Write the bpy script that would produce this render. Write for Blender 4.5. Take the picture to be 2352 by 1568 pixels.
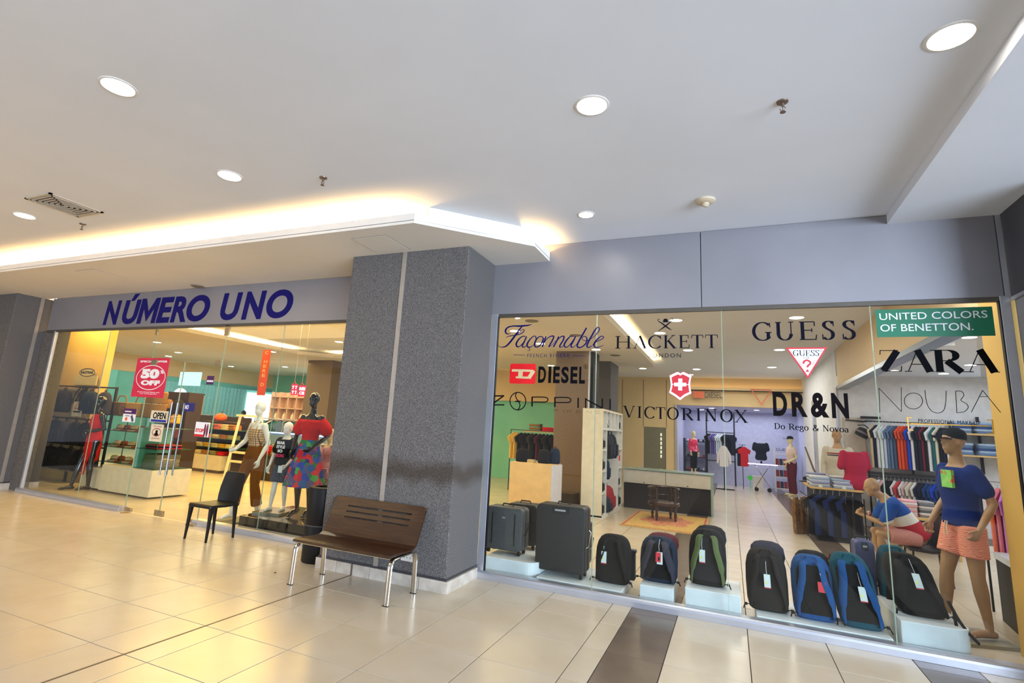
import bpy, math, random
from mathutils import Vector, Matrix, noise as mnoise
R = random.Random(7)
for o in list(bpy.data.objects): bpy.data.objects.remove(o)
SC = bpy.context.scene
COL = SC.collection
PI = math.pi

# ---------------------------------------------------------------- camera
FPX, YAW, PIT, ROL, PX, PY, EYE = 1214.91774, -0.42155695, 0.19638868, 0.05957962, 1137.27714, 742.12776, 1.6119731
cy_, sy_, cp_, sp_ = math.cos(YAW), math.sin(YAW), math.cos(PIT), math.sin(PIT)
_f = Vector((sy_*cp_, cy_*cp_, sp_)); _r = Vector((cy_, -sy_, 0)); _u = _r.cross(_f)
_r2 = math.cos(ROL)*_r + math.sin(ROL)*_u; _u2 = -math.sin(ROL)*_r + math.cos(ROL)*_u
cd = bpy.data.cameras.new('camera'); cam = bpy.data.objects.new('camera', cd); COL.objects.link(cam)
m = Matrix.Identity(4)
for i in range(3):
    m[i][0] = _r2[i]; m[i][1] = _u2[i]; m[i][2] = -_f[i]
m[2][3] = EYE
cam.matrix_world = m
cd.sensor_width = 36; cd.lens = 36*FPX/2352
cd.shift_x = (1176-PX)/2352; cd.shift_y = -(784-PY)/2352
cd.clip_start = 0.05; cd.clip_end = 200
SC.camera = cam
def ray(x, y): return _f + _r2*((x-PX)/FPX) - _u2*((y-PY)/FPX)
def at(x, y, Y): d = ray(x, y); return Vector((0, 0, EYE)) + d*(Y/d.y)     # point on the vertical plane Y
def ax(x, y, X): d = ray(x, y); return Vector((0, 0, EYE)) + d*(X/d.x)     # point on the vertical plane X
def fl(x, y, z=0.0): d = ray(x, y); return Vector((0, 0, EYE)) + d*((z-EYE)/d.z)

# ---------------------------------------------------------------- colour management, world
SC.view_settings.view_transform = 'Standard'; SC.view_settings.look = 'None'
SC.view_settings.gamma = 1; SC.view_settings.use_curve_mapping = False
SC.view_settings.exposure = 0.55
w = bpy.data.worlds.new('world'); SC.world = w; w.use_nodes = True
w.node_tree.nodes['Background'].inputs[0].default_value = (0.8, 0.85, 1.0, 1)
w.node_tree.nodes['Background'].inputs[1].default_value = 0.35
try:
    SC.cycles.max_bounces = 8; SC.cycles.transparent_max_bounces = 16; SC.cycles.sample_clamp_indirect = 4
    SC.cycles.use_denoising = True
except Exception: pass

def area(name, loc, rot, sx, sy, power, col):
    l = bpy.data.lights.new(name, 'AREA'); l.shape = 'RECTANGLE'; l.size = sx; l.size_y = sy; l.energy = power; l.color = col
    o = bpy.data.objects.new(name, l); COL.objects.link(o); o.location = loc; o.rotation_euler = rot; return o
# daylight of the glazed mall entrance far behind and to the right of the camera
area('daylight', (9.5, -3.6, 1.9), (math.radians(96), 0, math.radians(48)), 9, 3.6, 2300, (0.66, 0.80, 1.0))
area('daylight', (-12.2, -8.6, 1.8), (math.radians(98), 0, math.radians(-28)), 5.4, 3.2, 220, (0.66, 0.8, 1.0))  # added cool fill behind left, lifts the ceiling; no opening known there
area('warm_fill', (-9.5, 1.2, 3.74), (0, 0, 0), 7, 1.6, 120, (1.0, 0.72, 0.36))  # unseen warm fill added for the left side, in place of off-frame downlights

# ---------------------------------------------------------------- materials
def lin(c): return tuple(((v/255)/12.92 if v/255 <= .04045 else ((v/255+.055)/1.055)**2.4) for v in c)
MT = {}
def mat(name, c, rough=.6, metal=0., c2=None, scale=8., detail=3., bump=0., emis=0., coat=0., alpha=None, spec=None, kind='noise', sharp=None, stretch=None):
    if name in MT: return MT[name]
    m = bpy.data.materials.new(name); m.use_nodes = True; nt = m.node_tree; b = nt.nodes['Principled BSDF']
    c = lin(c); b.inputs['Base Color'].default_value = (*c, 1)
    b.inputs['Roughness'].default_value = rough; b.inputs['Metallic'].default_value = metal
    if spec is not None: b.inputs['Specular IOR Level'].default_value = spec
    if coat: b.inputs['Coat Weight'].default_value = coat; b.inputs['Coat Roughness'].default_value = .08
    if emis: b.inputs['Emission Color'].default_value = (*c, 1); b.inputs['Emission Strength'].default_value = emis
    tc = nt.nodes.new('ShaderNodeTexCoord'); src = tc.outputs['Object']
    if stretch:
        mp = nt.nodes.new('ShaderNodeMapping'); mp.inputs['Scale'].default_value = stretch; nt.links.new(src, mp.inputs[0]); src = mp.outputs[0]
    n = nt.nodes.new('ShaderNodeTexNoise') if kind == 'noise' else nt.nodes.new('ShaderNodeTexVoronoi')
    n.inputs['Scale'].default_value = scale
    if kind == 'noise': n.inputs['Detail'].default_value = detail
    nt.links.new(src, n.inputs['Vector'])
    if c2 is None: c2 = tuple(v*.9 for v in c)
    else: c2 = lin(c2)
    mr = nt.nodes.new('ShaderNodeValToRGB'); lo, hi = sharp or (.35, .65)
    mr.color_ramp.elements[0].position = lo; mr.color_ramp.elements[1].position = hi
    mr.color_ramp.elements[0].color = (*c, 1); mr.color_ramp.elements[1].color = (*c2, 1)
    nt.links.new(n.outputs[0], mr.inputs[0]); nt.links.new(mr.outputs[0], b.inputs['Base Color'])
    if bump:
        bp = nt.nodes.new('ShaderNodeBump'); bp.inputs['Strength'].default_value = bump; bp.inputs['Distance'].default_value = .01
        nt.links.new(n.outputs[0], bp.inputs['Height']); nt.links.new(bp.outputs[0], b.inputs['Normal'])
    MT[name] = m; return m
def emit(name, c, s):
    if name in MT: return MT[name]
    m = bpy.data.materials.new(name); m.use_nodes = True; nt = m.node_tree; nt.nodes.clear()
    e = nt.nodes.new('ShaderNodeEmission'); e.inputs[0].default_value = (*c, 1); e.inputs[1].default_value = s
    o = nt.nodes.new('ShaderNodeOutputMaterial'); nt.links.new(e.outputs[0], o.inputs[0]); MT[name] = m; return m
def glassmat(name, tint, refl=1.0, ior=1.5):
    m = bpy.data.materials.new(name); m.use_nodes = True; nt = m.node_tree; nt.nodes.clear()
    t = nt.nodes.new('ShaderNodeBsdfTransparent'); t.inputs[0].default_value = (*tint, 1)
    g = nt.nodes.new('ShaderNodeBsdfGlossy'); g.inputs['Roughness'].default_value = 0.0; g.inputs[0].default_value = (refl, refl, refl, 1)
    f = nt.nodes.new('ShaderNodeFresnel'); ge = nt.nodes.new('ShaderNodeNewGeometry'); mr = nt.nodes.new('ShaderNodeMapRange')   # the same index of refraction from either side
    mr.inputs['To Min'].default_value = ior; mr.inputs['To Max'].default_value = 1/ior; nt.links.new(ge.outputs['Backfacing'], mr.inputs['Value']); nt.links.new(mr.outputs[0], f.inputs[0])
    x = nt.nodes.new('ShaderNodeMixShader'); o = nt.nodes.new('ShaderNodeOutputMaterial')
    nt.links.new(f.outputs[0], x.inputs[0]); nt.links.new(t.outputs[0], x.inputs[1]); nt.links.new(g.outputs[0], x.inputs[2]); nt.links.new(x.outputs[0], o.inputs[0])
    MT[name] = m; return m
def pattern(name, cols, scale, rough=.8, kind='vor'):
    """patchwork print in several colours"""
    m = bpy.data.materials.new(name); m.use_nodes = True; nt = m.node_tree; b = nt.nodes['Principled BSDF']
    b.inputs['Roughness'].default_value = rough
    tc = nt.nodes.new('ShaderNodeTexCoord')
    nz = nt.nodes.new('ShaderNodeTexNoise'); nz.inputs['Scale'].default_value = scale*.6; nz.inputs['Detail'].default_value = 2
    mx = nt.nodes.new('ShaderNodeMixRGB'); mx.inputs[0].default_value = .12; nt.links.new(tc.outputs['Object'], mx.inputs[1]); nt.links.new(nz.outputs['Color'], mx.inputs[2]); nt.links.new(tc.outputs['Object'], nz.inputs['Vector'])
    v = nt.nodes.new('ShaderNodeTexVoronoi'); v.inputs['Scale'].default_value = scale; nt.links.new(mx.outputs[0], v.inputs['Vector'])
    sp = nt.nodes.new('ShaderNodeSeparateColor'); nt.links.new(v.outputs['Color'], sp.inputs[0])
    r = nt.nodes.new('ShaderNodeValToRGB'); r.color_ramp.interpolation = 'CONSTANT'; e = r.color_ramp.elements
    e[0].position = 0; e[0].color = (*lin(cols[0]), 1); e[1].position = 1/len(cols); e[1].color = (*lin(cols[1]), 1)
    for i in range(2, len(cols)): q = e.new(i/len(cols)); q.color = (*lin(cols[i]), 1)
    nt.links.new(sp.outputs[0], r.inputs[0]); nt.links.new(r.outputs[0], b.inputs['Base Color']); MT[name] = m; return m
def lines(name, c1, c2, scale, rough=.8, rot=(0, 0, 0), dist=0., thr=.5, rings=False, check=False):
    """woven stripes / checks / rings"""
    m = bpy.data.materials.new(name); m.use_nodes = True; nt = m.node_tree; b = nt.nodes['Principled BSDF']; b.inputs['Roughness'].default_value = rough
    tc = nt.nodes.new('ShaderNodeTexCoord')
    def wv(dirn):
        v = nt.nodes.new('ShaderNodeTexWave'); v.wave_type = 'RINGS' if rings else 'BANDS'
        if rings: v.rings_direction = 'SPHERICAL'
        else: v.bands_direction = dirn
        v.inputs['Scale'].default_value = scale; v.inputs['Distortion'].default_value = dist; v.inputs['Detail'].default_value = 1
        nt.links.new(tc.outputs['Object'], v.inputs['Vector']); g = nt.nodes.new('ShaderNodeMath'); g.operation = 'GREATER_THAN'; g.inputs[1].default_value = thr
        nt.links.new(v.outputs['Fac'], g.inputs[0]); return g
    a = wv('X' if check else 'Z'); fac = a.outputs[0]
    if check:
        b2 = wv('Z'); mxn = nt.nodes.new('ShaderNodeMath'); mxn.operation = 'MAXIMUM'; nt.links.new(a.outputs[0], mxn.inputs[0]); nt.links.new(b2.outputs[0], mxn.inputs[1]); fac = mxn.outputs[0]
    x = nt.nodes.new('ShaderNodeMixRGB'); x.inputs[1].default_value = (*lin(c1), 1); x.inputs[2].default_value = (*lin(c2), 1)
    nt.links.new(fac, x.inputs[0]); nt.links.new(x.outputs[0], b.inputs['Base Color']); MT[name] = m; return m

TILE = mat('cream_porcelain', (206, 193, 171), .22, c2=(198, 183, 158), scale=2.2, detail=5)
TILE2 = mat('cream_porcelain_warm', (200, 184, 158), .24, c2=(208, 195, 172), scale=1.7, detail=5)
DARKT = mat('brown_grey_porcelain', (112, 98, 86), .2, c2=(100, 88, 77), scale=3)
GROUT = mat('grout', (84, 70, 56), .9)
PLAST = mat('ceiling_plaster', (224, 226, 231), .85, c2=(219, 221, 226), scale=.8)
SOFF = mat('soffit_paint', (222, 217, 208), .85, c2=(216, 211, 202), scale=.9)
GRAN = mat('speckled_granite', (36, 33, 32), .8, c2=(134, 129, 126), scale=190, detail=3, bump=.2, sharp=(.40, .66))
ALU = mat('satin_aluminium', (196, 198, 204), .38, .75, c2=(186, 188, 196), scale=3)
FASC = mat('grey_aluminium_panel', (146, 144, 148), .42, .45, c2=(139, 137, 142), scale=1.2)
CHROME = mat('chrome', (214, 208, 196), .14, 1.)
STEEL = mat('brushed_steel', (150, 150, 156), .28, 1.)
STRIP = mat('strip_aluminium', (160, 150, 138), .5, .4)
LAMPR = emit('warm_rack_glow', (1, .8, .5), 8)
BLACK = mat('black_plastic', (12, 11, 12), .5, spec=.3)
WHITE = mat('white_laminate', (226, 224, 218), .4)
OLDW = mat('skirting_tile', (200, 190, 176), .35, c2=(176, 164, 148), scale=9)
GLASS = glassmat('shop_glass', (.94, .96, .94), .5)
GEDGE = mat('glass_edge', (150, 168, 140), .2, spec=.8)
VINK = mat('vinyl_black', (8, 8, 14), .8, spec=.1); NAVY = mat('vinyl_navy', (10, 14, 84), .8, spec=.1)
RED = mat('vinyl_red', (226, 8, 22), .5); VWH = mat('vinyl_white', (236, 236, 240), .5)
LAMP = emit('downlight_glow', (1.0, .95, .84), 50)
LAMPW = emit('shop_lamp_glow', (1.0, .97, .98), 20)
LAMPI = emit('inner_lamp_glow', (1.0, .93, .78), 26)
COVI = emit('inner_cove_tube', (1.0, .68, .32), 170)
COVE = emit('cove_tube', (1.0, .62, .24), 165)

# ---------------------------------------------------------------- mesh helpers
class MB:
    def __init__(s, T=None): s.v = []; s.f = []; s.m = []; s.mi = 0; s.T = T or Matrix.Identity(4)
    def add(s, vs, fs):
        k = len(s.v); s.v += [s.T @ Vector(p) for p in vs]; s.f += [tuple(i+k for i in f) for f in fs]; s.m += [s.mi]*len(fs); return s
    def box(s, x0, y0, z0, x1, y1, z1):
        v = [(x, y, z) for z in (z0, z1) for y in (y0, y1) for x in (x0, x1)]
        return s.add(v, [(0, 2, 3, 1), (4, 5, 7, 6), (0, 1, 5, 4), (2, 6, 7, 3), (0, 4, 6, 2), (1, 3, 7, 5)])
    def rings(s, rs, cap=True, closed=False):
        n = len(rs[0]); v = [p for r in rs for p in r]; f = []
        for i in range(len(rs)-(0 if closed else 1)):
            a = i*n; b = ((i+1) % len(rs))*n
            for j in range(n): f.append((a+j, a+(j+1) % n, b+(j+1) % n, b+j))
        if cap and not closed: f.append(tuple(range(n-1, -1, -1))); f.append(tuple((len(rs)-1)*n+j for j in range(n)))
        return s.add(v, f)
    def tube(s, path, r, n=8, closed=False, flat=None):
        P = [Vector(p) for p in path]; rs = []; up = None
        for i, p in enumerate(P):
            if closed: d = P[(i+1) % len(P)]-P[i-1]
            else: d = P[min(i+1, len(P)-1)]-P[max(i-1, 0)]
            d = d.normalized() if d.length > 1e-9 else Vector((0, 0, 1))
            if up is None: up = Vector((0, 0, 1)) if abs(d.z) < .9 else Vector((0, 1, 0))
            a = d.cross(up); a = a.normalized() if a.length > 1e-6 else d.orthogonal().normalized()
            b = a.cross(d).normalized(); up = b
            rr = r[i] if isinstance(r, (list, tuple)) else r
            ra, rb = (rr, rr) if flat is None else (rr*flat[0], rr*flat[1])
            rs.append([p+a*ra*math.cos(t)+b*rb*math.sin(t) for t in [2*PI*k/n for k in range(n)]])
        return s.rings(rs, closed=closed)
    def cyl(s, p, q, r0, r1=None, n=14): return s.tube([p, q], [r0, r0 if r1 is None else r1], n)
    def lathe(s, prof, c=(0, 0, 0), n=20, cap=True):
        return s.rings([[(c[0]+r*math.cos(2*PI*k/n), c[1]+r*math.sin(2*PI*k/n), c[2]+z) for k in range(n)] for r, z in prof], cap)
    def ell(s, c, r, nu=14, nv=9, M=None):
        rs = []
        for i in range(nv+1):
            a = -PI/2+PI*(i+.02 if i == 0 else (i-.02 if i == nv else i))/nv
            ring = [Vector((r[0]*math.cos(a)*math.cos(2*PI*k/nu), r[1]*math.cos(a)*math.sin(2*PI*k/nu), r[2]*math.sin(a))) for k in range(nu)]
            rs.append([Vector(c)+(M @ p if M else p) for p in ring])
        return s.rings(rs)
    def prism(s, poly, z0, z1):
        n = len(poly); v = [(x, y, z0) for x, y in poly]+[(x, y, z1) for x, y in poly]
        return s.add(v, [tuple(range(n-1, -1, -1)), tuple(range(n, 2*n))]+[(i, (i+1) % n, n+(i+1) % n, n+i) for i in range(n)])
    def prismy(s, poly, y0, y1):       # polygon in X,Z pushed along Y
        n = len(poly); v = [(x, y0, z) for x, z in poly]+[(x, y1, z) for x, z in poly]
        return s.add(v, [tuple(range(n)), tuple(range(2*n-1, n-1, -1))]+[(i, n+i, n+(i+1) % n, (i+1) % n) for i in range(n)])
    def rbox(s, x0, y0, z0, x1, y1, z1, r, n=4):   # box with rounded vertical silhouette seen along Y (rounded in X,Z)
        p = []
        for cx, cz, a0 in ((x1-r, z0+r, -90), (x1-r, z1-r, 0), (x0+r, z1-r, 90), (x0+r, z0+r, 180)):
            for k in range(n+1): a = math.radians(a0+90*k/n); p.append((cx+r*math.cos(a), cz+r*math.sin(a)))
        return s.prismy(p, y0, y1)
    def build(s, name, mt, parent=None, smooth=False, bevel=0., remesh=0., sm=2, extra=None, kind=None, sub=0):
        me = bpy.data.meshes.new(name); W = wm(parent).inverted() if parent else Matrix.Identity(4)
        me.from_pydata([W @ p for p in s.v], [], s.f)
        ms = mt if isinstance(mt, (list, tuple)) else [mt]
        for q in ms: me.materials.append(q)
        if len(ms) > 1:
            for p, i in zip(me.polygons, s.m): p.material_index = i
        o = bpy.data.objects.new(name, me); COL.objects.link(o)
        if bevel:
            b = o.modifiers.new('b', 'BEVEL'); b.width = bevel; b.segments = 2; b.limit_method = 'ANGLE'
        if remesh:
            r = o.modifiers.new('r', 'REMESH'); r.mode = 'VOXEL'; r.voxel_size = remesh; r.use_smooth_shade = True
            q = o.modifiers.new('s', 'SMOOTH'); q.iterations = sm; q.factor = .6
        if sub:
            q = o.modifiers.new('u', 'SUBSURF'); q.levels = q.render_levels = sub
        if remesh or bevel or sub:
            dg = bpy.context.evaluated_depsgraph_get(); dg.update(); ev = o.evaluated_get(dg)
            nm = bpy.data.meshes.new_from_object(ev, depsgraph=dg); nm.name = name; o.modifiers.clear(); o.data = nm
            if not nm.materials:
                for q in ms: nm.materials.append(q)
            me = nm
        if extra:   # faces added after the remesh, part of the same mesh
            me = joinmesh(me, extra, W); o.data = me
        if smooth or remesh:
            me.polygons.foreach_set('use_smooth', [True]*len(me.polygons))
            if smooth and not remesh and hasattr(me, 'set_sharp_from_angle'): me.set_sharp_from_angle(angle=.7)
        if parent: o.parent = parent
        if kind: o['kind'] = kind
        return o
def joinmesh(me, mb, W):
    v = [x.co.copy() for x in me.vertices]; f = [tuple(p.vertices) for p in me.polygons]; k = len(v)
    v += [W @ p for p in mb.v]; f += [tuple(i+k for i in q) for q in mb.f]
    nm = bpy.data.meshes.new(me.name); nm.from_pydata(v, [], f)
    for q in me.materials: nm.materials.append(q)
    nm.polygons.foreach_set('use_smooth', [True]*len(nm.polygons)); return nm
WM = {}
def wm(o):
    if o.name not in WM:
        M = Matrix.LocRotScale(o.location, o.rotation_euler, o.scale); WM[o.name] = (wm(o.parent) @ M) if o.parent else M
    return WM[o.name]
def tag(o, label=None, cat=None, group=None, kind=None):
    for k, v in (('label', label), ('category', cat), ('group', group), ('kind', kind)):
        if v: o[k] = v
    return o
def thing(name, label, cat, loc=(0, 0, 0), rz=0., group=None):
    o = bpy.data.objects.new(name, None); COL.objects.link(o); o.location = loc; o.rotation_euler = (0, 0, rz); o.empty_display_size = .1
    WM[o.name] = Matrix.LocRotScale(Vector(loc), o.rotation_euler, Vector((1, 1, 1))); return tag(o, label, cat, group)
def kids(o): return [c for c in bpy.data.objects if c.parent == o]
def clone(o, loc, rz=0., label=None, group=None, scale=None, mats=None, parent=None):
    c = o.copy(); COL.objects.link(c); c.location = loc; c.rotation_euler = (0, 0, rz)
    if scale: c.scale = scale
    if label: c['label'] = label
    if group: c['group'] = group
    _cl(o, c, mats); return c
CH = {}
def _cl(o, c, mats):
    if mats and o.type == 'MESH' and o.data.materials and o.data.materials[0].name in mats:
        c.data = o.data.copy(); c.data.materials[0] = mats[o.data.materials[0].name]
    if o.name not in CH: CH[o.name] = kids(o)
    for k in CH[o.name]:
        d = k.copy(); COL.objects.link(d); d.parent = c; _cl(k, d, mats)
G = 5.72
def TB(loc=(0, 0, 0), rz=0.): return Matrix.Translation(Vector(loc)) @ Matrix.Rotation(rz, 4, 'Z')

# ================================================================ SETTING: floor
floor = MB().box(-26, -10, -.06, 9, 27, -.006).build('floor', GROUT); tag(floor, 'cream tiled shopping mall floor', kind='structure')
XL = [-26+0.0, ] ; XL = sorted([-3.495-.6*k for k in range(1, 22)]+[-3.727, -3.495, -2.895, -2.295, -1.695, -1.095, -.911, -.492, .095, .695, 1.287, 1.705, 2.305])
YL = [3.223+.613*j for j in range(-3, 4)]+[5.488, 5.70]
tmesh = {}
def seen(x0, x1, y0, y1):
    for x in (x0, x1, (x0+x1)/2):
        for y in (y0, y1, (y0+y1)/2):
            d = Vector((x, y, -EYE)); zc = d.dot(_f)
            if zc > .2:
                px = PX+FPX*d.dot(_r2)/zc; py = PY-FPX*d.dot(_u2)/zc
                if -60 < px < 2412 and py < 1640: return True
    return False
def tile(x0, x1, y0, y1, mt, j=.0034, jl=None):
    key = (round(x1-x0, 3), round(y1-y0, 3), mt.name, jl)
    if key not in tmesh:
        L, Q = x1-x0, y1-y0; a = jl or j
        o = MB().box(a, j, -.012, L-j, Q-j, 0).build('tile', mt, bevel=.0012); tmesh[key] = o.data; o.location = (x0, y0, 0); o.parent = floor; return
    o = bpy.data.objects.new('tile', tmesh[key]); COL.objects.link(o); o.location = (x0, y0, 0); o.parent = floor
def tcol(x0, x1):
    if (abs(x0+.911) < .01) or (abs(x0-1.287) < .01): return DARKT
    return TILE if R.random() < .7 else TILE2
st = MB(); st2 = MB(); ntile = 0
for a, b in zip(XL[:-1], XL[1:]):
    for c, d in zip(YL[:-1], YL[1:]):
        if seen(a, b, c, d): tile(a, b, c, d, tcol(a, b), jl=.009 if abs(a+3.727) < .01 else None); ntile += 1
        else: (st2 if tcol(a, b) is DARKT else st).box(a+.002, c+.002, -.012, b-.002, d-.002, 0)
    for k in range(0, 34):   # inside the shops
        c = 5.70+.613*k
        if -3.6 < a < 2.0 and k < 11 and ntile < 296 and seen(a, b, c, c+.613): tile(a, b, c, c+.613, tcol(a, b)); ntile += 1; continue
        (st2 if tcol(a, b) is DARKT else st).box(a+.002, c+.002, -.012, b-.002, c+.611, 0)
    for k in range(1, 18):   # behind the camera
        c = YL[0]-.613*k; (st2 if tcol(a, b) is DARKT else st).box(a+.002, c+.002, -.012, b-.002, c+.611, 0)
for x in (2.305, 2.905, 3.505, 4.105, 4.705, 5.305, 5.905, 6.505):
    for k in range(14): c = 5.70+.613*k; st.box(x+.002, c+.002, -.012, x+.598, c+.611, 0)
for k in range(0, 12):
    for j in range(34): c = 5.70+.613*j; x = XL[0]-.6*(k+1); st.box(x+.002, c+.002, -.012, x+.598, c+.611, 0)
st.build('floor_tiling', TILE, floor, kind='stuff'); st2.build('dark_floor_tiling', DARKT, floor, kind='stuff')
tag(MB().box(-3.734, 1.2, -.004, -3.720, 4.98, .0015).build('trim_1', mat('expansion_joint', (104, 86, 66), .5)), 'metal expansion joint in floor', kind='structure')

# ---------------------------------------------------------------- ceilings
ceil = MB().box(-26, -9.5, 3.79, 9, 27, 3.9).build('ceiling', PLAST); tag(ceil, 'white plaster mall ceiling', kind='structure')
MB().box(1.395, -2, 3.70, 2.6, 5.70, 3.789).build('ceiling_bulkhead', PLAST, ceil)
def soffit(poly, z0, lip, name, joints=()):
    """dropped soffit: slab with an upstanding lip hiding the cove tube"""
    mb = MB().prism(poly, z0, z0+.035); n = len(poly)
    c = Vector((sum(p[0] for p in poly)/n, sum(p[1] for p in poly)/n))
    for i in lip:
        p, q = Vector(poly[i]), Vector(poly[(i+1) % n]); d = (q-p).normalized(); nn = Vector((-d.y, d.x))
        if (c-p).dot(nn) < 0: nn = -nn
        mb.prism([p, q, q+nn*.03, p+nn*.03], z0+.03, z0+.11)
    return mb
sof = soffit([(-12.2, 4.22), (-2.85, 4.22), (-1.90, 5.17), (-1.90, 5.70), (-12.2, 5.70)], 3.585, (0, 1, 2), 's').build('ceiling_soffit', SOFF)
tag(sof, 'dropped ceiling soffit over the shop fronts with warm cove light', kind='structure')
MB().box(-16, 4.22, 3.585, -12.2, 5.70, 3.62).box(-16, 4.22, 3.61, -12.2, 4.25, 3.695).build('soffit_end', SOFF, sof)
MB().prism([(-2.76, 4.33), (-2.02, 5.07), (-2.16, 5.21), (-2.90, 4.47)], 3.64, 3.789).build('cove_box', SOFF, sof)
PLINE = mat('panel_gap', (70, 62, 50), .8)
def hatch(x0, y0, x1, y1, z=3.585):
    MB().box(x0, y0, z-.004, x1, y1, z+.001).build('access_panel', SOFF, sof)
    g = MB(); e = .006
    for b in ((x0-e, y0-e, x1+e, y0), (x0-e, y1, x1+e, y1+e), (x0-e, y0, x0, y1), (x1, y0, x1+e, y1)): g.box(b[0], b[1], z-.0015, b[2], b[3], z+.001)
    g.build('access_panel_gap', PLINE, sof)
hatch(-9.04, 4.5, -8.6, 4.97); hatch(-3.79, 4.44, -3.34, 4.91)
cv = thing('cove_light', 'warm linear cove tube glowing above soffit over the left shop', 'light', (-7, 4.4, 3.66))
MB().box(-14, 4.40, 3.645, -2.98, 4.44, 3.665).build('tube', COVE, cv)
cv = thing('cove_light', 'short warm cove tube at the soffit tip beside the right shop header', 'light', (-2.05, 5.4, 3.66))
MB().box(-2.09, 5.22, 3.645, -2.05, 5.62, 3.665).build('tube', COVE, cv)

ORD = 'nearest second third fourth fifth sixth seventh eighth ninth tenth'.split()
def downlight(x, y, z, label, group, r=.098, m=None, ring=True, n=28):
    t = thing('downlight', label, 'light', (x, y, z), 0, group)
    T = TB((x, y, z))
    MB(T).rings([[(rr*math.cos(2*PI*k/n), rr*math.sin(2*PI*k/n), zz) for k in range(n)] for rr, zz in ((r, .002), (r+.002, -.007), (r+.017, -.004), (r+.019, .0))], cap=False).build('trim_ring', SOFF, t, smooth=True)
    MB(T).lathe([(r, -.004), (r*.97, -.002)], n=n).build('lens', m or LAMP, t)
    return t
downlight(-3.84, 1.92, 3.79, 'large glowing downlight nearest the left edge of the mall ceiling', 'mall downlights')
downlight(-.80, 3.165, 3.79, 'round glowing downlight in the middle of the mall ceiling', 'mall downlights')
downlight(1.125, 3.165, 3.79, 'largest glowing downlight at the upper right beside ceiling step', 'mall downlights')
downlight(-4.237, 3.17, 3.79, 'glowing downlight above the soffit over the dark pillar', 'mall downlights')
downlight(-7.70, 3.18, 3.79, 'farthest glowing downlight beside the air grille', 'mall downlights')
t = downlight(-1.28, 4.94, 3.79, 'small warm twin-tube downlight above the right shop header', 'mall downlights', r=.07)
MB(TB((-1.28, 4.94, 3.79))).box(-.055, -.012, -.010, .055, -.004, -.005).box(-.055, .006, -.010, .055, .014, -.005).build('lamp_tube', mat('amber', (150, 110, 50), .5), t)

def sprinkler(x, y, z, label):
    t = thing('sprinkler', label, 'sprinkler', (x, y, z)); T = TB((x, y, z)); B = mat('sprinkler_metal', (126, 108, 94), .4, .6)
    MB(T).lathe([(.036, 0), (.034, -.008), (.012, -.014)], n=16).build('escutcheon', B, t, smooth=True)
    MB(T).cyl((0, 0, -.01), (0, 0, -.035), .008, n=8).tube([(-.004, 0, -.03), (-.017, 0, -.05), (-.004, 0, -.072)], .003, 6).tube([(.004, 0, -.03), (.017, 0, -.05), (.004, 0, -.072)], .003, 6).cyl((0, 0, -.035), (0, 0, -.07), .0025, n=6).build('sprinkler_frame', B, t)
    MB(T).lathe([(.016, -.072), (.018, -.077)], n=12).build('deflector', B, t)
sprinkler(.364, 3.51, 3.79, 'pendant fire sprinkler on the right part of the ceiling')
sprinkler(-3.38, 3.47, 3.79, 'pendant fire sprinkler above the soffit left of centre')
sprinkler(-7.25, 3.57, 3.79, 'pendant fire sprinkler below the air grille at far left')
DET = mat('aged_cream_plastic', (206, 190, 162), .5)
t = thing('smoke_detector', 'round cream smoke detector above the right shop header', 'smoke detector', (-.155, 4.91, 3.79))
MB(TB((-.155, 4.91, 3.79))).lathe([(.088, 0), (.088, -.018), (.07, -.03), (.04, -.034)], n=28).build('base', DET, t, smooth=True)
MB(TB((-.155, 4.91, 3.79))).lathe([(.034, -.032), (.036, -.05), (.02, -.062), (.018, -.066)], n=18).build('sensor_head', DET, t, smooth=True)
# air grille
gx0, gx1, gy0, gy1 = -7.02, -6.54, 2.86, 3.40
t = thing('air_grille', 'rectangular louvred air grille in the ceiling at far left', 'vent', (-6.78, 3.13, 3.79))
VM = mat('grille_paint', (196, 184, 166), .5)
MB().box(gx0, gy0, 3.778, gx1, gy0+.03, 3.789).box(gx0, gy1-.03, 3.778, gx1, gy1, 3.789).box(gx0, gy0, 3.778, gx0+.03, gy1, 3.789).box(gx1-.03, gy0, 3.778, gx1, gy1, 3.789).build('grille_frame', VM, t)
MB().box(gx0+.03, gy0+.03, 3.786, gx1-.03, gy1-.03, 3.7895).build('duct_opening', mat('duct_dark', (30, 26, 22), .9), t)
for k in range(6):
    s = .036*k+.01
    MB().box(gx0+.03+s, gy0+.03+s*1.1, 3.772, gx0+.042+s, gy1-.03-s*1.1, 3.786).box(gx1-.042-s, gy0+.03+s*1.1, 3.772, gx1-.03-s, gy1-.03-s*1.1, 3.786).box(gx0+.03+s, gy0+.03+s*1.1, 3.772, gx1-.03-s, gy0+.042+s*1.1, 3.786).box(gx0+.03+s, gy1-.042-s*1.1, 3.772, gx1-.03-s, gy1-.03-s*1.1, 3.786).build('louvre', VM, t)
t = thing('ceiling_speaker', 'round grey speaker under the soffit above the shop sign', 'speaker', (-7.8, 5.62, 3.585))
MB(TB((-7.8, 5.60, 3.585))).lathe([(.10, 0), (.10, -.008), (.075, -.02)], n=22).build('speaker_grille', mat('speaker_grey', (128, 116, 98), .6), t)

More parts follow.
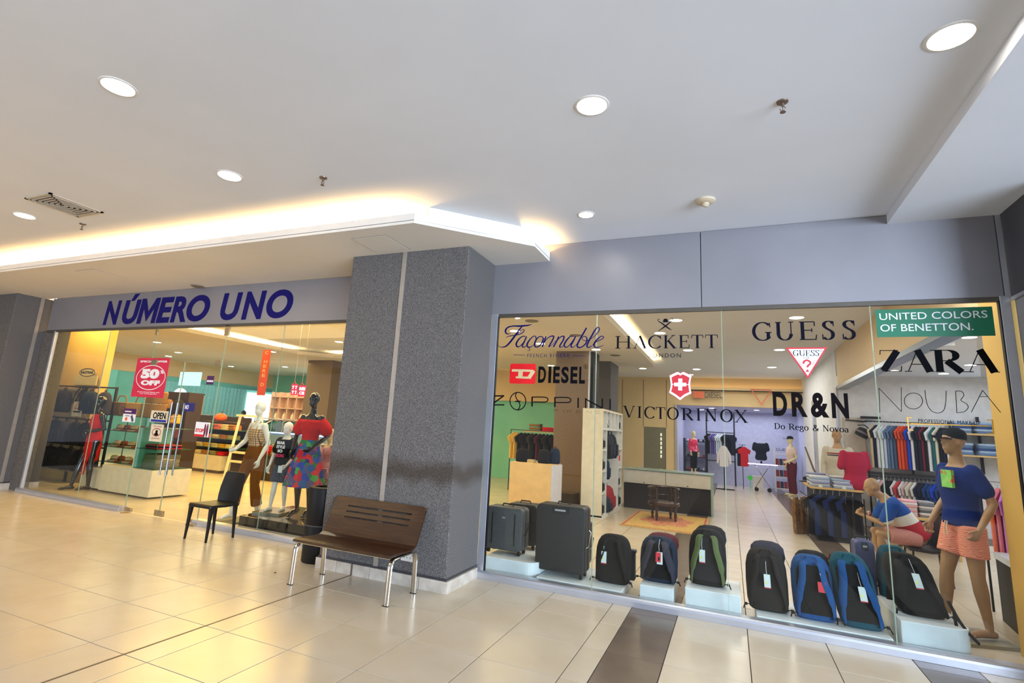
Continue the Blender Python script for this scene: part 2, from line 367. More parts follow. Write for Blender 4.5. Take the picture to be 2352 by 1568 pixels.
# ---------------------------------------------------------------- pillars
def pillar(x0, x1, y0, y1, trim, ztop, side=None, name='pillar'):
    p = MB().box(x0, y0, .115, x1, y1, ztop).build(name, GRAN, bevel=.012); tag(p, 'pillar clad in dark speckled stone with aluminium strip', kind='structure')
    MB().box(x0-.004, y0-.006, .10, x1+.004, y1, .135).build('edge_strip', mat('rubber_edge', (52, 50, 52), .5), p)
    return p
pl = pillar(-4.20, -2.60, 4.98, 5.70, -3.43, 3.588)
MB().box(-3.468, 4.971, .13, -3.412, 4.985, 3.588).build('metal_strip', STRIP, pl)
xs = [-4.22, -3.93, -3.735, -3.715, -3.495, -2.895, -2.585]
for a, b in zip(xs[:-1], xs[1:]):
    if b-a > .05: MB().box(a+.003, 4.955, 0, b-.003, 4.985, .112).build('skirting_tile', OLDW, pl, bevel=.002)
MB().box(-3.735, 4.957, 0, -3.715, 4.985, .112).build('joint_strip', mat('expansion_joint', (118, 106, 92), .5), pl)
MB().box(-2.60, 4.957, 0, -2.572, 5.655, .112).build('skirting_tile', OLDW, pl, bevel=.002)
SK = mat('socket_white', (224, 218, 208), .4)
t = thing('power_socket', 'white twin power socket low on the dark pillar behind bench', 'socket', (-3.04, 4.98, .27))
MB().rbox(-3.13, 4.965, .235, -2.95, 4.981, .315, .008).build('face_plate', SK, t)
for cx in (-3.075, -3.0):
  for dx, dz in ((0, .018), (-.016, -.006), (.016, -.006)): MB().cyl((cx+dx, 4.966, .275+dz), (cx+dx, 4.9635, .275+dz), .005, n=8).build('socket_hole', BLACK, t)

# dark rub marks on the pillar are the stone's own dirt: stains with a shape of their own
pb = pl.data.materials[0].copy(); pb.name = 'speckled_granite_worn'; nt = pb.node_tree; bsdf = nt.nodes['Principled BSDF']
src = bsdf.inputs['Base Color'].links[0].from_socket; geo = nt.nodes.new('ShaderNodeNewGeometry'); sx = nt.nodes.new('ShaderNodeSeparateXYZ'); nt.links.new(geo.outputs['Position'], sx.inputs[0])
n1 = nt.nodes.new('ShaderNodeTexNoise'); n1.inputs['Scale'].default_value = 3.0; nt.links.new(geo.outputs['Position'], n1.inputs['Vector'])
ma = nt.nodes.new('ShaderNodeMath'); ma.operation = 'MULTIPLY_ADD'; ma.inputs[1].default_value = .22; nt.links.new(n1.outputs[0], ma.inputs[0]); nt.links.new(sx.outputs['Z'], ma.inputs[2])
rp = nt.nodes.new('ShaderNodeValToRGB'); e = rp.color_ramp.elements; e[0].position = 1.08/2; e[0].color = (0, 0, 0, 1); e[1].position = 1.19/2; e[1].color = (1, 1, 1, 1)
q = e.new(1.26/2); q.color = (1, 1, 1, 1); q = e.new(1.38/2); q.color = (0, 0, 0, 1)
hv = nt.nodes.new('ShaderNodeMath'); hv.operation = 'MULTIPLY'; hv.inputs[1].default_value = .5; nt.links.new(ma.outputs[0], hv.inputs[0]); nt.links.new(hv.outputs[0], rp.inputs[0])
mx = nt.nodes.new('ShaderNodeMixRGB'); mx.blend_type = 'MULTIPLY'; mx.inputs[2].default_value = (.5, .42, .34, 1); nt.links.new(rp.outputs[0], mx.inputs[0]); nt.links.new(src, mx.inputs[1]); nt.links.new(mx.outputs[0], bsdf.inputs['Base Color'])
pl.data.materials[0] = pb
pl2 = pillar(-14.0, -12.20, 5.22, 5.86, None, 3.588, name='pillar')
MB().box(-12.21, 5.60, .13, -12.188, 5.66, 3.588).build('metal_strip', STRIP, pl2)
MB().box(-14, 5.195, 0, -12.2, 5.225, .112).box(-12.2, 5.197, 0, -12.172, 5.86, .112).build('skirting_tile', OLDW, pl2)
MB().box(-14.0, 5.87, 0.0, -12.20, 6.22, 3.58).build('pillar_return', GRAN, pl2); MB().box(-12.20, 5.76, 0.0, -11.76, 5.86, 2.96).build('pillar_cheek', GRAN, pl2)
MB().box(-12.20, 6.0, .0, -12.17, 6.22, .1).build('skirting_tile', OLDW, pl2)

# ---------------------------------------------------------------- shop fronts: headers
wf = MB().box(-12.0, 5.76, 2.97, -4.2, 5.86, 3.78).box(-2.6, 5.76, 2.97, 2.2, 5.86, 3.79).build('wall_front', FASC); tag(wf, 'header wall above the shop windows', kind='structure')
for a, b, z in ((-11.98, -8.12, 3.583), (-8.117, -4.21, 3.583), (-2.62, -.238, 3.785), (-.234, 2.165, 3.785)):
    MB().box(a+.002, 5.70, 2.965, b-.002, 5.762, z).build('header_panel', FASC, wf, bevel=.002)
MB().box(2.168, 5.695, 2.965, 2.205, 5.762, 3.70).box(-2.645, 5.695, 2.965, -2.622, 5.762, 3.583).build('edge_trim', ALU, wf)
MB().box(-12, 5.705, 2.925, -4.2, 5.745, 2.965).box(-2.6, 5.705, 2.925, 2.16, 5.745, 2.965).build('head_channel', mat('channel_shadow', (92, 86, 78), .5, .5), wf)  # dark strip for the shadow gap under the header, shade given as colour
def sill(x0, x1, parent):
    p = [(5.655, 0), (5.655, .05), (5.662, .068), (5.68, .078), (5.78, .078), (5.78, 0)]
    mb = MB(); mb.rings([[(x, a, b) for a, b in p] for x in (x0, x1)]); return mb.build('sill', ALU, parent, bevel=.002)
def window(n, label):
    o = bpy.data.objects.new('window_%d' % n, None); COL.objects.link(o); o.location = (0, 5.72, 0); return tag(o, label, kind='structure')
w1 = window(1, 'glazed front of the left shop'); w2 = window(2, 'glazed front of the right shop')
def pane(x0, x1, z0, z1, parent, name='pane'):
    e = MB().box(x0+.001, G-.004, z0, x0+.004, G+.004, z1).box(x1-.004, G-.004, z0, x1-.001, G+.004, z1).build('glass_edge', GEDGE, parent)
    return MB().box(x0+.004, G-.004, z0, x1-.004, G+.004, z1).build(name, GLASS, parent)
sill(-11.75, -8.80, w1); sill(-7.14, -4.2, w1)
for a, b in ((-11.68, -10.02), (-10.02, -8.76)): pane(a, b, .078, 2.94, w1)
for a, b in ((-7.10, -5.93), (-5.93, -4.2)): pane(a, b, .078, 2.94, w1)
pane(-8.76, -7.10, 2.375, 2.94, w1, 'transom_pane')
MB().box(-11.72, 5.70, .078, -11.675, 5.75, 2.94).build('window_frame', ALU, w1)
sill(-2.60, 2.2, w2)
for a, b in ((-2.52, -1.325), (-1.325, -.05), (-.05, 1.21), (1.21, 2.13)): pane(a, b, .078, 2.935, w2)
MB().box(-2.60, 5.695, .0, -2.522, 5.755, 2.97).box(2.13, 5.695, .078, 2.20, 5.755, 2.97).build('window_frame', ALU, w2, bevel=.003)
MB().box(-2.522, 5.70, .078, -2.514, 5.74, 2.93).box(2.122, 5.70, .078, 2.13, 5.74, 2.93).build('gasket', BLACK, w2)
# the pair of glass doors
PATCH = mat('worn_brass_patch', (168, 150, 118), .35, .8)
for n, (a, b) in enumerate(((-8.75, -7.945), (-7.935, -7.11))):
    d = bpy.data.objects.new('door_%d' % (n+1), None); COL.objects.link(d); d.location = (a, 5.72, 0); tag(d, 'frameless glass door leaf of the left shop', kind='structure')
    pane(a, b, .02, 2.365, d)
    hx = b-.06 if n == 0 else a+.06
    hy = 5.665
    MB().tube([(hx, hy, .62), (hx, hy, 1.72)], .0125, 10).build('pull_handle', STEEL, d, smooth=True)
    MB().tube([(hx, G+.055, .62), (hx, G+.055, 1.72)], .0125, 10).build('pull_handle', STEEL, d, smooth=True)
    MB().cyl((hx, hy, .85), (hx, G+.055, .85), .007, n=8).cyl((hx, hy, 1.5), (hx, G+.055, 1.5), .007, n=8).build('handle_stud', PATCH, d)
    px_ = a if n == 0 else b-.16
    MB().box(px_, G-.018, .012, px_+.16, G+.018, .065).build('patch_fitting', PATCH, d, bevel=.003)
    MB().box(px_+(.0 if n == 0 else .02), G-.018, 2.31, px_+.15, G+.018, 2.40).build('patch_fitting', PATCH, d, bevel=.003)
    lx = b-.09 if n == 0 else a+.01
    MB().box(lx, G-.018, .022, lx+.08, G+.018, .105).build('lock_fitting', PATCH, d, bevel=.003)
MB().box(-7.15, G-.015, 2.78, -7.06, G+.015, 2.94).box(-8.79, G-.012, 2.82, -8.74, G+.012, 2.94).build('glass_clamp', PATCH, w1, bevel=.002)
MB().lathe([(.055, 0), (.05, .008), (.02, .012)], c=(-8.62, 5.64, 0), n=16).build('floor_pivot', PATCH, w1); MB().box(-7.18, 5.60, 0, -7.02, 5.70, .03).build('floor_pivot', PATCH, w1)

# right-hand return wall: glazed side of the corner shop and its header
wr = MB().box(2.205, 4.95, 2.95, 2.40, 5.69, 3.705).build('wall_right', mat('dark_header', (72, 70, 74), .5)); tag(wr, 'dark header of side wall at right edge', kind='structure')
MB().box(2.20, 4.95, 2.925, 2.23, 5.69, 2.955).build('header_channel', ALU, wr)
MB().box(2.215, 4.95, .08, 2.225, 5.66, 2.93).build('side_glass', mat('mirror_tinted_glass', (150, 146, 138), .08, .85), wr)
MB().box(2.26, 4.95, 0, 2.35, 5.69, 2.95).build('side_backing', mat('dark_backing', (60, 54, 48), .7), wr)

# ================================================================ SHOP INTERIORS: shell
R0 = math.radians
GOLD = mat('ochre_wall', (216, 176, 96), .7, c2=(208, 168, 90), scale=2)
BEIGE = mat('beige_panel', (222, 196, 148), .7, c2=(216, 189, 140), scale=1.2)
TURQ = mat('turquoise_wall', (128, 206, 182), .7, c2=(118, 196, 172), scale=1.5)
LILAC = mat('lilac_wall', (200, 202, 232), .6); WPNT = mat('white_wall_paint', (226, 227, 230), .7)
# jamb wall between window and side opening, its header running back
wj = MB().box(2.2, 5.80, 0, 2.36, 6.32, 3.79).build('wall_jamb', GOLD); tag(wj, 'ochre jamb wall at right end of the window', kind='structure')
wb = MB().box(2.2, 6.32, 2.97, 2.36, 13.7, 3.79).build('wall_bulkhead', BEIGE); tag(wb, 'beige bulkhead over side opening', kind='structure')
MB().box(2.17, 6.32, 2.90, 2.37, 13.7, 2.97).build('steel_header', mat('steel_header', (128, 136, 144), .3, .8), wb)
wk = MB().box(2.2, 13.7, 0, 7.2, 13.85, 3.2).build('wall_menswear', WPNT); MB().box(7.0, 5.9, 0, 7.2, 13.7, 3.2).build('side_wall', WPNT, wk); tag(wk, 'white walls of the menswear room', kind='structure')
cm = MB().box(2.36, 5.9, 3.2, 7.2, 13.85, 3.28).build('ceiling_menswear', PLAST); tag(cm, 'white ceiling of the menswear room', kind='structure')
MB().box(2.36, 9.2, 3.12, 2.9, 9.4, 3.2).build('ceiling_rib', PLAST, cm)
wc = MB().box(2.2, 13.85, 0, 2.34, 20.0, 2.95).box(2.2, 13.85, 2.95, 2.34, 20, 3.79).build('wall_corridor', WPNT); tag(wc, 'bright white corridor wall at back right', kind='structure')
MB().box(2.16, 13.70, 0, 2.20, 13.95, 2.95).box(2.14, 17.2, 0, 2.2, 17.5, 2.9).build('door_casing', ALU, wc)
# back wall with service door, bulkhead and lilac shop
wbk = MB().box(-8, 20.0, 0, -2.85, 20.15, 3.79).box(-2.08, 20.0, 0, -1.72, 20.15, 3.79).box(-2.85, 20, 2.0, -2.08, 20.15, 3.79).box(-1.72, 20, 2.83, 2.34, 20.15, 3.79).build('wall_back', BEIGE)
tag(wbk, 'beige panelled back wall', kind='structure')
for x in (-3.62, -2.86, -2.06): MB().box(x-.006, 19.99, 0 if x < -3 else 2.0, x+.006, 20.0, 3.7).build('panel_joint', mat('panel_gap', (70, 62, 50), .8), wbk)
MB().box(-1.78, 19.96, 0, -1.70, 20.0, 2.83).build('metal_corner', ALU, wbk)
sd = bpy.data.objects.new('door_3', None); COL.objects.link(sd); sd.location = (-2.85, 20, 0); tag(sd, 'olive service door with slotted window', kind='structure')
OLV = mat('olive_door', (120, 116, 92), .5)
MB().box(-2.85, 20.02, 0, -2.08, 20.08, 2.0).build('door_leaf', OLV, sd)
for k in range(6): MB().box(-2.27, 20.005, .95+.15*k, -2.23, 20.02, 1.05+.15*k).build('door_slot', emit('door_light', (1, .95, .6), 1.2), sd)
MB().cyl((-2.25, 19.99, .98), (-2.12, 19.99, .98), .012, n=8).build('door_handle', CHROME, sd)
# soffits inside
s2 = soffit([(-8, 5.9), (-1.90, 5.9), (-1.90, 15.5), (-2.9, 16.4), (-8, 16.4)], 3.60, (1, 2), 's').build('ceiling_soffit', SOFF); tag(s2, 'dropped soffit inside the right shop with warm cove edge', kind='structure')
cv = thing('cove_light', 'warm cove tube on the long soffit seen through the right shop glass', 'light', (-2.1, 10, 3.66)); MB().box(-2.10, 6.2, 3.648, -2.06, 15.3, 3.668).build('tube', COVI, cv)
s3 = MB().prism([(-21, 5.9), (-12.9, 5.9), (-12.7, 12.9), (-11.9, 13.7), (-8, 13.7), (-8, 20), (-21, 20)], 3.60, 3.64)
for a, b in (((-12.9, 5.9), (-12.7, 12.9)), ((-12.7, 12.9), (-11.9, 13.7)), ((-11.9, 13.7), (-8, 13.7))):
    a, b = Vector(a), Vector(b); d = (b-a).normalized(); nn = Vector((-d.y, d.x)); s3.prism([a, b, b+nn*.03, a+nn*.03], 3.63, 3.70)
s3 = s3.build('ceiling_soffit', SOFF); tag(s3, 'dropped soffit inside the left shop with warm cove edge', kind='structure')
cv = thing('cove_light', 'bright warm cove tube across the left shop ceiling', 'light', (-13, 10, 3.66))
MB().prism([(-13.08, 6.2), (-13.04, 6.2), (-12.86, 12.9), (-12.90, 12.95)], 3.65, 3.67).prism([(-12.0, 13.83), (-8.2, 13.83), (-8.2, 13.87), (-12.0, 13.87)], 3.65, 3.67).build('tube', COVI, cv)
cv = thing('cove_light', 'amber cove line above the lilac shop at the back', 'light', (0, 19.8, 3.4)); MB().box(-1.7, 19.86, 3.42, 2.2, 19.90, 3.44).build('tube', emit('cove_amber', (1, .62, .24), 3), cv)
MB().box(-1.7, 19.80, 3.33, 2.2, 19.84, 3.45).box(-1.7, 19.80, 3.33, 2.2, 20, 3.36).build('cove_ledge', BEIGE, wbk)
# columns inside
c1 = MB().box(-3.92, 12.6, 0, -3.10, 13.3, 3.60).build('pillar', mat('brown_granite', (96, 78, 60), .6, c2=(122, 104, 84), scale=60)); tag(c1, 'brown stone column inside the right shop', kind='structure')
MB().box(-3.10, 12.6, 0, -3.06, 12.66, 3.6).build('metal_strip', ALU, c1); MB().box(-3.095, 12.68, 0, -3.0, 13.3, 3.6).build('dark_return', BLACK, c1)
c2_ = MB().box(-3.60, 14.4, 0, -2.93, 15.5, 3.60).build('pillar', GRAN); tag(c2_, 'speckled column beneath the inner soffit', kind='structure')
c3_ = MB().box(-13.6, 14.4, 0, -12.5, 15.2, 3.60).build('pillar', mat('brown_granite', (96, 78, 60), .6)); tag(c3_, 'brown column at the back of the left shop', kind='structure')
# left shop walls
wl = MB().box(-17, 7.10, 0, -12.42, 7.25, 3.79).build('wall_left', GOLD); tag(wl, 'ochre wall at the left end of the left shop', kind='structure')
wl2 = MB().box(-21.2, 5.9, 2.95, -21, 24, 3.79).build('wall_far_left', BEIGE); tag(wl2, 'beige bulkhead on the far left', kind='structure')
MB().box(-25.2, 5.9, 0, -25, 27, 3.79).build('turquoise_room_wall', TURQ, wl2)
MB().box(-25, 9.6, 0, -24.6, 10.4, 3.2).box(-25, 13.5, 0, -24.5, 14.6, 3.2).build('wall_pier', TURQ, wl2)
wt = MB().box(-21, 20, 0, -8, 20.15, 3.79).build('wall_turquoise', TURQ); tag(wt, 'turquoise back wall of the left shop', kind='structure')
wt2 = MB().box(-12.2, 17.0, 2.58, -3.92, 17.15, 3.79).build('wall_header', BEIGE); tag(wt2, 'beige header over the turquoise room', kind='structure')
MB().box(-8, 17.15, 0, -3.95, 17.3, 2.58).build('turquoise_panel', TURQ, wt2)
wlil = MB().box(-1.72, 23.5, 0, 2.6, 23.6, 3.0).build('wall_lilac', LILAC); MB().box(-1.85, 20.15, 0, -1.72, 23.5, 3.0).build('side_wall', LILAC, wlil); MB().box(2.34, 20.15, 0, 2.5, 23.5, 3.0).build('side_wall', LILAC, wlil); tag(wlil, 'lilac walls of the shop at the back', kind='structure')
clil = MB().box(-1.85, 20.15, 2.83, 2.5, 23.6, 2.9).build('ceiling_lilac', LILAC); tag(clil, 'ceiling of the lilac shop', kind='structure')

# daylight-bright shop window seen at the back of the left shop (backlit curtain)
cw = thing('curtain', 'bright daylit teal curtain at the back of the left shop', 'curtain', (-24.8, 22, 0))
cu = MB(); n = 150
front = [(-24.80+.05*math.sin(k*1.9), 16.5+10.3*k/n) for k in range(n+1)]
cu.prism(front+[(x-.02, y) for x, y in reversed(front)], 0, 2.95); cu.build('curtain_cloth', mat('teal_curtain', (150, 214, 208), .8), cw)
MB().box(-24.70, 21.8, 1.15, -24.66, 24.0, 2.80).build('bright_window', emit('daylit_window', (.80, 1., .96), 2.6), cw)

IL = [(-.87, 10.16), (-.9, 13.73), (-.9, 17.5), (1.1, 10.2), (1.1, 13.73), (1.14, 16.9), (-1.3, 11.4), (-1.2, 19.0)]
for k, (x, y) in enumerate(sorted(IL, key=lambda q: q[1])): downlight(x, y, 3.79, 'glowing ceiling downlight beyond the right shop glass, %s to the glass' % (ORD[k]+' nearest' if k else 'nearest'), 'downlights beyond the right shop glass', r=.11, n=18, m=LAMPI)
for k, (x, y) in enumerate(((-3.99, 9.91), (-3.96, 11.45), (-2.87, 12.35), (-4.95, 15.39), (-2.3, 15.9))): downlight(x, y, 3.60, 'glowing downlight under inner soffit of the right shop, %s to the glass' % (ORD[k]+' nearest' if k else 'nearest'), 'downlights under the right inner soffit', r=.10, n=18, m=LAMPI)
for k, (x, y) in enumerate(((5.2, 7.4), (4.0, 8.0), (3.0, 9.0), (5.0, 10.2), (3.9, 11.8), (3.0, 12.7), (5.0, 12.9), (3.9, 13.1))): downlight(x, y, 3.2, 'white downlight in menswear room ceiling, %s to the window' % (ORD[k]+' nearest' if k else 'nearest'), 'menswear room downlights', r=.08, m=LAMPW, n=18)
for k, (x, y) in enumerate(sorted(((-17.8, 12.5), (-19.6, 13.4), (-19.8, 16.4), (-13.3, 12.45), (-16.7, 16.4), (-14.8, 8.2), (-16, 10.5), (-10.2, 11.9), (-9.8, 15.2), (-11.2, 8.6)), key=lambda q: q[1])): 
    downlight(x, y, 3.60 if (x < -12.9 or y > 13.7) else 3.79, 'glowing downlight in the left shop ceiling, %s to the glass' % (ORD[k]+' nearest' if k else 'nearest'), 'left shop downlights', r=.11, n=18, m=LAMPI)
for k in range(9): downlight(-23+R.uniform(-.8, .8), 8+1.6*k, 3.79, 'white lamp in the turquoise room ceiling, %s counted from the left' % ORD[k].replace('nearest', 'first'), 'turquoise room lamps', r=.12, m=LAMPW, n=14)
for k, (x, y) in enumerate(((-.6, 21.4), (.9, 21.6), (1.6, 22.8), (-1, 22.7))): downlight(x, y, 2.83, 'violet-white lamp in the lilac shop ceiling, at %s' % ('front left', 'front right', 'back right', 'back left')[k], 'lilac shop lamps', r=.09, m=LAMPW, n=14)
for k, (x, y) in enumerate(((-3.3, 9.0), (-2.87, 10.5), (-2.6, 13.3))):
    t = thing('ceiling_speaker', 'flat grey disc in the inner soffit, %s to the glass' % (ORD[k]+' nearest' if k else 'nearest'), 'speaker', (x, y, 3.6), 0, 'grey soffit discs'); MB(TB((x, y, 3.6))).lathe([(.13, 0), (.12, -.01), (.1, -.014)], n=18).build('disc', mat('speaker_grey', (128, 116, 98), .6), t)
# lamps of the shops
area('menswear_lamp', (4.6, 9.9, 3.1), (0, 0, 0), 2.6, 5, 100, (.86, .9, 1.))
area('shop_lamp', (-.6, 9.6, 3.7), (0, 0, 0), 1.4, 6, 75, (1., .92, .80))
area('corridor_lamp', (.4, 17, 3.7), (0, 0, 0), 2.5, 4, 85, (1., .94, .88))
area('lilac_lamp', (.3, 21.9, 2.75), (0, 0, 0), 3, 2.4, 42, (.84, .86, 1.))
area('left_shop_lamp', (-10.2, 9.6, 3.7), (0, 0, 0), 3.4, 5, 400, (1., .62, .15))
area('left_back_lamp', (-16, 12, 3.5), (0, 0, 0), 5, 7, 260, (1., .78, .38))
area('turquoise_lamp', (-23.2, 14, 3.6), (0, 0, 0), 2.5, 14, 90, (.9, 1., .97))
area('soffit_lamp', (-5.6, 10.4, 3.5), (0, 0, 0), 2.4, 6, 80, (1., .8, .5))
area('turquoise_back_lamp', (-13, 18.5, 3.5), (0, 0, 0), 8, 2, 60, (.9, 1., .97))

area('rack_fill', (-12.7, 6.55, 3.55), (R0(28), 0, 0), 2.2, .3, 42, (1., .74, .30))  # added warm fill that brightens the ochre wall, no fixture of the shop
area('window_fill', (-6.0, 6.5, 3.5), (0, 0, 0), 2.6, .5, 50, (1., .86, .6))  # unseen fill added to light the left window figures
area('window_fill', (.4, 6.3, 3.5), (0, 0, 0), 4.2, .4, 42, (.95, .95, 1.))  # unseen fill added to light the right window display

print('TILES', ntile)

tag(MB().box(2.40, 5.74, 0, 9, 5.88, 3.79).build('wall_outer_right', FASC), 'grey wall right of the corner shop window', kind='structure')

# ================================================================ LETTERING AND STICKERS
def txt(s, x0, x1, z0, z1, Y, mt, parent, name='lettering', bold=0., shear=0., th=.0012, spacing=1., track=None):
    """flat vinyl text from Blender's own font, fitted into a rectangle standing on plane Y"""
    c = bpy.data.curves.new('t', 'FONT'); c.body = s; c.offset = bold; c.shear = shear; c.space_character = spacing; c.extrude = .01; c.resolution_u = 7 if s == 'O' else 4
    o = bpy.data.objects.new('t', c); COL.objects.link(o); dg = bpy.context.evaluated_depsgraph_get(); dg.update()
    me = bpy.data.meshes.new_from_object(o.evaluated_get(dg), depsgraph=dg); bpy.data.objects.remove(o)
    xs = [v.co.x for v in me.vertices]; ys = [v.co.y for v in me.vertices]
    ax_, bx_, ay_, by_ = min(xs), max(xs), min(ys), max(ys)
    mb = MB(); mb.v = [Vector((x0+(v.co.x-ax_)/(bx_-ax_)*(x1-x0), Y-(v.co.z+.01)/.02*th, z0+(v.co.y-ay_)/(by_-ay_)*(z1-z0))) for v in me.vertices]
    mb.f = [tuple(p.vertices) for p in me.polygons]; mb.m = [0]*len(mb.f); bpy.data.meshes.remove(me)
    return mb.build(name, mt, parent)
def ptxt(s, pl, pr, ptop, Y, mt, parent, name='lettering', **k):
    """the same, given the pixels of lower left, lower right and a point on the top edge of the real sticker"""
    a, b, c = at(*pl, Y), at(*pr, Y), at(*ptop, Y); z0 = (a.z+b.z)/2
    return txt(s, a.x, b.x, z0, c.z, Y, mt, parent, name, **k)
def smoothp(p, n=6):
    o = []
    for i in range(len(p)-1):
        q = [p[max(0, i-1)], p[i], p[i+1], p[min(len(p)-1, i+2)]]
        for k in range(n):
            t = k/n; o.append(tuple(.5*((2*q[1][j])+(-q[0][j]+q[2][j])*t+(2*q[0][j]-5*q[1][j]+4*q[2][j]-q[3][j])*t*t+(-q[0][j]+3*q[1][j]-3*q[2][j]+q[3][j])*t**3) for j in range(len(p[0]))))
    o.append(tuple(p[-1])); return o
def ribbon(mb, pts, w, Y, th=.0012):
    """pts in (X, Z) metres, w full widths"""
    n = len(pts); L = []; Rr = []
    for i in range(n):
        a = Vector(pts[max(0, i-1)][:2]); b = Vector(pts[min(n-1, i+1)][:2]); d = (b-a)
        if d.length < 1e-9: d = Vector((1, 0))
        d.normalize(); nn = Vector((-d.y, d.x)); p = Vector(pts[i][:2]); ww = w[i] if isinstance(w, (list, tuple)) else w
        L.append(p+nn*ww/2); Rr.append(p-nn*ww/2)
    rs = [[(l.x, Y, l.y), (r.x, Y, r.y), (r.x, Y-th, r.y), (l.x, Y-th, l.y)] for l, r in zip(L, Rr)]
    mb.rings(rs); return mb
def ink(strokes, ox, oy, s, Y, mt, parent, name='lettering', th=.0012):
    """strokes traced on the real sticker: points in a magnified view, origin (ox, oy), scale s; third value = width"""
    mb = MB()
    for st_ in strokes:
        pts, wd = st_[0], st_[1]; curve = len(st_) > 2 and st_[2]
        P3 = [(p[0], p[1], (p[2] if len(p) > 2 else wd)) for p in pts]
        if curve: P3 = smoothp(P3)
        W3 = []; wr_ = []
        for x, y, ww in P3:
            a = at(ox+x*s, oy+y*s, Y); b = at(ox+x*s+1, oy+y*s, Y); W3.append((a.x, a.z)); wr_.append(ww*s*(b.x-a.x))
        ribbon(mb, W3, wr_, Y, th+.00012*len(mb.v)**.5*.25)
    return mb.build(name, mt, parent)
def ppoly(px, Y, mt, parent, name, th=.001):
    P = [at(x, y, Y) for x, y in px]; return MB().prismy([(p.x, p.z) for p in P], Y-th, Y).build(name, mt, parent)
def rr(x0, x1, z0, z1, Y, r, mt, parent, name, th=.001): return MB().rbox(x0, Y-th, z0, x1, Y, z1, r).build(name, mt, parent)
Y0 = G-.0045
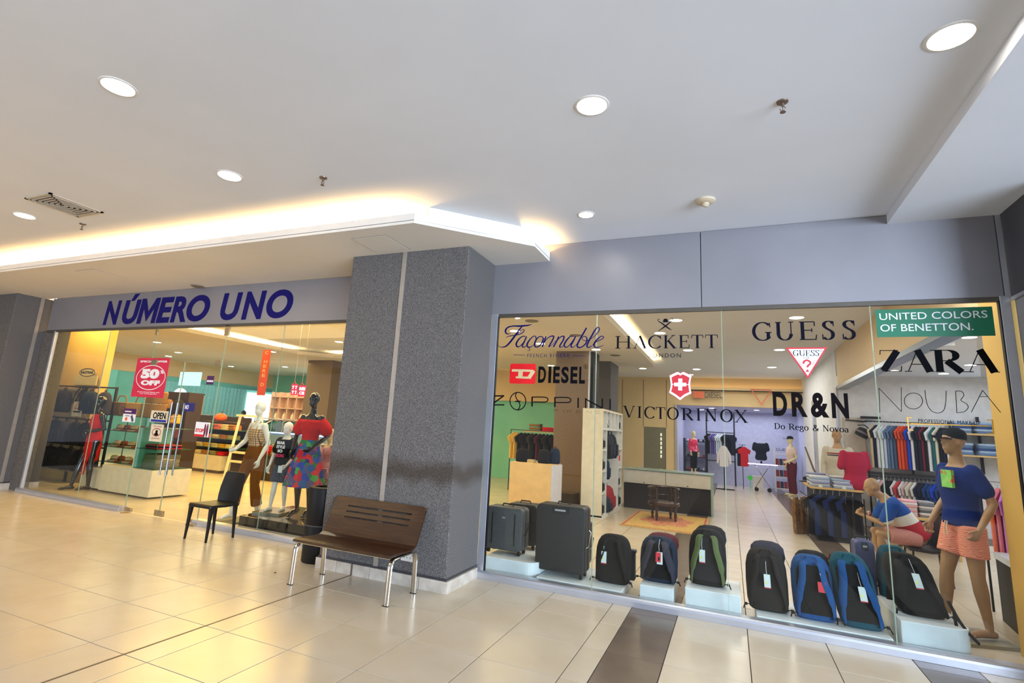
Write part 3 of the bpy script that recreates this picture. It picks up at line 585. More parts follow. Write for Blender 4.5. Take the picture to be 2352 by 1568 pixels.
# ---- serif alphabet: strokes on a 1-high grid; T thick stem, t hairline, c = calligraphic curve
def arc(cx, cz, rx, rz, a0, a1, n=18): return [(cx+rx*math.cos(math.radians(a0+(a1-a0)*k/n)), cz+rz*math.sin(math.radians(a0+(a1-a0)*k/n))) for k in range(n+1)]
def SER(x, z, w=.26): return ('t', [(x-w/2, z), (x+w/2, z)])
SF = {
 'H': (.86, [('T', [(.16, .0), (.16, 1)]), ('T', [(.70, 0), (.70, 1)]), ('t', [(.16, .52), (.70, .52)]), SER(.16, .02), SER(.16, .98), SER(.70, .02), SER(.70, .98)]),
 'A': (.84, [('t', [(.10, 0), (.42, 1)]), ('T', [(.42, 1), (.74, 0)]), ('t', [(.22, .34), (.62, .34)]), SER(.10, .02, .22), SER(.74, .02, .26)]),
 'C': (.80, [('c', arc(.46, .5, .38, .5, 40, 320)), ('t', [(.75, .98), (.77, .70)]), ]),
 'K': (.84, [('T', [(.17, 0), (.17, 1)]), ('t', [(.17, .42), (.66, 1)]), ('T', [(.33, .58), (.74, 0)]), SER(.17, .02), SER(.17, .98), SER(.66, .98, .24), SER(.74, .02, .24)]),
 'E': (.72, [('T', [(.17, 0), (.17, 1)]), ('t', [(.05, .975), (.62, .975)]), ('t', [(.17, .52), (.52, .52)]), ('t', [(.05, .025), (.66, .025)]), ('t', [(.62, 1), (.63, .74)]), ('t', [(.52, .62), (.52, .42)]), ('t', [(.66, 0), (.69, .27)])]),
 'T': (.78, [('T', [(.39, 0), (.39, 1)]), ('t', [(.04, .975), (.74, .975)]), ('t', [(.05, 1), (.03, .76)]), ('t', [(.73, 1), (.75, .76)]), SER(.39, .02)]),
 'V': (.82, [('T', [(.10, 1), (.43, 0)]), ('t', [(.43, 0), (.74, 1)]), SER(.10, .98, .26), SER(.74, .98, .22)]),
 'I': (.34, [('T', [(.17, 0), (.17, 1)]), SER(.17, .02), SER(.17, .98)]),
 'O': (.88, [('c', arc(.44, .5, .38, .5, 0, 362, 32))]),
 'R': (.84, [('T', [(.17, 0), (.17, 1)]), ('c', [(.17, .975)]+arc(.40, .74, .24, .235, 90, -90)+[(.17, .505)]), ('T', [(.38, .50), (.76, 0)]), SER(.17, .02), SER(.06, .975, .22), SER(.78, .02, .16)]),
 'N': (.88, [('t', [(.16, 0), (.16, 1)]), ('T', [(.16, 1), (.72, 0)]), ('t', [(.72, 0), (.72, 1)]), SER(.16, .02, .24), SER(.10, .98, .2), SER(.72, .98, .24)]),
 'X': (.82, [('T', [(.12, 1), (.70, 0)]), ('t', [(.10, 0), (.68, 1)]), SER(.12, .98, .24), SER(.70, .02, .24), SER(.10, .02, .2), SER(.68, .98, .2)]),
 'G': (.88, [('c', arc(.46, .5, .38, .5, 42, 325)), ('t', [(.76, .98), (.78, .72)]), ('T', [(.70, .10), (.70, .44)]), SER(.70, .44, .28)]),
 'U': (.86, [('T', [(.17, 1), (.17, .32)]), ('c', arc(.44, .34, .27, .33, 180, 360)), ('t', [(.71, .32), (.71, 1)]), SER(.17, .98), SER(.71, .98, .22)]),
 'S': (.66, [('c', smoothp([(.56, .86), (.46, .965), (.30, .975), (.17, .88), (.16, .73), (.27, .60), (.44, .48), (.53, .36), (.53, .18), (.42, .05), (.26, .02), (.12, .12)], 4)), ('t', [(.57, .99), (.58, .72)]), ('t', [(.08, .01), (.07, .29)])]),
 'Z': (.80, [('t', [(.08, .975), (.70, .975)]), ('T', [(.66, .96), (.14, .04)]), ('t', [(.08, .025), (.74, .025)]), ('t', [(.08, 1), (.06, .78)]), ('t', [(.74, 0), (.77, .26)])]),
 'D': (.86, [('T', [(.17, 0), (.17, 1)]), ('c', [(.17, .975)]+arc(.36, .5, .40, .475, 90, -90)+[(.17, .025)]), SER(.08, .975, .2), SER(.08, .025, .2)]),
 'o': (.60, [('c', arc(.30, .33, .24, .33, 0, 362, 24))]),
 'e': (.54, [('c', arc(.29, .33, .22, .33, 5, 318, 20)), ('t', [(.08, .37), (.50, .37)])]),
 'g': (.58, [('c', arc(.27, .45, .17, .21, 0, 362, 20)), ('t', [(.38, .58), (.52, .66)]), ('c', arc(.28, -.08, .24, .20, 0, 362, 22)), ('t', [(.16, .24), (.18, .12)])]),
 'v': (.58, [('T', [(.08, .66), (.30, 0)]), ('t', [(.30, 0), (.50, .66)]), SER(.08, .65, .2), SER(.50, .65, .16)]),
 'a': (.56, [('T', [(.42, .02), (.42, .48)]), ('c', arc(.26, .47, .16, .18, 0, 165)), ('c', arc(.25, .17, .17, .17, 60, 330)), ('t', [(.42, .03), (.54, .04)])]),
 '&': (.84, [('c', smoothp([(.76, .44), (.66, .16), (.44, .0), (.20, .03), (.10, .2), (.22, .42), (.44, .62), (.52, .80), (.42, .97), (.28, .93), (.26, .76), (.44, .42), (.70, .06), (.80, .02)], 4))]),
}
def serif(s, x0, x1, z0, H, Y, mt, parent, thick=.13, thin=.045, name='lettering', gap=.1, each=None):
    """each: list of (x0,x1) per letter; otherwise spread evenly"""
    ws = [SF[c][0] if c != ' ' else .42 for c in s]; tot = sum(ws)+gap*(len(s)-1); k = (x1-x0)/tot; x = x0; mb = MB()
    for i, c in enumerate(s):
        if c != ' ':
            wd, sts = SF[c]; sx_ = k; xx = x
            if each: xx = each[i][0]; sx_ = (each[i][1]-each[i][0])/wd
            for code, pts in sts:
                P = [(xx+p[0]*sx_, z0+p[1]*H) for p in pts]
                if code == 'c':
                    wv_ = []
                    for j in range(len(P)):
                        a = P[max(0, j-1)]; b = P[min(len(P)-1, j+1)]; d = Vector((b[0]-a[0], b[1]-a[1])); ty = abs(d.y)/(d.length+1e-9); wv_.append((thin+(thick-thin)*ty**1.5)*H)
                    ribbon(mb, P, wv_, Y, .0012+.0001*sts.index((code, pts)))
                else: ribbon(mb, P, (thick if code == 'T' else thin)*H, Y, .0012+.0001*sts.index((code, pts)))
        x += (ws[i]+gap)*k
    return mb.build(name, mt, parent)
def sticker(label, cat='sticker', px=None, Y=Y0): p = at(px[0], px[1], Y); return thing('window_sticker' if cat == 'sticker' else cat.replace(' ', '_'), label, cat, p)

# ---- header sign of the left shop: ten separate letters
sg = thing('shop_sign', 'big navy italic capitals of the shop name on the left header', 'sign', (-8, 5.70, 3.02))
INKB = mat('sign_navy', (16, 12, 96), .6, spec=.15)
for k_, (ch, a, b) in enumerate((('N', 241, 273), ('Ú', 283, 318), ('M', 318, 360), ('E', 363, 394), ('R', 395, 428), ('O', 430, 479), ('U', 508, 551), ('N', 559, 606), ('O', 613, 670))):
    ym = 719-((a+b)/2-236)*.053; xa, xb = at(a, ym, 5.69).x, at(b, ym, 5.69).x
    if ch == 'M':
        W_ = xb-xa+.01; pm = [(0, 0), (0, 1), (.22, 1), (.5, .46), (.78, 1), (1, 1), (1, 0), (.79, 0), (.79, .62), (.5, .08), (.21, .62), (.21, 0)]
        MB().prismy([(xa-.005+u*(W_-.02)+.055*v, 3.02+.44*v) for u, v in pm], 5.694, 5.70).build('letter', INKB, sg); continue
    txt(ch, xa-.01, xb+.012, 3.02, 3.46 if ch != 'Ú' else 3.56, 5.70, INKB, sg, 'letter', bold=.036, shear=.13, th=.004+.003*(k_ % 2))

# ---- right window
t = sticker('navy cursive script lettering with small line beneath, first sticker on the right window', px=(1270, 780))
F_ = [([(690, 205, 6), (600, 228, 24), (450, 240, 30), (330, 240, 22), (230, 262, 26), (178, 320, 32), (190, 378, 26), (240, 394, 14), (285, 378, 5)], 20, 1),
 ([(500, 240, 20), (430, 330, 30), (350, 440, 34), (270, 545, 34), (190, 625, 26), (110, 648, 14), (50, 630, 8), (26, 600, 5)], 30, 1),
 ([(180, 470, 4), (225, 440, 12), (300, 425, 14), (380, 415, 14), (470, 390, 16), (530, 345, 16), (532, 308, 12), (490, 320, 10), (430, 370, 10), (385, 412, 8)], 12, 1),
 ([(560, 436, 16), (500, 442, 18), (430, 500, 26), (385, 580, 32), (400, 635, 26), (450, 632, 16), (520, 560, 14), (580, 450, 14)], 20, 1),
 ([(585, 440, 24), (540, 540, 26), (500, 625, 24), (530, 648, 18), (580, 620, 10), (612, 580, 8)], 20, 1),
 ([(765, 485, 22), (757, 438, 14), (710, 440, 16), (640, 510, 24), (595, 590, 30), (605, 640, 24), (655, 645, 16), (715, 610, 10), (745, 575, 8)], 20, 1),
 ([(618, 655, 8), (645, 680, 12), (640, 708, 10), (602, 718, 6)], 10, 1),
 ([(885, 445, 16), (820, 450, 18), (760, 520, 28), (738, 600, 30), (765, 645, 22), (825, 625, 22), (885, 555, 26), (905, 480, 22), (880, 440, 12)], 20, 1), ([(885, 500, 8), (930, 482, 10), (962, 450, 8)], 8, 1),
 ([(960, 440, 22), (935, 510, 26), (905, 590, 26), (885, 645, 26)], 24, 1), ([(915, 570, 8), (990, 475, 16), (1060, 435, 20), (1108, 442, 26), (1085, 510, 26), (1040, 590, 26), (1012, 645, 26)], 20, 1), ([(1020, 645, 8), (1090, 590, 8), (1150, 520, 8)], 8, 1),
 ([(1205, 440, 22), (1165, 530, 26), (1100, 645, 26)], 24, 1), ([(1130, 570, 8), (1210, 478, 16), (1270, 438, 20), (1308, 448, 26), (1285, 520, 26), (1235, 600, 26), (1222, 642, 22), (1265, 640, 12), (1335, 570, 8)], 20, 1),
 ([(1495, 440, 16), (1430, 440, 18), (1360, 510, 28), (1312, 590, 30), (1322, 640, 24), (1375, 640, 16), (1450, 560, 14), (1520, 450, 12)], 20, 1), ([(1530, 440, 24), (1480, 540, 28), (1440, 620, 26), (1460, 652, 18), (1510, 630, 10), (1560, 575, 8)], 20, 1),
 ([(1742, 272, 28), (1680, 380, 30), (1600, 520, 30), (1562, 610, 30), (1582, 652, 26), (1650, 642, 20), (1722, 580, 24), (1750, 500, 24), (1722, 440, 16), (1670, 452, 12), (1655, 490, 12), (1695, 518, 12), (1760, 515, 12), (1825, 480, 8)], 20, 1),
 ([(1825, 490, 8), (1900, 430, 12), (1970, 350, 16), (1990, 290, 18), (1960, 263, 14), (1910, 310, 26), (1840, 430, 30), (1770, 560, 30), (1748, 630, 26), (1785, 652, 18), (1855, 615, 8)], 20, 1),
 ([(1855, 605, 8), (1930, 545, 12), (2040, 490, 16), (2070, 452, 18), (2030, 434, 16), (1960, 485, 24), (1900, 560, 30), (1885, 622, 28), (1925, 652, 20), (2000, 640, 12), (2075, 605, 5)], 20, 1)]
ink(F_, 1140, 720, .11905, Y0, NAVY, t, 'script_lettering')
ptxt('FRENCH RIVIERA', (1211, 820.5), (1308, 820.5), (1211, 812), Y0, NAVY, t, 'small_lettering', bold=-.004, spacing=1.35)
ink([([(330, 796), (552, 800)], 9)], 1140, 720, .11905, Y0, NAVY, t, 'line'); ink([([(1468, 815), (1712, 818)], 9)], 1140, 720, .11905, Y0, NAVY, t, 'line')
t = sticker('red rounded badge with block capitals beside it, on the right window near the pillar', px=(1258, 860))
a, b = at(1171, 880, Y0), at(1231, 836, Y0); 
L1 = at(1171, 858, Y0).x; L2 = at(1230.5, 858, Y0).x; zb = at(1200, 881, Y0).z; zt = at(1200, 835, Y0).z
rr(L1, L2, zb, zt, Y0, .022, RED, t, 'badge')
ink([([(275, 325, 56), (560, 327, 52), (800, 340, 56)], 50, 1), ([(492, 340), (482, 500)], 110), ([(370, 492, 40), (480, 498, 46), (690, 503, 50)], 40, 1), ([(812, 330), (690, 515)], 90)], 1150, 820, .09354, Y0-.0012, mat('badge_letter', (214, 190, 140), .5), t, 'badge_letter')
for c_, x_, x2 in (('D', 912, 1120), ('I', 1160, 1250), ('E', 1278, 1460), ('S', 1476, 1680), ('E', 1702, 1895), ('L', 1915, 2080)):
    xa, xb = at(1150+x_*.09354, 860, Y0).x, at(1150+x2*.09354, 860, Y0).x; txt(c_, xa+.006, xb-.004, zb+.015, zt-.03, Y0, VINK, t, 'block_letter', bold=.035)
ink([(arc(2090, 230, 45, 52, 0, 360, 20), 7)], 1150, 820, .09354, Y0, VINK, t, 'registered_mark'); ptxt('R', (1344, 845.5), (1347.3, 845.5), (1344, 838.5), Y0, VINK, t, 'registered_letter')
t = sticker('wide thin black capitals with S-shaped ring for one letter, on right window', px=(1260, 930))
ink([([(62, 385), (300, 382)], 22), ([(280, 390), (62, 545)], 22), ([(45, 545), (302, 545)], 20), (arc(545, 478, 142, 158, 0, 362, 40), 17),
 ([(520, 330), (503, 375), (520, 430), (560, 490), (582, 550), (565, 610), (530, 638)], 17, 1), ([(495, 482), (592, 482)], 20),
 ([(802, 398), (800, 575)], 26), ([(800, 405), (1010, 405), (1075, 425), (1085, 455), (1065, 485), (1010, 495), (820, 492)], 18, 1),
 ([(1212, 405), (1212, 585)], 26), ([(1212, 412), (1420, 412), (1485, 432), (1498, 465), (1475, 495), (1420, 503), (1225, 502)], 18, 1), ([(1632, 415), (1628, 600)], 24),
 ([(1765, 425), (1765, 605)], 22), ([(1765, 440), (2065, 605)], 22), ([(2065, 430), (2065, 605)], 22), ([(2207, 440), (2205, 630)], 24)], 1120, 860, .12755, Y0, VINK, t)
ink([([(1200, 628), (1275, 628)], 4), ([(1200, 628), (1200, 675)], 4), ([(1200, 650), (1265, 650)], 4), ([(1370, 630), (1370, 682)], 4), ([(1432, 680), (1432, 640), (1500, 642), (1510, 655), (1495, 668), (1435, 668)], 4), ([(1680, 642), (1595, 642), (1595, 690), (1685, 690)], 4), ([(1595, 665), (1680, 665)], 4),
 ([(1777, 695), (1777, 655), (1868, 695), (1868, 655)], 4), ([(1950, 655), (2025, 655), (1950, 703), (2028, 703)], 4), ([(2200, 660), (2110, 658), (2110, 703), (2205, 705)], 4), ([(2110, 682), (2200, 684)], 4)], 1120, 860, .12755, Y0, VINK, t, 'small_lettering')
t = sticker('serif capitals under a bowler hat and crossed umbrellas, on right window', px=(1530, 785))
HX = [(100, 432), (455, 718), (738, 1000), (1035, 1285), (1330, 1548), (1575, 1815), (1840, 2095)]
zb = at(1530, 799.5, Y0).z; ht = at(1530, 770, Y0).z-zb; dk = mat('vinyl_slate', (12, 14, 30), .8, spec=.1)
serif('HACKETT', 0, 1, zb, ht, Y0, dk, t, each=[(at(1400+a*.11905, 785, Y0).x, at(1400+b*.11905, 785, Y0).x) for a, b in HX], thick=.16, thin=.05)
ptxt('LONDON', (1490.5, 820.5), (1564, 820.5), (1490, 811.5), Y0, dk, t, 'small_lettering', spacing=1.25)
ink([([(975, 118, 8), (950, 102, 8), (928, 122, 10), (950, 150, 14), (1000, 180, 22), (1080, 240, 26), (1150, 290, 22), (1205, 318, 4)], 10, 1), ([(1180, 95, 8), (1210, 88, 8), (1222, 108, 10), (1200, 140, 14), (1150, 180, 22), (1080, 240, 26), (1000, 295, 18), (930, 345, 4)], 10, 1)], 1400, 720, .11905, Y0, dk, t, 'umbrella_emblem')
ink([([(1018, 155, 6), (1050, 160, 14), (1080, 162, 14), (1110, 160, 14), (1143, 153, 6)], 10, 1), ([(1080, 98, 40), (1080, 110, 74), (1080, 130, 90), (1080, 158, 96)], 60)], 1400, 720, .11905, Y0-.0012, dk, t, 'hat_emblem')
t = sticker('red and white cross shield above wide serif capitals, on right window', px=(1575, 945))
def shield(k, mt, name, Y):
    o = [(950, 150), (1010, 120), (1075, 92), (1105, 100), (1125, 118), (1150, 98), (1180, 92), (1245, 122), (1308, 158), (1290, 240), (1285, 300), (1292, 370), (1306, 440), (1200, 490), (1122, 552), (1040, 490), (942, 430), (962, 360), (970, 300), (962, 230)]
    cx, cz = 1125, 312; return ppoly([(1400+(cx+(x-cx)*k)*.14456, 840+(cz+(y-cz)*k)*.14456) for x, y in o], Y, mt, t, name)
RS = mat('shield_red', (200, 44, 54), .5)
shield(1.0, RS, 'shield_outline', Y0); shield(.975, VWH, 'shield_border', Y0-.001); shield(.80, RS, 'shield_field', Y0-.002)
ink([([(1125, 202), (1122, 390)], 64), ([(1026, 295), (1220, 297)], 60), ([(985, 290), (1270, 298)], 10)], 1400, 840, .14456, Y0-.003, VWH, t, 'cross')
VX = [(220, 400), (438, 515), (548, 720), (732, 888), (915, 1098), (1145, 1330), (1375, 1452), (1512, 1715), (1758, 1955), (1985, 2195)]
zb = at(1550, 963, Y0).z; ht = at(1550, 935, Y0).z-zb
serif('VICTORINOX', 0, 1, at(1550, 963, Y0).z, at(1550, 936, Y0).z-zb, Y0, VINK, t, each=[(at(1400+a*.14456, 948, Y0).x, at(1400+b*.14456, 948, Y0).x) for a, b in VX], thick=.16, thin=.055)
t = sticker('large widely spaced dark serif capitals above red triangle, on right window', px=(1850, 760))
GX = [(150, 415), (440, 700), (745, 990), (1040, 1225), (1300, 1495)]
serif('GUESS', 0, 1, at(1850, 780.5, Y0).z, at(1850, 738, Y0).z-at(1850, 780.5, Y0).z, Y0, dk, t, each=[(at(1700+a*.17857, 760, Y0).x, at(1700+b*.17857, 760, Y0).x) for a, b in GX], thick=.17, thin=.05)
t = sticker('red outlined white triangle with a question mark, on right window', px=(1853, 830))
def T3(x, y): return (1700+x*.17857, 720+y*.17857)
ppoly([T3(583, 436), T3(1122, 432), T3(870, 838)], Y0, RS, t, 'triangle_border'); ppoly([T3(622, 456), T3(1085, 452), T3(870, 800)], Y0-.001, VWH, t, 'triangle_field')
GX2 = [(678, 755), (757, 836), (840, 902), (902, 962), (962, 1020)]
za = at(1850, 817.3, Y0).z; serif('GUESS', 0, 1, za, at(1850, 804, Y0).z-za, Y0-.002, VINK, t, each=[(at(1700+a*.17857, 810, Y0).x, at(1700+b*.17857, 810, Y0).x) for a, b in GX2], thick=.13, thin=.05)
ink([(arc(1040, 475, 16, 16, 0, 360, 12), 4)], 1700, 720, .17857, Y0-.002, VINK, t, 'registered_mark')
ptxt('U.S.A.', (1845.5, 823), (1859.5, 823), (1845, 820), Y0-.002, VINK, t, 'small_lettering'); 
ink([([(815, 645), (822, 615), (860, 600), (898, 620), (900, 645), (875, 668), (862, 690)], 26, 1), ([(745, 600), (805, 675)], 4), ([(965, 600), (925, 665)], 4)], 1700, 720, .17857, Y0-.002, RS, t, 'question_mark')
ppoly([T3(842, 750), T3(890, 750), T3(866, 712)], Y0-.002, RS, t, 'small_triangle')
t = sticker('heavy black capitals joined by ampersand over small serif line, on right window', px=(1862, 940))
zb, zt = at(1862, 958, Y0).z, at(1862, 901, Y0).z
for c_, a, b in (('D', 422, 605), ('R', 662, 862), ('&', 905, 1140), ('N', 1175, 1392)):
    txt(c_, at(1700+a*.17857, 930, Y0).x, at(1700+b*.17857, 930, Y0).x, zb, zt, Y0, mat('vinyl_brownblack', (14, 8, 10), .8, spec=.1), t, 'block_letter', bold=.04)
za = at(1862, 988.5, Y0).z
serif('Do Rego & Novoa', at(1700+440*.17857, 982, Y0).x, at(1700+1395*.17857, 982, Y0).x, za, at(1862, 975, Y0).z-za, Y0, VINK, t, thick=.17, thin=.08, name='small_lettering', gap=.06)
t = sticker('solid green rectangle with two lines of white capitals, top right of window', px=(2148, 738))
UC = lambda x, y: (2000+x*.2041, 690+y*.2041)
x0, x1 = at(2012, 740, Y0).x, at(2283, 740, Y0).x; z1, z0 = at(2148, 707.5, Y0).z, at(2148, 772.5, Y0).z
MB().box(x0, Y0-.001, z0, x1, Y0, z1).build('green_panel', mat('vinyl_green', (2, 112, 78), .5), t)
H_ = z1-z0; W_ = x1-x0
txt('UNITED COLORS', x0+.035*W_, x0+.955*W_, z1-.38*H_, z1-.13*H_, Y0-.001, VWH, t, 'top_line', bold=.002); txt('OF BENETTON.', x0+.035*W_, x0+.83*W_, z1-.80*H_, z1-.54*H_, Y0-.001, VWH, t, 'bottom_line', bold=.002)
t = sticker('large black high-contrast serif word under the green rectangle, on right window', px=(2155, 828))
ZX = [(90, 352), (375, 695), (700, 1045), (1055, 1425)]
serif('ZARA', 0, 1, at(2155, 854, Y0).z, at(2155, 803, Y0).z-at(2155, 854, Y0).z, Y0, VINK, t, each=[(at(2000+a*.2041, 828, Y0).x, at(2000+b*.2041, 828, Y0).x) for a, b in ZX], thick=.27, thin=.035)
t = sticker('thin hand-drawn looking outline capitals in a row, on right window', px=(2150, 920))
ink([([(102, 1262), (92, 985)], 7), ([(92, 985), (345, 1250)], 7), ([(345, 1250), (343, 975)], 7), (arc(480, 1130, 103, 90, 0, 362, 30), 8), ([(608, 1005), (618, 1090), (640, 1180), (690, 1245), (760, 1265), (820, 1235), (842, 1150), (848, 1015)], 8, 1),
 ([(968, 1262), (955, 1018)], 8), ([(955, 1018), (1020, 1022), (1048, 1065), (1015, 1122), (1075, 1160), (1095, 1205), (1050, 1250), (968, 1262)], 8, 1), ([(1130, 1258), (1258, 1010)], 8), ([(1258, 1010), (1462, 1260)], 8), ([(1225, 1080), (1312, 1082)], 7)], 2000, 690, .2041, Y0, mat('vinyl_grey', (24, 20, 32), .8, spec=.1), t)
t = sticker('yellow bracket outline around small capitals, near capped mannequin on window', px=(2180, 980))
YE = mat('vinyl_yellow', (240, 178, 20), .5)
ink([([(465, 1318), (410, 1318)], 13), ([(412, 1312), (427, 1462)], 16), ([(420, 1457), (480, 1460)], 13), ([(447, 1385), (1330, 1412)], 14), ([(1305, 1343), (1370, 1345)], 12), ([(1366, 1340), (1385, 1505)], 18), ([(1320, 1492), (1390, 1500)], 14)], 2000, 690, .2041, Y0, YE, t, 'bracket')
ptxt('PROFESSIONAL MAKE UP', (2109.5, 972), (2252, 974), (2180, 964.5), Y0, VINK, t, 'small_lettering', spacing=1.05)
# ghost reflections of two window stickers, painted as decals on the back header wall
t = sticker('painted ghost reflection of red and black capitals on the far beige header behind the glass', px=(1626, 908), Y=19.79)
a, b = at(1592, 913, 19.79), at(1617, 899, 19.79); GR = mat('ghost_red', (222, 110, 70), .6)
MB().box(a.x, 19.785, a.z, b.x, 19.79, b.z).build('badge', GR, t); ptxt('DIESEL', (1619, 914), (1659, 914), (1619, 899), 19.79, mat('ghost_black', (96, 84, 66), .6), t, bold=.02)
t = sticker('painted ghost reflection of a red triangle outline on the far beige header behind the glass', px=(1749, 910), Y=19.79)
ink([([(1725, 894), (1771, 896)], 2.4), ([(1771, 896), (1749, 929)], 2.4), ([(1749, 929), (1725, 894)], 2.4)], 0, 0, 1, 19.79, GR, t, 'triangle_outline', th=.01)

# ---- left window: posters and cards
PINK = mat('poster_red', (206, 34, 72), .6, c2=(196, 30, 66)); CREAM = mat('card_cream', (214, 204, 178), .6)
t = thing('sale_poster', 'red poster with a white ring and big white numbers on left glass', 'poster', at(345, 868, Y0))
P4 = [(316, 819), (390, 825), (376, 914), (300, 909)]
XA, XB = at(309, 865, Y0).x, at(383, 868, Y0).x; ZT, ZB = at(353, 822, Y0).z, at(338, 912, Y0).z; PW, PH = XB-XA, ZT-ZB
MB().box(XA, Y0-.002, ZB, XB, Y0, ZT).build('poster_sheet', PINK, t)
def pr(s, u0, u1, v0, v1, mt=VWH, b=.01, n='lettering'): return txt(s, XA+u0*PW, XA+u1*PW, ZB+v0*PH, ZB+v1*PH, Y0-.002, mt, t, n, bold=b)
pr('SPECIAL OFFER', .10, .94, .885, .935, b=.03); pr('50', .20, .76, .47, .72, b=.07); pr('%', .78, .89, .60, .69, b=.03); pr('OFF', .24, .82, .30, .43, b=.07)
pr('Promotional items are', .19, .86, .115, .145, b=.01, n='small_lettering'); pr('not exchangeable.', .27, .80, .07, .10, b=.01, n='small_lettering')
mb = MB(); ribbon(mb, [(XA+PW*(.51+.44*math.cos(q_)), ZB+PH*(.50+.31*math.sin(q_))) for q_ in [2*PI*k/40 for k in range(41)]], .012, Y0-.002); mb.build('ring', VWH, t)
def card(px0, px1, py0, py1, mt, label, cat='card', name=None, Yc=Y0):
    t = thing(name or 'window_card', label, cat, at((px0+px1)/2, (py0+py1)/2, Yc)); pm = (py0+py1)/2; pc = (px0+px1)/2
    r = (at(px0, pm, Yc).x, at(px1, pm, Yc).x, at(pc, py1, Yc).z, at(pc, py0, Yc).z); MB().box(r[0], Yc-.002, r[2], r[1], Yc, r[3]).build('card_sheet', mt, t); return t, r
def ct(t, r, s, u0, u1, v0, v1, mt, b=.01, n='lettering', Yc=Y0): return txt(s, r[0]+u0*(r[1]-r[0]), r[0]+u1*(r[1]-r[0]), r[2]+v0*(r[3]-r[2]), r[2]+v1*(r[3]-r[2]), Yc-.002, mt, t, n, bold=b)
def cb(t, r, u0, u1, v0, v1, mt, n='colour_band', Yc=Y0, y=.003): return MB().box(r[0]+u0*(r[1]-r[0]), Yc-y, r[2]+v0*(r[3]-r[2]), r[0]+u1*(r[1]-r[0]), Yc-.0018, r[2]+v1*(r[3]-r[2])).build(n, mt, t)
t, r_ = card(346, 386, 943, 970, CREAM, 'white card reading open in black over a blue band, on left door', 'sign', 'open_sign'); ct(t, r_, 'OPEN', .14, .88, .30, .86, VINK, .03); cb(t, r_, .06, .94, .04, .24, mat('card_blue', (16, 44, 150), .5))
t, r_ = card(345, 374, 974, 1014, CREAM, 'cream notice with a masked face in a red ring, below the open card', 'sign', 'mask_notice')
MR = mat('maroon_ink', (150, 40, 50), .6); ct(t, r_, 'NO MASK', .2, .85, .84, .92, MR, 0); ct(t, r_, 'NO ENTRY', .18, .85, .14, .22, MR)
def uv(r, u, v): return (r[0]+u*(r[1]-r[0]), r[2]+v*(r[3]-r[2]))
mb = MB(); ribbon(mb, [uv(r_, .5+.33*math.cos(q_), .54+.22*math.sin(q_)) for q_ in [2*PI*k/24 for k in range(25)]], .012, Y0-.002); mb.build('ring', MR, t)
mb = MB(); c0 = uv(r_, .5, .56); mb.ell((c0[0], Y0-.002, c0[1]), (.028, .001, .032)); mb.ell((uv(r_, .5, .44)[0], Y0-.002, uv(r_, .5, .42)[1]), (.05, .001, .022)); mb.build('face_symbol', VINK, t)
PUR = mat('card_purple', (74, 18, 84), .5)
t, r_ = card(283, 312, 938, 969, VWH, 'purple and white payment card notice left of the open card', 'sticker', 'payment_sticker'); cb(t, r_, 0, 1, .60, 1, PUR)
ct(t, r_, 'VISA', .15, .55, .40, .52, mat('card_blue2', (40, 50, 120), .5), .01); cb(t, r_, .1, .62, .74, .82, VWH, 'text_line', y=.0045)
mb = MB(); c0 = uv(r_, .3, .22); mb.ell((c0[0], Y0-.003, c0[1]), (.03, .001, .03)); mb.build('orange_dot', mat('card_orange', (236, 92, 24), .5), t)
mb = MB(); ribbon(mb, [uv(r_, .68, .50), uv(r_, .86, .06)], .05, Y0-.003); mb.build('phone_picture', mat('card_phone', (80, 78, 104), .5), t)
t, r_ = card(475, 491, 863, 883, PUR, 'small purple sticker on the glass right of the doors', 'sticker', 'purple_sticker'); cb(t, r_, .05, .95, .30, .5, VWH)
t, r_ = card(448, 481, 969, 1003, VWH, 'white promotional card with figures and red number, on glass right of handles', 'poster', 'promotion_card'); ct(t, r_, 'STOP', .05, .62, .30, .55, mat('card_red', (210, 24, 36), .5), .05); cb(t, r_, .0, .7, 0, .16, mat('card_red', (210, 24, 36), .5))
mb = MB(); 
for u_ in (.70, .86):
    c0 = uv(r_, u_, .45); mb.ell((c0[0], Y0-.003, c0[1]), (.022, .001, .10)); c0 = uv(r_, u_, .80); mb.ell((c0[0], Y0-.003, c0[1]), (.014, .001, .018))
mb.build('figure_picture', mat('figure_ink', (110, 24, 60), .6), t)
t, r_ = card(424, 447, 925, 945, mat('card_navy', (36, 30, 110), .5), 'tilted navy and white credit notice stuck on the left shop door', 'sign', 'credit_notice', Yc=Y0); ct(t, r_, 'NO', .06, .42, .25, .75, VWH, .03)
t, r_ = card(597, 616, 803, 908, mat('banner_orange', (222, 76, 40), .6), 'tall narrow orange-red hanging banner with vertical letters in left shop', 'banner', 'hanging_banner', Yc=8.0)
MB().tube([((r_[0]+r_[1])/2, 8.0, r_[3]), ((r_[0]+r_[1])/2, 8.0, 3.79)], .004, 5).build('cord', ALU, t)
for k, c_ in enumerate('C HERE D'):
    if c_ != ' ': ct(t, r_, c_, .3, .7, .90-.1*k, .97-.1*k, mat('banner_gold', (240, 190, 110), .6), .02, Yc=8.0)
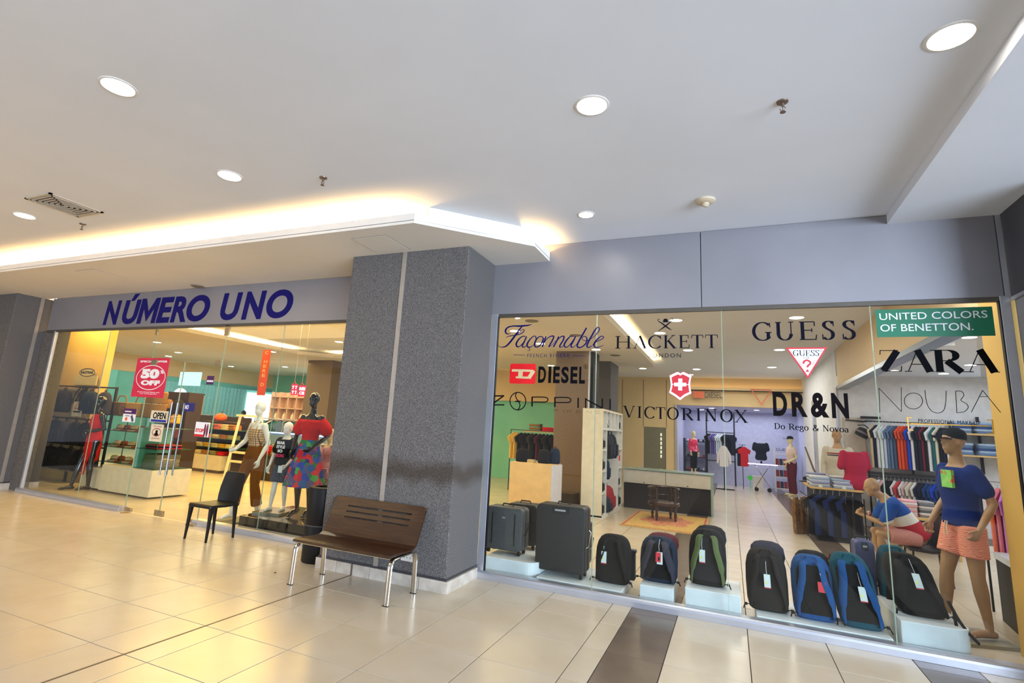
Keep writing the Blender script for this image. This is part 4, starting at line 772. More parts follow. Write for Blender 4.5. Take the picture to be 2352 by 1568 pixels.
for k, (a, b, lab) in enumerate(((669, 684, 'left glowing red hanging sign with white signs, upper right of left window'), (686, 702, 'right glowing red hanging sign with white letters, upper right of left window'))):
    t, r_ = card(a, b, 882+k*3, 907+k*3, emit('red_lightbox', (1., .03, .06), 1.3), lab, 'lightbox', 'lightbox_sign', Yc=9.0)
    MB().tube([(at((a+b)/2, 882, 9.0).x-.05, 9.0, r_[3]), (at((a+b)/2, 882, 9.0).x, 9.0, r_[3]+.06), (at((a+b)/2, 882, 9.0).x+.05, 9.0, r_[3])], .006, 5).build('hanger', RED, t); MB().tube([(at((a+b)/2, 882, 9.0).x, 9.0, r_[3]+.06), (at((a+b)/2, 882, 9.0).x, 9.0, 3.79)], .004, 5).build('cord', ALU, t)
    wl_ = emit('white_lightbox', (1, .9, .95), 2.2)
    if k: ct(t, r_, 'INIM', .1, .9, .55, .85, wl_, .03, Yc=9.0); ct(t, r_, 'OS', .15, .85, .15, .45, wl_, .03, Yc=9.0)
    else:
        mb = MB()
        for u_, v_ in ((.25, .7), (.7, .7), (.28, .25), (.72, .25)): ribbon(mb, [uv(r_, u_-.14, v_+.1), uv(r_, u_+.1, v_+.14), uv(r_, u_-.02, v_-.14)], .02, 9.0-.003)
        mb.build('lettering', wl_, t)

# ================================================================ MALL FURNITURE
DWOOD = mat('dark_bentwood', (60, 32, 12), .42, c2=(40, 20, 8), scale=5, stretch=(1, 12, 12), coat=.12, spec=.35)
bn = thing('bench', 'brown bentwood bench with slotted back and chrome legs before the pillar', 'bench', (-3.42, 4.58, 0))
prof = [(4.335, .405), (4.345, .418), (4.40, .424), (4.50, .418), (4.62, .409), (4.71, .412), (4.765, .435), (4.795, .475), (4.83, .555), (4.845, .59), (4.851, .604), (4.87, .643), (4.876, .657), (4.893, .696), (4.899, .710), (4.915, .748), (4.926, .772), (4.932, .786)]
xs = [-4.00, -3.985, -3.96, -3.80, -3.40, -2.995, -2.895, -2.86, -2.845]
holes = {(9, 3), (9, 4), (11, 3), (11, 4), (13, 3), (13, 4)}
v = []; f = []
for i, (y, z) in enumerate(prof):
    for j, x in enumerate(xs):
        e = 0.0
        if i == len(prof)-1 and j in (0, 8): e = .03
        if i == len(prof)-1 and j in (1, 7): e = .02
        if i == len(prof)-2 and j in (0, 8): e = .008
        v.append((x+(e if j < 4 else -e), y, z-(.012 if e > .015 and j in (0, 8) else 0)))
for i in range(len(prof)-1):
    for j in range(len(xs)-1):
        if (i, j) in holes: continue
        a = i*len(xs)+j; f.append((a, a+1, a+1+len(xs), a+len(xs)))
mb = MB(); mb.add(v, f); o = mb.build('seat_and_back', DWOOD, bn)
so = o.modifiers.new('s', 'SOLIDIFY'); so.thickness = .016; so.offset = 0
bv = o.modifiers.new('b', 'BEVEL'); bv.width = .003; bv.segments = 2; bv.limit_method = 'ANGLE'
for x in (-3.985, -2.86):
    for sgn in (0, 1):
        y0 = 4.365 if sgn == 0 else 4.80; d = 1 if sgn == 0 else -1
        path = [(x, y0-d*.012, 0), (x, y0, .30)] + [(x, y0+d*.07*(1-math.cos(a)), .30+.085*math.sin(a)) for a in [PI/2*k/6 for k in range(1, 7)]]+[(x, y0+d*.12, .387)]
        MB().tube(path, .024, 10, flat=(1.15, .5)).build('leg', CHROME, bn, smooth=True)
        MB().box(x-.028, y0-d*.012-.014, 0, x+.028, y0-d*.012+.014, .006).build('foot_cap', BLACK, bn)
    MB().tube([(x, 4.47, .389), (x, 4.70, .389)], .024, 10, flat=(1.15, .42)).build('side_rail', CHROME, bn, smooth=True)
MB().tube([(-3.97, 4.375, .392), (-2.87, 4.375, .392)], .009, 8).tube([(-3.97, 4.70, .392), (-2.87, 4.70, .392)], .009, 8).build('rail', CHROME, bn, smooth=True)

CP = mat('black_chair_plastic', (9, 8, 8), .42, spec=.35)
ch = thing('chair', 'black moulded plastic chair standing outside the left shop glass', 'chair', (-6.24, 5.24, 0))
sx0, sx1 = -6.455, -6.03
mb = MB(); mb.rings([[(x, y, z) for x, y, z in ((sx0+ix, yy, zz), (sx1-ix, yy, zz), (sx1-ix, yy, zz-.03), (sx0+ix, yy, zz-.03))] for yy, zz, ix in ((5.02, .430, .02), (5.05, .445, .004), (5.25, .436, 0), (5.44, .440, .012), (5.47, .445, .02))]); mb.build('seat', CP, ch, bevel=.006)
mb = MB(); mb.rings([[(sx0+.03+ix+(sx1-sx0-.06-2*ix)*k/6, yy+.022*math.sin(PI*k/6)+dy, zz) for k in range(7) for dy in (0,)]+[(sx0+.03+ix+(sx1-sx0-.06-2*ix)*k/6, yy+.022*math.sin(PI*k/6)+.018, zz) for k in range(6, -1, -1)] for yy, zz, ix in ((5.435, .44, .0), (5.445, .52, -.008), (5.465, .62, -.012), (5.49, .72, -.006), (5.51, .80, .0), (5.516, .818, .02))]); mb.build('backrest', CP, ch, smooth=True)
for x, y, dx, dy in ((sx0+.03, 5.06, -.012, -.02), (sx1-.03, 5.06, .012, -.02), (sx0+.03, 5.42, -.006, .03), (sx1-.03, 5.42, .006, .03)):
    MB().rings([[(x+dx*(1-t)+a*r, y+dy*(1-t)+b*r, .44*t) for a, b in ((-1, -1), (1, -1), (1, 1), (-1, 1))] for t, r in ((0, .011), (.6, .017), (1, .024))]).build('leg', CP, ch, bevel=.003)

tb = thing('trash_bin', 'tall black cylindrical waste bin between window and pillar', 'bin', (-4.405, 5.20, 0))
BT = mat('bin_black', (15, 14, 16), .5, spec=.3); T = TB((-4.405, 5.20, 0))
MB(T).lathe([(.170, .0), (.178, .012), (.180, .40), (.177, .405), (.180, .41), (.180, .81), (.176, .822), (.12, .825), (.105, .80), (.105, .55)], n=40, cap=False).build('body', BT, tb, smooth=True)
MB(T).lathe([(.17, .001), (.17, .012)], n=30).build('base', BLACK, tb)
MB(T).lathe([(.104, .70), (.104, .695)], n=24).build('inner_liner', mat('liner_dark', (12, 12, 12), .9), tb)
MB(T).rings([[(r*math.cos(2*PI*k/40), r*math.sin(2*PI*k/40), z) for k in range(40)] for r, z in ((.1812, .398), (.1818, .404), (.1812, .410))], cap=False).build('seam_ring', mat('seam_grey', (70, 70, 74), .4), tb)
t = thing('mat_scrap', 'small dark speck of litter on the floor tiles left of bench', 'litter', (fl(632, 1315).x, fl(632, 1315).y, 0))
p = fl(632, 1315); MB().lathe([(.012, .0), (.012, .004), (.006, .006)], c=(p.x, p.y, 0), n=8).build('scrap', BLACK, t)

# ================================================================ WINDOW DISPLAY, RIGHT SHOP
PW_ = mat('plinth_white', (214, 222, 226), .4)
def plinth(px0, px1, h, y0, y1, label, round_r=0., Yf=5.80, grp='white display plinths in the right window'):
    x0, x1 = at(px0, 1380, Yf).x, at(px1, 1380, Yf).x
    t = thing('display_plinth', label, 'plinth', ((x0+x1)/2, (y0+y1)/2, 0), 0, grp)
    poly = [(x0, y0)]
    if round_r: poly += [(x1-round_r+round_r*math.sin(a), y0+round_r*(1-math.cos(a))) for a in [PI/2*k/8 for k in range(9)]]
    else: poly += [(x1, y0)]
    poly += [(x1, y1), (x0, y1)]
    MB().prism(poly, 0, h).build('plinth_body', PW_, t, bevel=.006, smooth=False); return x0, x1, h
p1 = plinth(1104, 1227, .20, 5.83, 6.75, 'white plinth with a rounded corner under the two grey suitcases', .16)
p2 = plinth(1229, 1427, .085, 5.80, 6.55, 'low wide white plinth under large suitcase and black backpack')
p3 = plinth(1468, 1546, .18, 5.82, 6.3, 'narrow white block under the backpack with red tag')
p4 = plinth(1573, 1702, .22, 5.82, 6.4, 'white block under the olive strapped backpack')
p5 = plinth(1737, 2046, .085, 5.80, 6.5, 'long low white plinth under three blue and brown backpacks')
p6 = plinth(2066, 2232, .24, 5.82, 6.7, 'taller white plinth with rounded corner beside the capped mannequin', .12)

def superring(hw, hd, z, n=24, e=3.2, cx=0, cy=0):
    o = []
    for k in range(n):
        a = 2*PI*k/n; c, s = math.cos(a), math.sin(a)
        o.append((cx+hw*math.copysign(abs(c)**(2/e), c), cy+hd*math.copysign(abs(s)**(2/e), s), z))
    return o
def box_px(px0, px1, pt, pb, Y):
    pm = (pt+pb)/2; a, b = at(px0, pm, Y), at(px1, pm, Y); pc = (px0+px1)/2; return (a.x+b.x)/2, b.x-a.x, at(pc, pb, Y).z, at(pc, pt, Y).z-at(pc, pb, Y).z
SUITS = {}
def suitcase(px0, px1, pt, pb, Y, z0, d, m1, label, rz=0., ribs=True, pole=False):
    x, w_, zz, h = box_px(px0, px1, pt, pb, Y); h = zz+h-z0
    t = thing('suitcase', label, 'suitcase', (x, Y+d/2, z0), rz, 'suitcases in the right window'); T = TB((x, Y+d/2, z0), rz)
    wb_ = .045; r = .05
    for nm, y0, y1 in (('front_shell', -d/2, -.006), ('rear_shell', .006, d/2)):
        MB(T).rbox(-w_/2, y0, wb_, w_/2, y1, h-.01, r, 5).build(nm, m1, t, bevel=.02, smooth=True)
    MB(T).rbox(-w_/2+.004, -.007, wb_+.004, w_/2-.004, .007, h-.014, r, 5).build('zip_seam', BLACK, t)
    if ribs:
        for k in (-.30, .30): MB(T).tube([(k*w_, -d/2-.001, wb_+.12*h), (k*w_, -d/2-.004, .5*h), (k*w_, -d/2-.001, h*.86)], .006, 6).build('shell_groove', BLACK, t)
        MB(T).box(-.02, -d/2-.004, h*.74, .02, -d/2+.002, h*.78).build('badge', mat('badge_grey', (150, 152, 156), .4, .5), t)
    else:
        MB(T).rbox(-w_*.17, -d/2-.008, h*.87, w_*.17, -d/2+.01, h*.97, .01).build('lock_housing', mat('case_black', (26, 26, 30), .4), t)
        MB(T).rbox(-w_*.11, -d/2-.012, h*.905, w_*.11, -d/2-.006, h*.93, .006).build('lock_plate', ALU, t)
        MB(T).rbox(-w_*.12, -d/2-.006, wb_+.02*h, w_*.12, -d/2+.004, wb_+.055*h, .006).build('lower_handle', mat('case_black', (26, 26, 30), .4), t)
    MB(T).tube([(-.07, 0, h-.012), (-.06, 0, h+.016), (.06, 0, h+.016), (.07, 0, h-.012)], .008, 7).build('top_handle', BLACK, t)
    MB(T).tube([(w_/2-.004, -.06, h*.42), (w_/2+.022, -.05, h*.44), (w_/2+.022, .05, h*.62), (w_/2-.004, .06, h*.64)], .008, 7).build('side_handle', CHROME if not ribs else BLACK, t)
    if pole: MB(T).tube([(-.05, .04, h-.02), (-.05, .04, h+pole), (.05, .04, h+pole), (.05, .04, h-.02)], .007, 6).build('pull_handle', BLACK, t)
    for sx in (-1, 1):
        for sy in (-1, 1):
            cx, cy = sx*(w_/2-.045), sy*(d/2-.04)
            wh = MB(T); wh.cyl((cx-.014, cy, .026), (cx-.004, cy, .026), .026, n=14).cyl((cx+.004, cy, .026), (cx+.014, cy, .026), .026, n=14).box(cx-.012, cy-.012, .03, cx+.012, cy+.012, .06); wh.build('wheel', BLACK, t)
    return t
SC1 = mat('suitcase_grey', (66, 69, 72), .5, c2=(58, 61, 64), scale=40); SC2 = mat('suitcase_charcoal', (34, 33, 35), .55, c2=(29, 28, 30), scale=60, bump=.1)
suitcase(1113, 1199, 1162, 1283, 6.02, .20, .24, SC1, 'small grey ribbed suitcase on the rounded plinth nearest the pillar')
suitcase(1163, 1232, 1155, 1268, 6.42, .20, .25, mat('suitcase_mid', (44, 43, 45), .5), 'grey suitcase standing behind the small ribbed suitcase')
suitcase(1229, 1343, 1158, 1337, 5.94, .085, .26, SC2, 'large charcoal hard suitcase on the low plinth', ribs=False)
suitcase(1265, 1352, 1192, 1302, 6.42, .085, .20, mat('suitcase_shiny', (60, 58, 52), .2, .6), 'shiny metallic suitcase half hidden behind the large charcoal one', ribs=False)
suitcase(1966, 2012, 1240, 1340, 6.62, .0, .22, mat('suitcase_blue', (52, 62, 112), .5), 'slim blue suitcase with raised black pull handle beside seated mannequin', ribs=False, pole=.38)

TAGW = mat('tag_white', (206, 218, 216), .5); TAGY = mat('tag_yellow', (240, 236, 20), .5); TAGR = mat('tag_red', (206, 44, 58), .5)
def backpack(px0, px1, pt, pb, Y, z0, m1, m2, m3, label, d=.20, rz=0., lean=.10, tagc='w', tagu=0., tagv=.55, strapw=.05, hump=.0, hm=None, spread=.40, tilt=0.):
    x, w_, zz, h = box_px(px0, px1, pt, pb, Y); h = zz+h-z0; w_ *= .93
    t = thing('backpack', label, 'backpack', (x, Y+d/2, z0), rz, 'backpacks in the right window')
    T = TB((x, Y+d/2, z0), rz) @ Matrix.Shear('XY', 4, (0, lean)) if 0 else TB((x, Y+d/2, z0), rz) @ Matrix(((1, 0, tilt, 0), (0, 1, lean, 0), (0, 0, 1, 0), (0, 0, 0, 1)))
    rs = []
    for u, a, b in ((0, .80, .82), (.03, .90, .96), (.15, .98, 1.), (.45, 1., 1.), (.70, .97, .95), (.84, .88, .86), (.93, .74, .72), (.98, .55, .5), (1., .34, .3)): rs.append(superring(w_/2*a, d/2*b, h*u, 24, 3.4))
    MB(T).rings(rs).build('bag_body', m1, t, smooth=True)
    hs = []
    for u, a in ((.10, .6), (.14, .78), (.5, .84), (.74, .8), (.86, .62), (.90, .4)): hs.append(superring(w_/2*a, d*.30*(a+.2), h*u, 20, 3, cy=d/2))
    MB(T).rings(hs).build('front_pocket', m1, t, smooth=True)
    if hump: MB(T).rings([superring(w_/2*a, d*.3*a, h*(u+hump), 20, 3, cx=w_*.08, cy=d*.42) for u, a in ((.55, .7), (.75, .86), (.9, .8), (.97, .6), (1., .3))]).build('rear_compartment', hm or m1, t, smooth=True)
    MB(T).rings([superring(w_*.40*a, .012, h*u, 20, 3, cy=-d/2) for u, a in ((.10, .85), (.14, 1), (.5, 1), (.78, .95), (.86, .7))]).build('back_pad', m3, t, smooth=True)
    for s_ in (-1, 1):
        pth = [(s_*.055, -d/2+.01, h*.90), (s_*.075, -d/2-.03, h*.86), (s_*w_*.25, -d/2-.045, h*.66), (s_*w_*(spread-.05), -d/2-.045, h*.42), (s_*w_*spread, -d/2-.035, h*.2), (s_*w_*(spread+.02), -d/2-.01, h*.06)]
        pth = smoothp(pth, 3); n = len(pth)
        MB(T).tube(pth, [strapw/2*(1 if k < n*.66 else .55) for k in range(n)], 8, flat=(1, .34)).build('shoulder_strap', m2, t, smooth=True)
        MB(T).tube([(s_*w_*(spread+.01), -d/2-.012, h*.08), (s_*(w_*.5+.02), -d/2-.02, h*.10), (s_*(w_*.5+.035), -d/2-.03, h*.02)], .008, 6, flat=(1.4, .5)).build('webbing', BLACK, t)
        MB(T).box(s_*(w_*.5+.012)-.012, -d/2-.03, h*.07, s_*(w_*.5+.012)+.012, -d/2-.012, h*.11).build('buckle', BLACK, t)
    MB(T).tube([(-.05, -d/2+.02, h*.95), (-.035, -d/2-.004, h*1.0), (.035, -d/2-.004, h*1.0), (.05, -d/2+.02, h*.95)], .009, 7).build('carry_loop', m1, t, smooth=True)
    MB(T).tube(smoothp([(-w_*.42, -d*.12, h*.72), (-w_*.36, -d*.2, h*.86), (0, -d*.26, h*.965), (w_*.36, -d*.2, h*.86), (w_*.42, -d*.12, h*.72)], 4), .004, 5).build('zip', mat('zip_grey', (92, 92, 98), .4), t)
    if tagc:
        tx, tz = w_*tagu, h*tagv; y = -d/2-.055
        MB(T).tube([(tx, -d/2-.01, tz+.16), (tx-.004, y, tz+.10), (tx, y, tz+.055)], .0018, 5).build('tag_string', VWH, t)
        if tagc == 'w':
            MB(T).box(tx-.027, y-.002, tz-.065, tx+.027, y, tz+.055).build('price_tag', TAGW, t)
            MB(T).box(tx-.016, y-.003, tz-.022, tx-.002, y-.002, tz-.008).build('tag_dot', TAGY, t); MB(T).box(tx-.027, y-.003, tz-.065, tx+.027, y-.002, tz-.057).build('tag_edge', TAGR, t)
        elif tagc == 'r': MB(T).box(tx-.032, y-.002, tz-.055, tx+.032, y, tz+.03).build('price_tag', TAGR, t)
        elif tagc == 'rw':
            MB(T).box(tx-.022, y-.0005, tz-.07, tx+.034, y+.001, tz+.045).build('price_tag', TAGW, t); MB(T).box(tx-.034, y-.003, tz-.05, tx+.016, y-.001, tz+.04).build('red_card', TAGR, t)
            MB(T).box(tx-.010, y-.004, tz-.035, tx+.006, y-.003, tz).build('card_picture', BLACK, t)
    return t
def fab(n, c): k = .72 if max(c) < 90 else 1.; c = tuple(int(v*k) for v in c); return mat(n, c, .9, c2=tuple(int(v*.93) for v in c), scale=60, bump=.05, spec=.25)
BK = fab('bag_black', (34, 32, 36)); BK2 = fab('bag_soot', (26, 24, 26)); NB = fab('bag_navy', (44, 58, 84)); BB = fab('bag_blue', (24, 74, 130)); OL = fab('bag_olive', (88, 100, 62)); BR = fab('bag_umber', (48, 42, 42)); TE = fab('bag_teal', (20, 76, 92)); DG = fab('bag_darkgrey', (50, 48, 52)); MA = fab('bag_maroon', (96, 42, 48)); PU = fab('bag_slate', (74, 72, 88))
backpack(1361, 1449, 1231, 1352, 6.02, .085, BK, BK2, BK2, 'plain black backpack with white tag at left of the row', d=.19, tagu=-.2)
t = thing('waist_pouch', 'small slate-blue pouch peeking out behind the plain black backpack', 'pouch', (at(1447, 1275, 6.35).x, 6.35, .085)); c_ = at(1447, 1275, 6.35); MB().rbox(c_.x-.05, 6.3, .085, c_.x+.06, 6.37, c_.z+.06, .01).build('pouch_body', fab('bag_slateblue', (62, 78, 92)), t); MB().rbox(c_.x-.055, 6.29, c_.z+.03, c_.x+.07, 6.38, c_.z+.065, .01).build('pouch_flap', fab('bag_slateblue', (62, 78, 92)), t)
backpack(1464, 1558, 1236, 1358, 5.98, .18, NB, PU, BK2, 'navy backpack with red and white tag on the narrow block', d=.20, tagc='rw', tagu=.05, tagv=.6, hump=.06, hm=MA, strapw=.075)
backpack(1577, 1672, 1220, 1366, 5.99, .22, BK, OL, DG, 'dark backpack with olive straps and red zip on top', d=.22, tagu=-.12, tagv=.55, hump=.05, hm=DG, strapw=.06)
backpack(1712, 1818, 1266, 1405, 5.98, .085, BR, BR, BR, 'brown-black backpack with large white tag on the long plinth', d=.22, tagu=0., tagv=.52, hump=.10, hm=PU, tilt=-.03)
backpack(1820, 1928, 1282, 1432, 5.95, .085, BB, BB, BK2, 'blue-strapped backpack with pink-red card in the middle of the long plinth', d=.21, tagc='r', tagu=.18, tagv=.58, hump=.05, hm=BK, strapw=.06, tilt=-.04)
backpack(1925, 2036, 1281, 1448, 5.93, .085, TE, BB, BK, 'teal-blue backpack with white tag at right end of the long plinth', d=.22, tagu=.12, tagv=.5, strapw=.065, hump=.0, tilt=-.12, lean=.14)
t = thing('bag_roll', 'rolled black bag with red loop lying on top of teal-blue backpack', 'bag', at(1935, 1286, 6.2)); a, b = at(1905, 1281, 6.2), at(1962, 1288, 6.2)
MB().tube([a, (a+b)/2, b], [.035, .04, .035], 12).build('roll', BK, t, smooth=True); MB().tube([a+Vector((0, 0, .02)), a+Vector((-.03, 0, -.02)), a+Vector((-.02, 0, -.07)), a+Vector((.01, 0, -.04))], .006, 6).build('red_loop', TAGR, t)
backpack(2062, 2188, 1283, 1448, 6.02, .24, BK2, BK2, BK2, 'big black backpack with pale tag sagging on the taller plinth', d=.30, tagu=.05, tagv=.62, tilt=-.22, lean=.1, strapw=.07)
backpack(2028, 2125, 1262, 1420, 6.55, .0, TE, BK, TE, 'dark teal backpack behind the big black backpack', d=.24, tagc=None, tilt=-.05)
p_ = at(2205, 1430, 5.95)
t = thing('hanging_strap', 'long black webbing strap trailing off the taller plinth', 'strap', p_)
MB().tube(smoothp([at(2178, 1380, 5.98), at(2200, 1420, 5.92), at(2222, 1450, 5.88), at(2250, 1480, 5.87)], 4), .014, 6, flat=(1.2, .4)).build('strap', BK2, t); MB().tube(smoothp([at(2190, 1400, 5.98), at(2200, 1445, 5.92), at(2222, 1460, 5.89)], 4), .010, 6, flat=(1.2, .4)).build('loop', BK2, t)

# ================================================================ MANNEQUINS
V3 = Vector
def stand(H=1.8, female=False, kid=False, **kw):
    s = H/1.8; sh = .150 if female else .172
    if kid: sh = .155
    P = dict(pelvis=V3((0, 0, .96)), chest=V3((0, -.01, 1.30)), neck=V3((0, 0, 1.50)), head=V3((0, -.02, 1.675)))
    for n, q in (('L', 1), ('R', -1)):
        P['sh'+n] = V3((q*sh, 0, 1.415)); P['el'+n] = V3((q*(sh+.055), .02, 1.14)); P['wr'+n] = V3((q*(sh+.07), -.06, .90)); P['hd'+n] = V3((0, -.15, -1)).normalized()
        P['hip'+n] = V3((q*.09, 0, .93)); P['kn'+n] = V3((q*.10, -.02, .50)); P['an'+n] = V3((q*.10, .01, .085)); P['to'+n] = V3((q*.13, -.16, .035))
    for k, v in kw.items(): P[k] = V3(v)
    for k in P:
        if not k.startswith('hd'): P[k] = P[k]*s
    P['s'] = s*(1.22 if kid else 1.); P['sb'] = s*(1.05 if kid else 1.); P['f'] = female; P['R'] = V3((1, 0, 0)); P['hdir'] = V3((0, -1, 0)); return P
TAB = {False: [(-.25, .105, .085), (-.05, .165, .115), (.12, .165, .115), (.40, .138, .10), (.62, .150, .108), (.85, .172, .118), (1.05, .175, .112), (1.30, .155, .085), (1.42, .085, .065), (1.55, .056, .058)],
       True: [(-.25, .10, .085), (-.05, .165, .115), (.12, .160, .112), (.45, .108, .085), (.65, .122, .092), (.88, .140, .118), (1.05, .138, .105), (1.30, .125, .075), (1.42, .065, .055), (1.58, .045, .05)]}
def spine(P, u):      # u 0 = pelvis, 1 = chest, 1.45 = neck
    a, b, c = P['pelvis'], P['chest'], P['neck']
    if u <= 1: p = a+(b-a)*u; d = (b-a).normalized()
    else: p = b+(c-b)*((u-1)/.5); d = (c-b).normalized()
    return p, d
def trunk(mb, P, u0, u1, inf=0., flare=0., n=20, ex=()):
    us = sorted({round(u0, 3), round(u1, 3)} | {t[0] for t in TAB[P['f']] if u0 < t[0] < u1}); rs = []
    tb_ = TAB[P['f']]
    for u in us:
        for i in range(len(tb_)-1):
            if tb_[i][0] <= u <= tb_[i+1][0]: break
        k = min(1, max(0, (u-tb_[i][0])/(tb_[i+1][0]-tb_[i][0]))); rx = (tb_[i][1]*(1-k)+tb_[i+1][1]*k)*P['sb']+inf; ry = (tb_[i][2]*(1-k)+tb_[i+1][2]*k)*P['sb']+inf
        if flare: rx += flare*max(0, 1-u); ry += flare*max(0, 1-u)
        p, d = spine(P, u); Rv = P['R']; Fv = Rv.cross(d).normalized()
        if u < 0: p = P['pelvis']+V3((0, 0, 1))*u*.34*P['sb']/1. if d.z > .8 else P['pelvis']-d*abs(u)*.2
        rs.append([p+Rv*rx*math.cos(2*PI*k2/n)+Fv*ry*math.sin(2*PI*k2/n) for k2 in range(n)])
    mb.rings(rs)
def limb(mb, pts, rs_, n=12):
    mb.tube(pts, rs_, n)
    for p, r in zip(pts, rs_): mb.ell(p, (r*.98, r*.98, r*.98), 10, 6)
def hand(ex, w_, d, nrm, s, curl=.5, right=1):
    d = d.normalized(); nrm = (nrm-d*nrm.dot(d)).normalized(); side = d.cross(nrm)*right
    for i, (o, L) in enumerate(((-.027, .066), (-.009, .076), (.009, .072), (.026, .056))):
        b = w_+d*.075*s+side*o*s; c = curl*(1+.12*i)
        p1 = b+(d*math.cos(c*.4)+nrm*math.sin(c*.4))*L*.42*s; p2 = p1+(d*math.cos(c*1.1)+nrm*math.sin(c*1.1))*L*.33*s; p3 = p2+(d*math.cos(c*1.8)+nrm*math.sin(c*1.8))*L*.27*s
        ex.tube([b-d*.02*s, b, p1, p2, p3], [.0095*s, .0095*s, .0088*s, .008*s, .006*s], 7)
    b = w_+d*.025*s-side*.026*s; p1 = b+(d*.7-side*.7+nrm*.15).normalized()*.036*s; p2 = p1+(d*.92-side*.2+nrm*.3).normalized()*.028*s; ex.tube([w_+d*.012*s-side*.01*s, b, p1, p2], [.012*s, .012*s, .0105*s, .007*s], 7)
def figure(t, T, P, mt, vox=.012, face=True, head=True, curl=.6, legs=True, arms=True, feet=True):
    mb = MB(T); ex = MB(T); s = P['s']; sb = P['sb']
    trunk(mb, P, -.25, 1.58 if head else 1.42)
    if legs:
        for n in 'LR':
            h, k, a, o = P['hip'+n], P['kn'+n], P['an'+n], P['to'+n]
            limb(mb, [h, h+(k-h)*.5, k, k+(a-k)*.3, k+(a-k)*.65, a], [.088*sb, .074*sb, .054*sb, .056*sb, .042*sb, .032*sb])
            if feet:
                hl = a+V3((0, .0, 0))-(o-a)*.22; hl.z = min(a.z-.03*s, hl.z); o2 = o.copy()
                limb(mb, [V3((hl.x, hl.y, a.z-.048*s)), (a+o)/2-V3((0, 0, .012*s)), o2], [.031*s, .034*s, .026*s], 10)
                lat = (o-a); lat.z = 0; lat.normalize(); sd_ = V3((-lat.y, lat.x, 0))
                for q in range(5): ex.tube([o2+sd_*(-.026+.013*q)*s-lat*.01, o2+sd_*(-.028+.014*q)*s+lat*(.034-.004*abs(q-1))*s-V3((0, 0, .008*s))], [.011*s, .008*s], 6)
    if arms:
        for n, q in (('L', 1), ('R', -1)):
            h, k, a = P['sh'+n], P['el'+n], P['wr'+n]; d = P['hd'+n]
            limb(mb, [h, h+(k-h)*.45, k, k+(a-k)*.35, a], [.050*sb, .043*sb, .035*sb, .036*sb, .024*sb])
            M3 = Matrix((d.orthogonal().normalized(), d.cross(d.orthogonal()).normalized(), d)).transposed()
            nrm = P.get('pn'+n, V3((-q, -.1, 0))); nn = (nrm-d*nrm.dot(d)).normalized(); side = d.cross(nn); M3 = Matrix((side, nn, d)).transposed()
            mb.ell(a+d*.045*s, (.038*s, .019*s, .05*s), 10, 7, M3); hand(ex, a, d, nn, s, curl, q)
    if head:
        c = P['head']; hd = P['hdir'].normalized(); upv = (c-P['neck']).normalized()*.35+V3((0, 0, 1))*.65; upv.normalize(); Rv = hd.cross(upv).normalized(); Fw = upv.cross(Rv).normalized()
        M = Matrix((Rv, Fw, upv)).transposed()
        limb(mb, [P['neck']-upv*.02*s, c-upv*.07*s-Fw*.012*s], [.052*s if not P['f'] else .043*s, .050*s if not P['f'] else .042*s])
        mb.ell(c+upv*.022*s-Fw*.012*s, (.074*s, .094*s, .098*s), 16, 10, M); mb.ell(c-upv*.045*s+Fw*.022*s, (.054*s, .066*s, .072*s), 14, 9, M)
        if face:
            mb.ell(c-upv*.004*s+Fw*.082*s, (.012*s, .024*s, .028*s), 8, 6, M); mb.ell(c+upv*.028*s+Fw*.076*s, (.046*s, .016*s, .009*s), 10, 6, M)
            mb.ell(c-upv*.052*s+Fw*.083*s, (.022*s, .012*s, .012*s), 8, 6, M); mb.ell(c-upv*.094*s+Fw*.062*s, (.022*s, .020*s, .018*s), 8, 6, M)
            for q in (-1, 1):
                mb.ell(c+Rv*q*.072*s-Fw*.012*s-upv*.004*s, (.010*s, .02*s, .031*s), 8, 6, M); mb.ell(c+Rv*q*.034*s+Fw*.05*s-upv*.022*s, (.022*s, .024*s, .024*s), 8, 6, M)
                ex.ell(c+Rv*q*.030*s+Fw*.067*s+upv*.010*s, (.013*s, .010*s, .007*s), 8, 6, M)
    return mb.build('body', mt, t, remesh=vox, sm=3, extra=ex)
def top(t, T, P, mt, name='shirt', u0=-.1, u1=1.36, inf=.014, sleeve=.5, flare=0., long=False, vox=.012, puff=0.):
    mb = MB(T); trunk(mb, P, u0, u1, inf, flare)
    for n in 'LR':
        h, k, a = P['sh'+n], P['el'+n], P['wr'+n]; sb = P['sb']
        if long: limb(mb, [h, h+(k-h)*.5, k, k+(a-k)*.92], [.056*sb+inf, .052*sb+inf*.8, .042*sb+inf*.7, .034*sb+inf*.6])
        elif sleeve: limb(mb, [h, h+(k-h)*sleeve], [.048*sb+inf, (.050+puff)*sb+inf]) if not puff else limb(mb, [h+(k-h)*.25, h+(k-h)*sleeve*.7, h+(k-h)*sleeve], [.055*sb, (.058+puff)*sb, (.05+puff)*sb])
    return mb.build(name, mt, t, remesh=vox, sm=3)
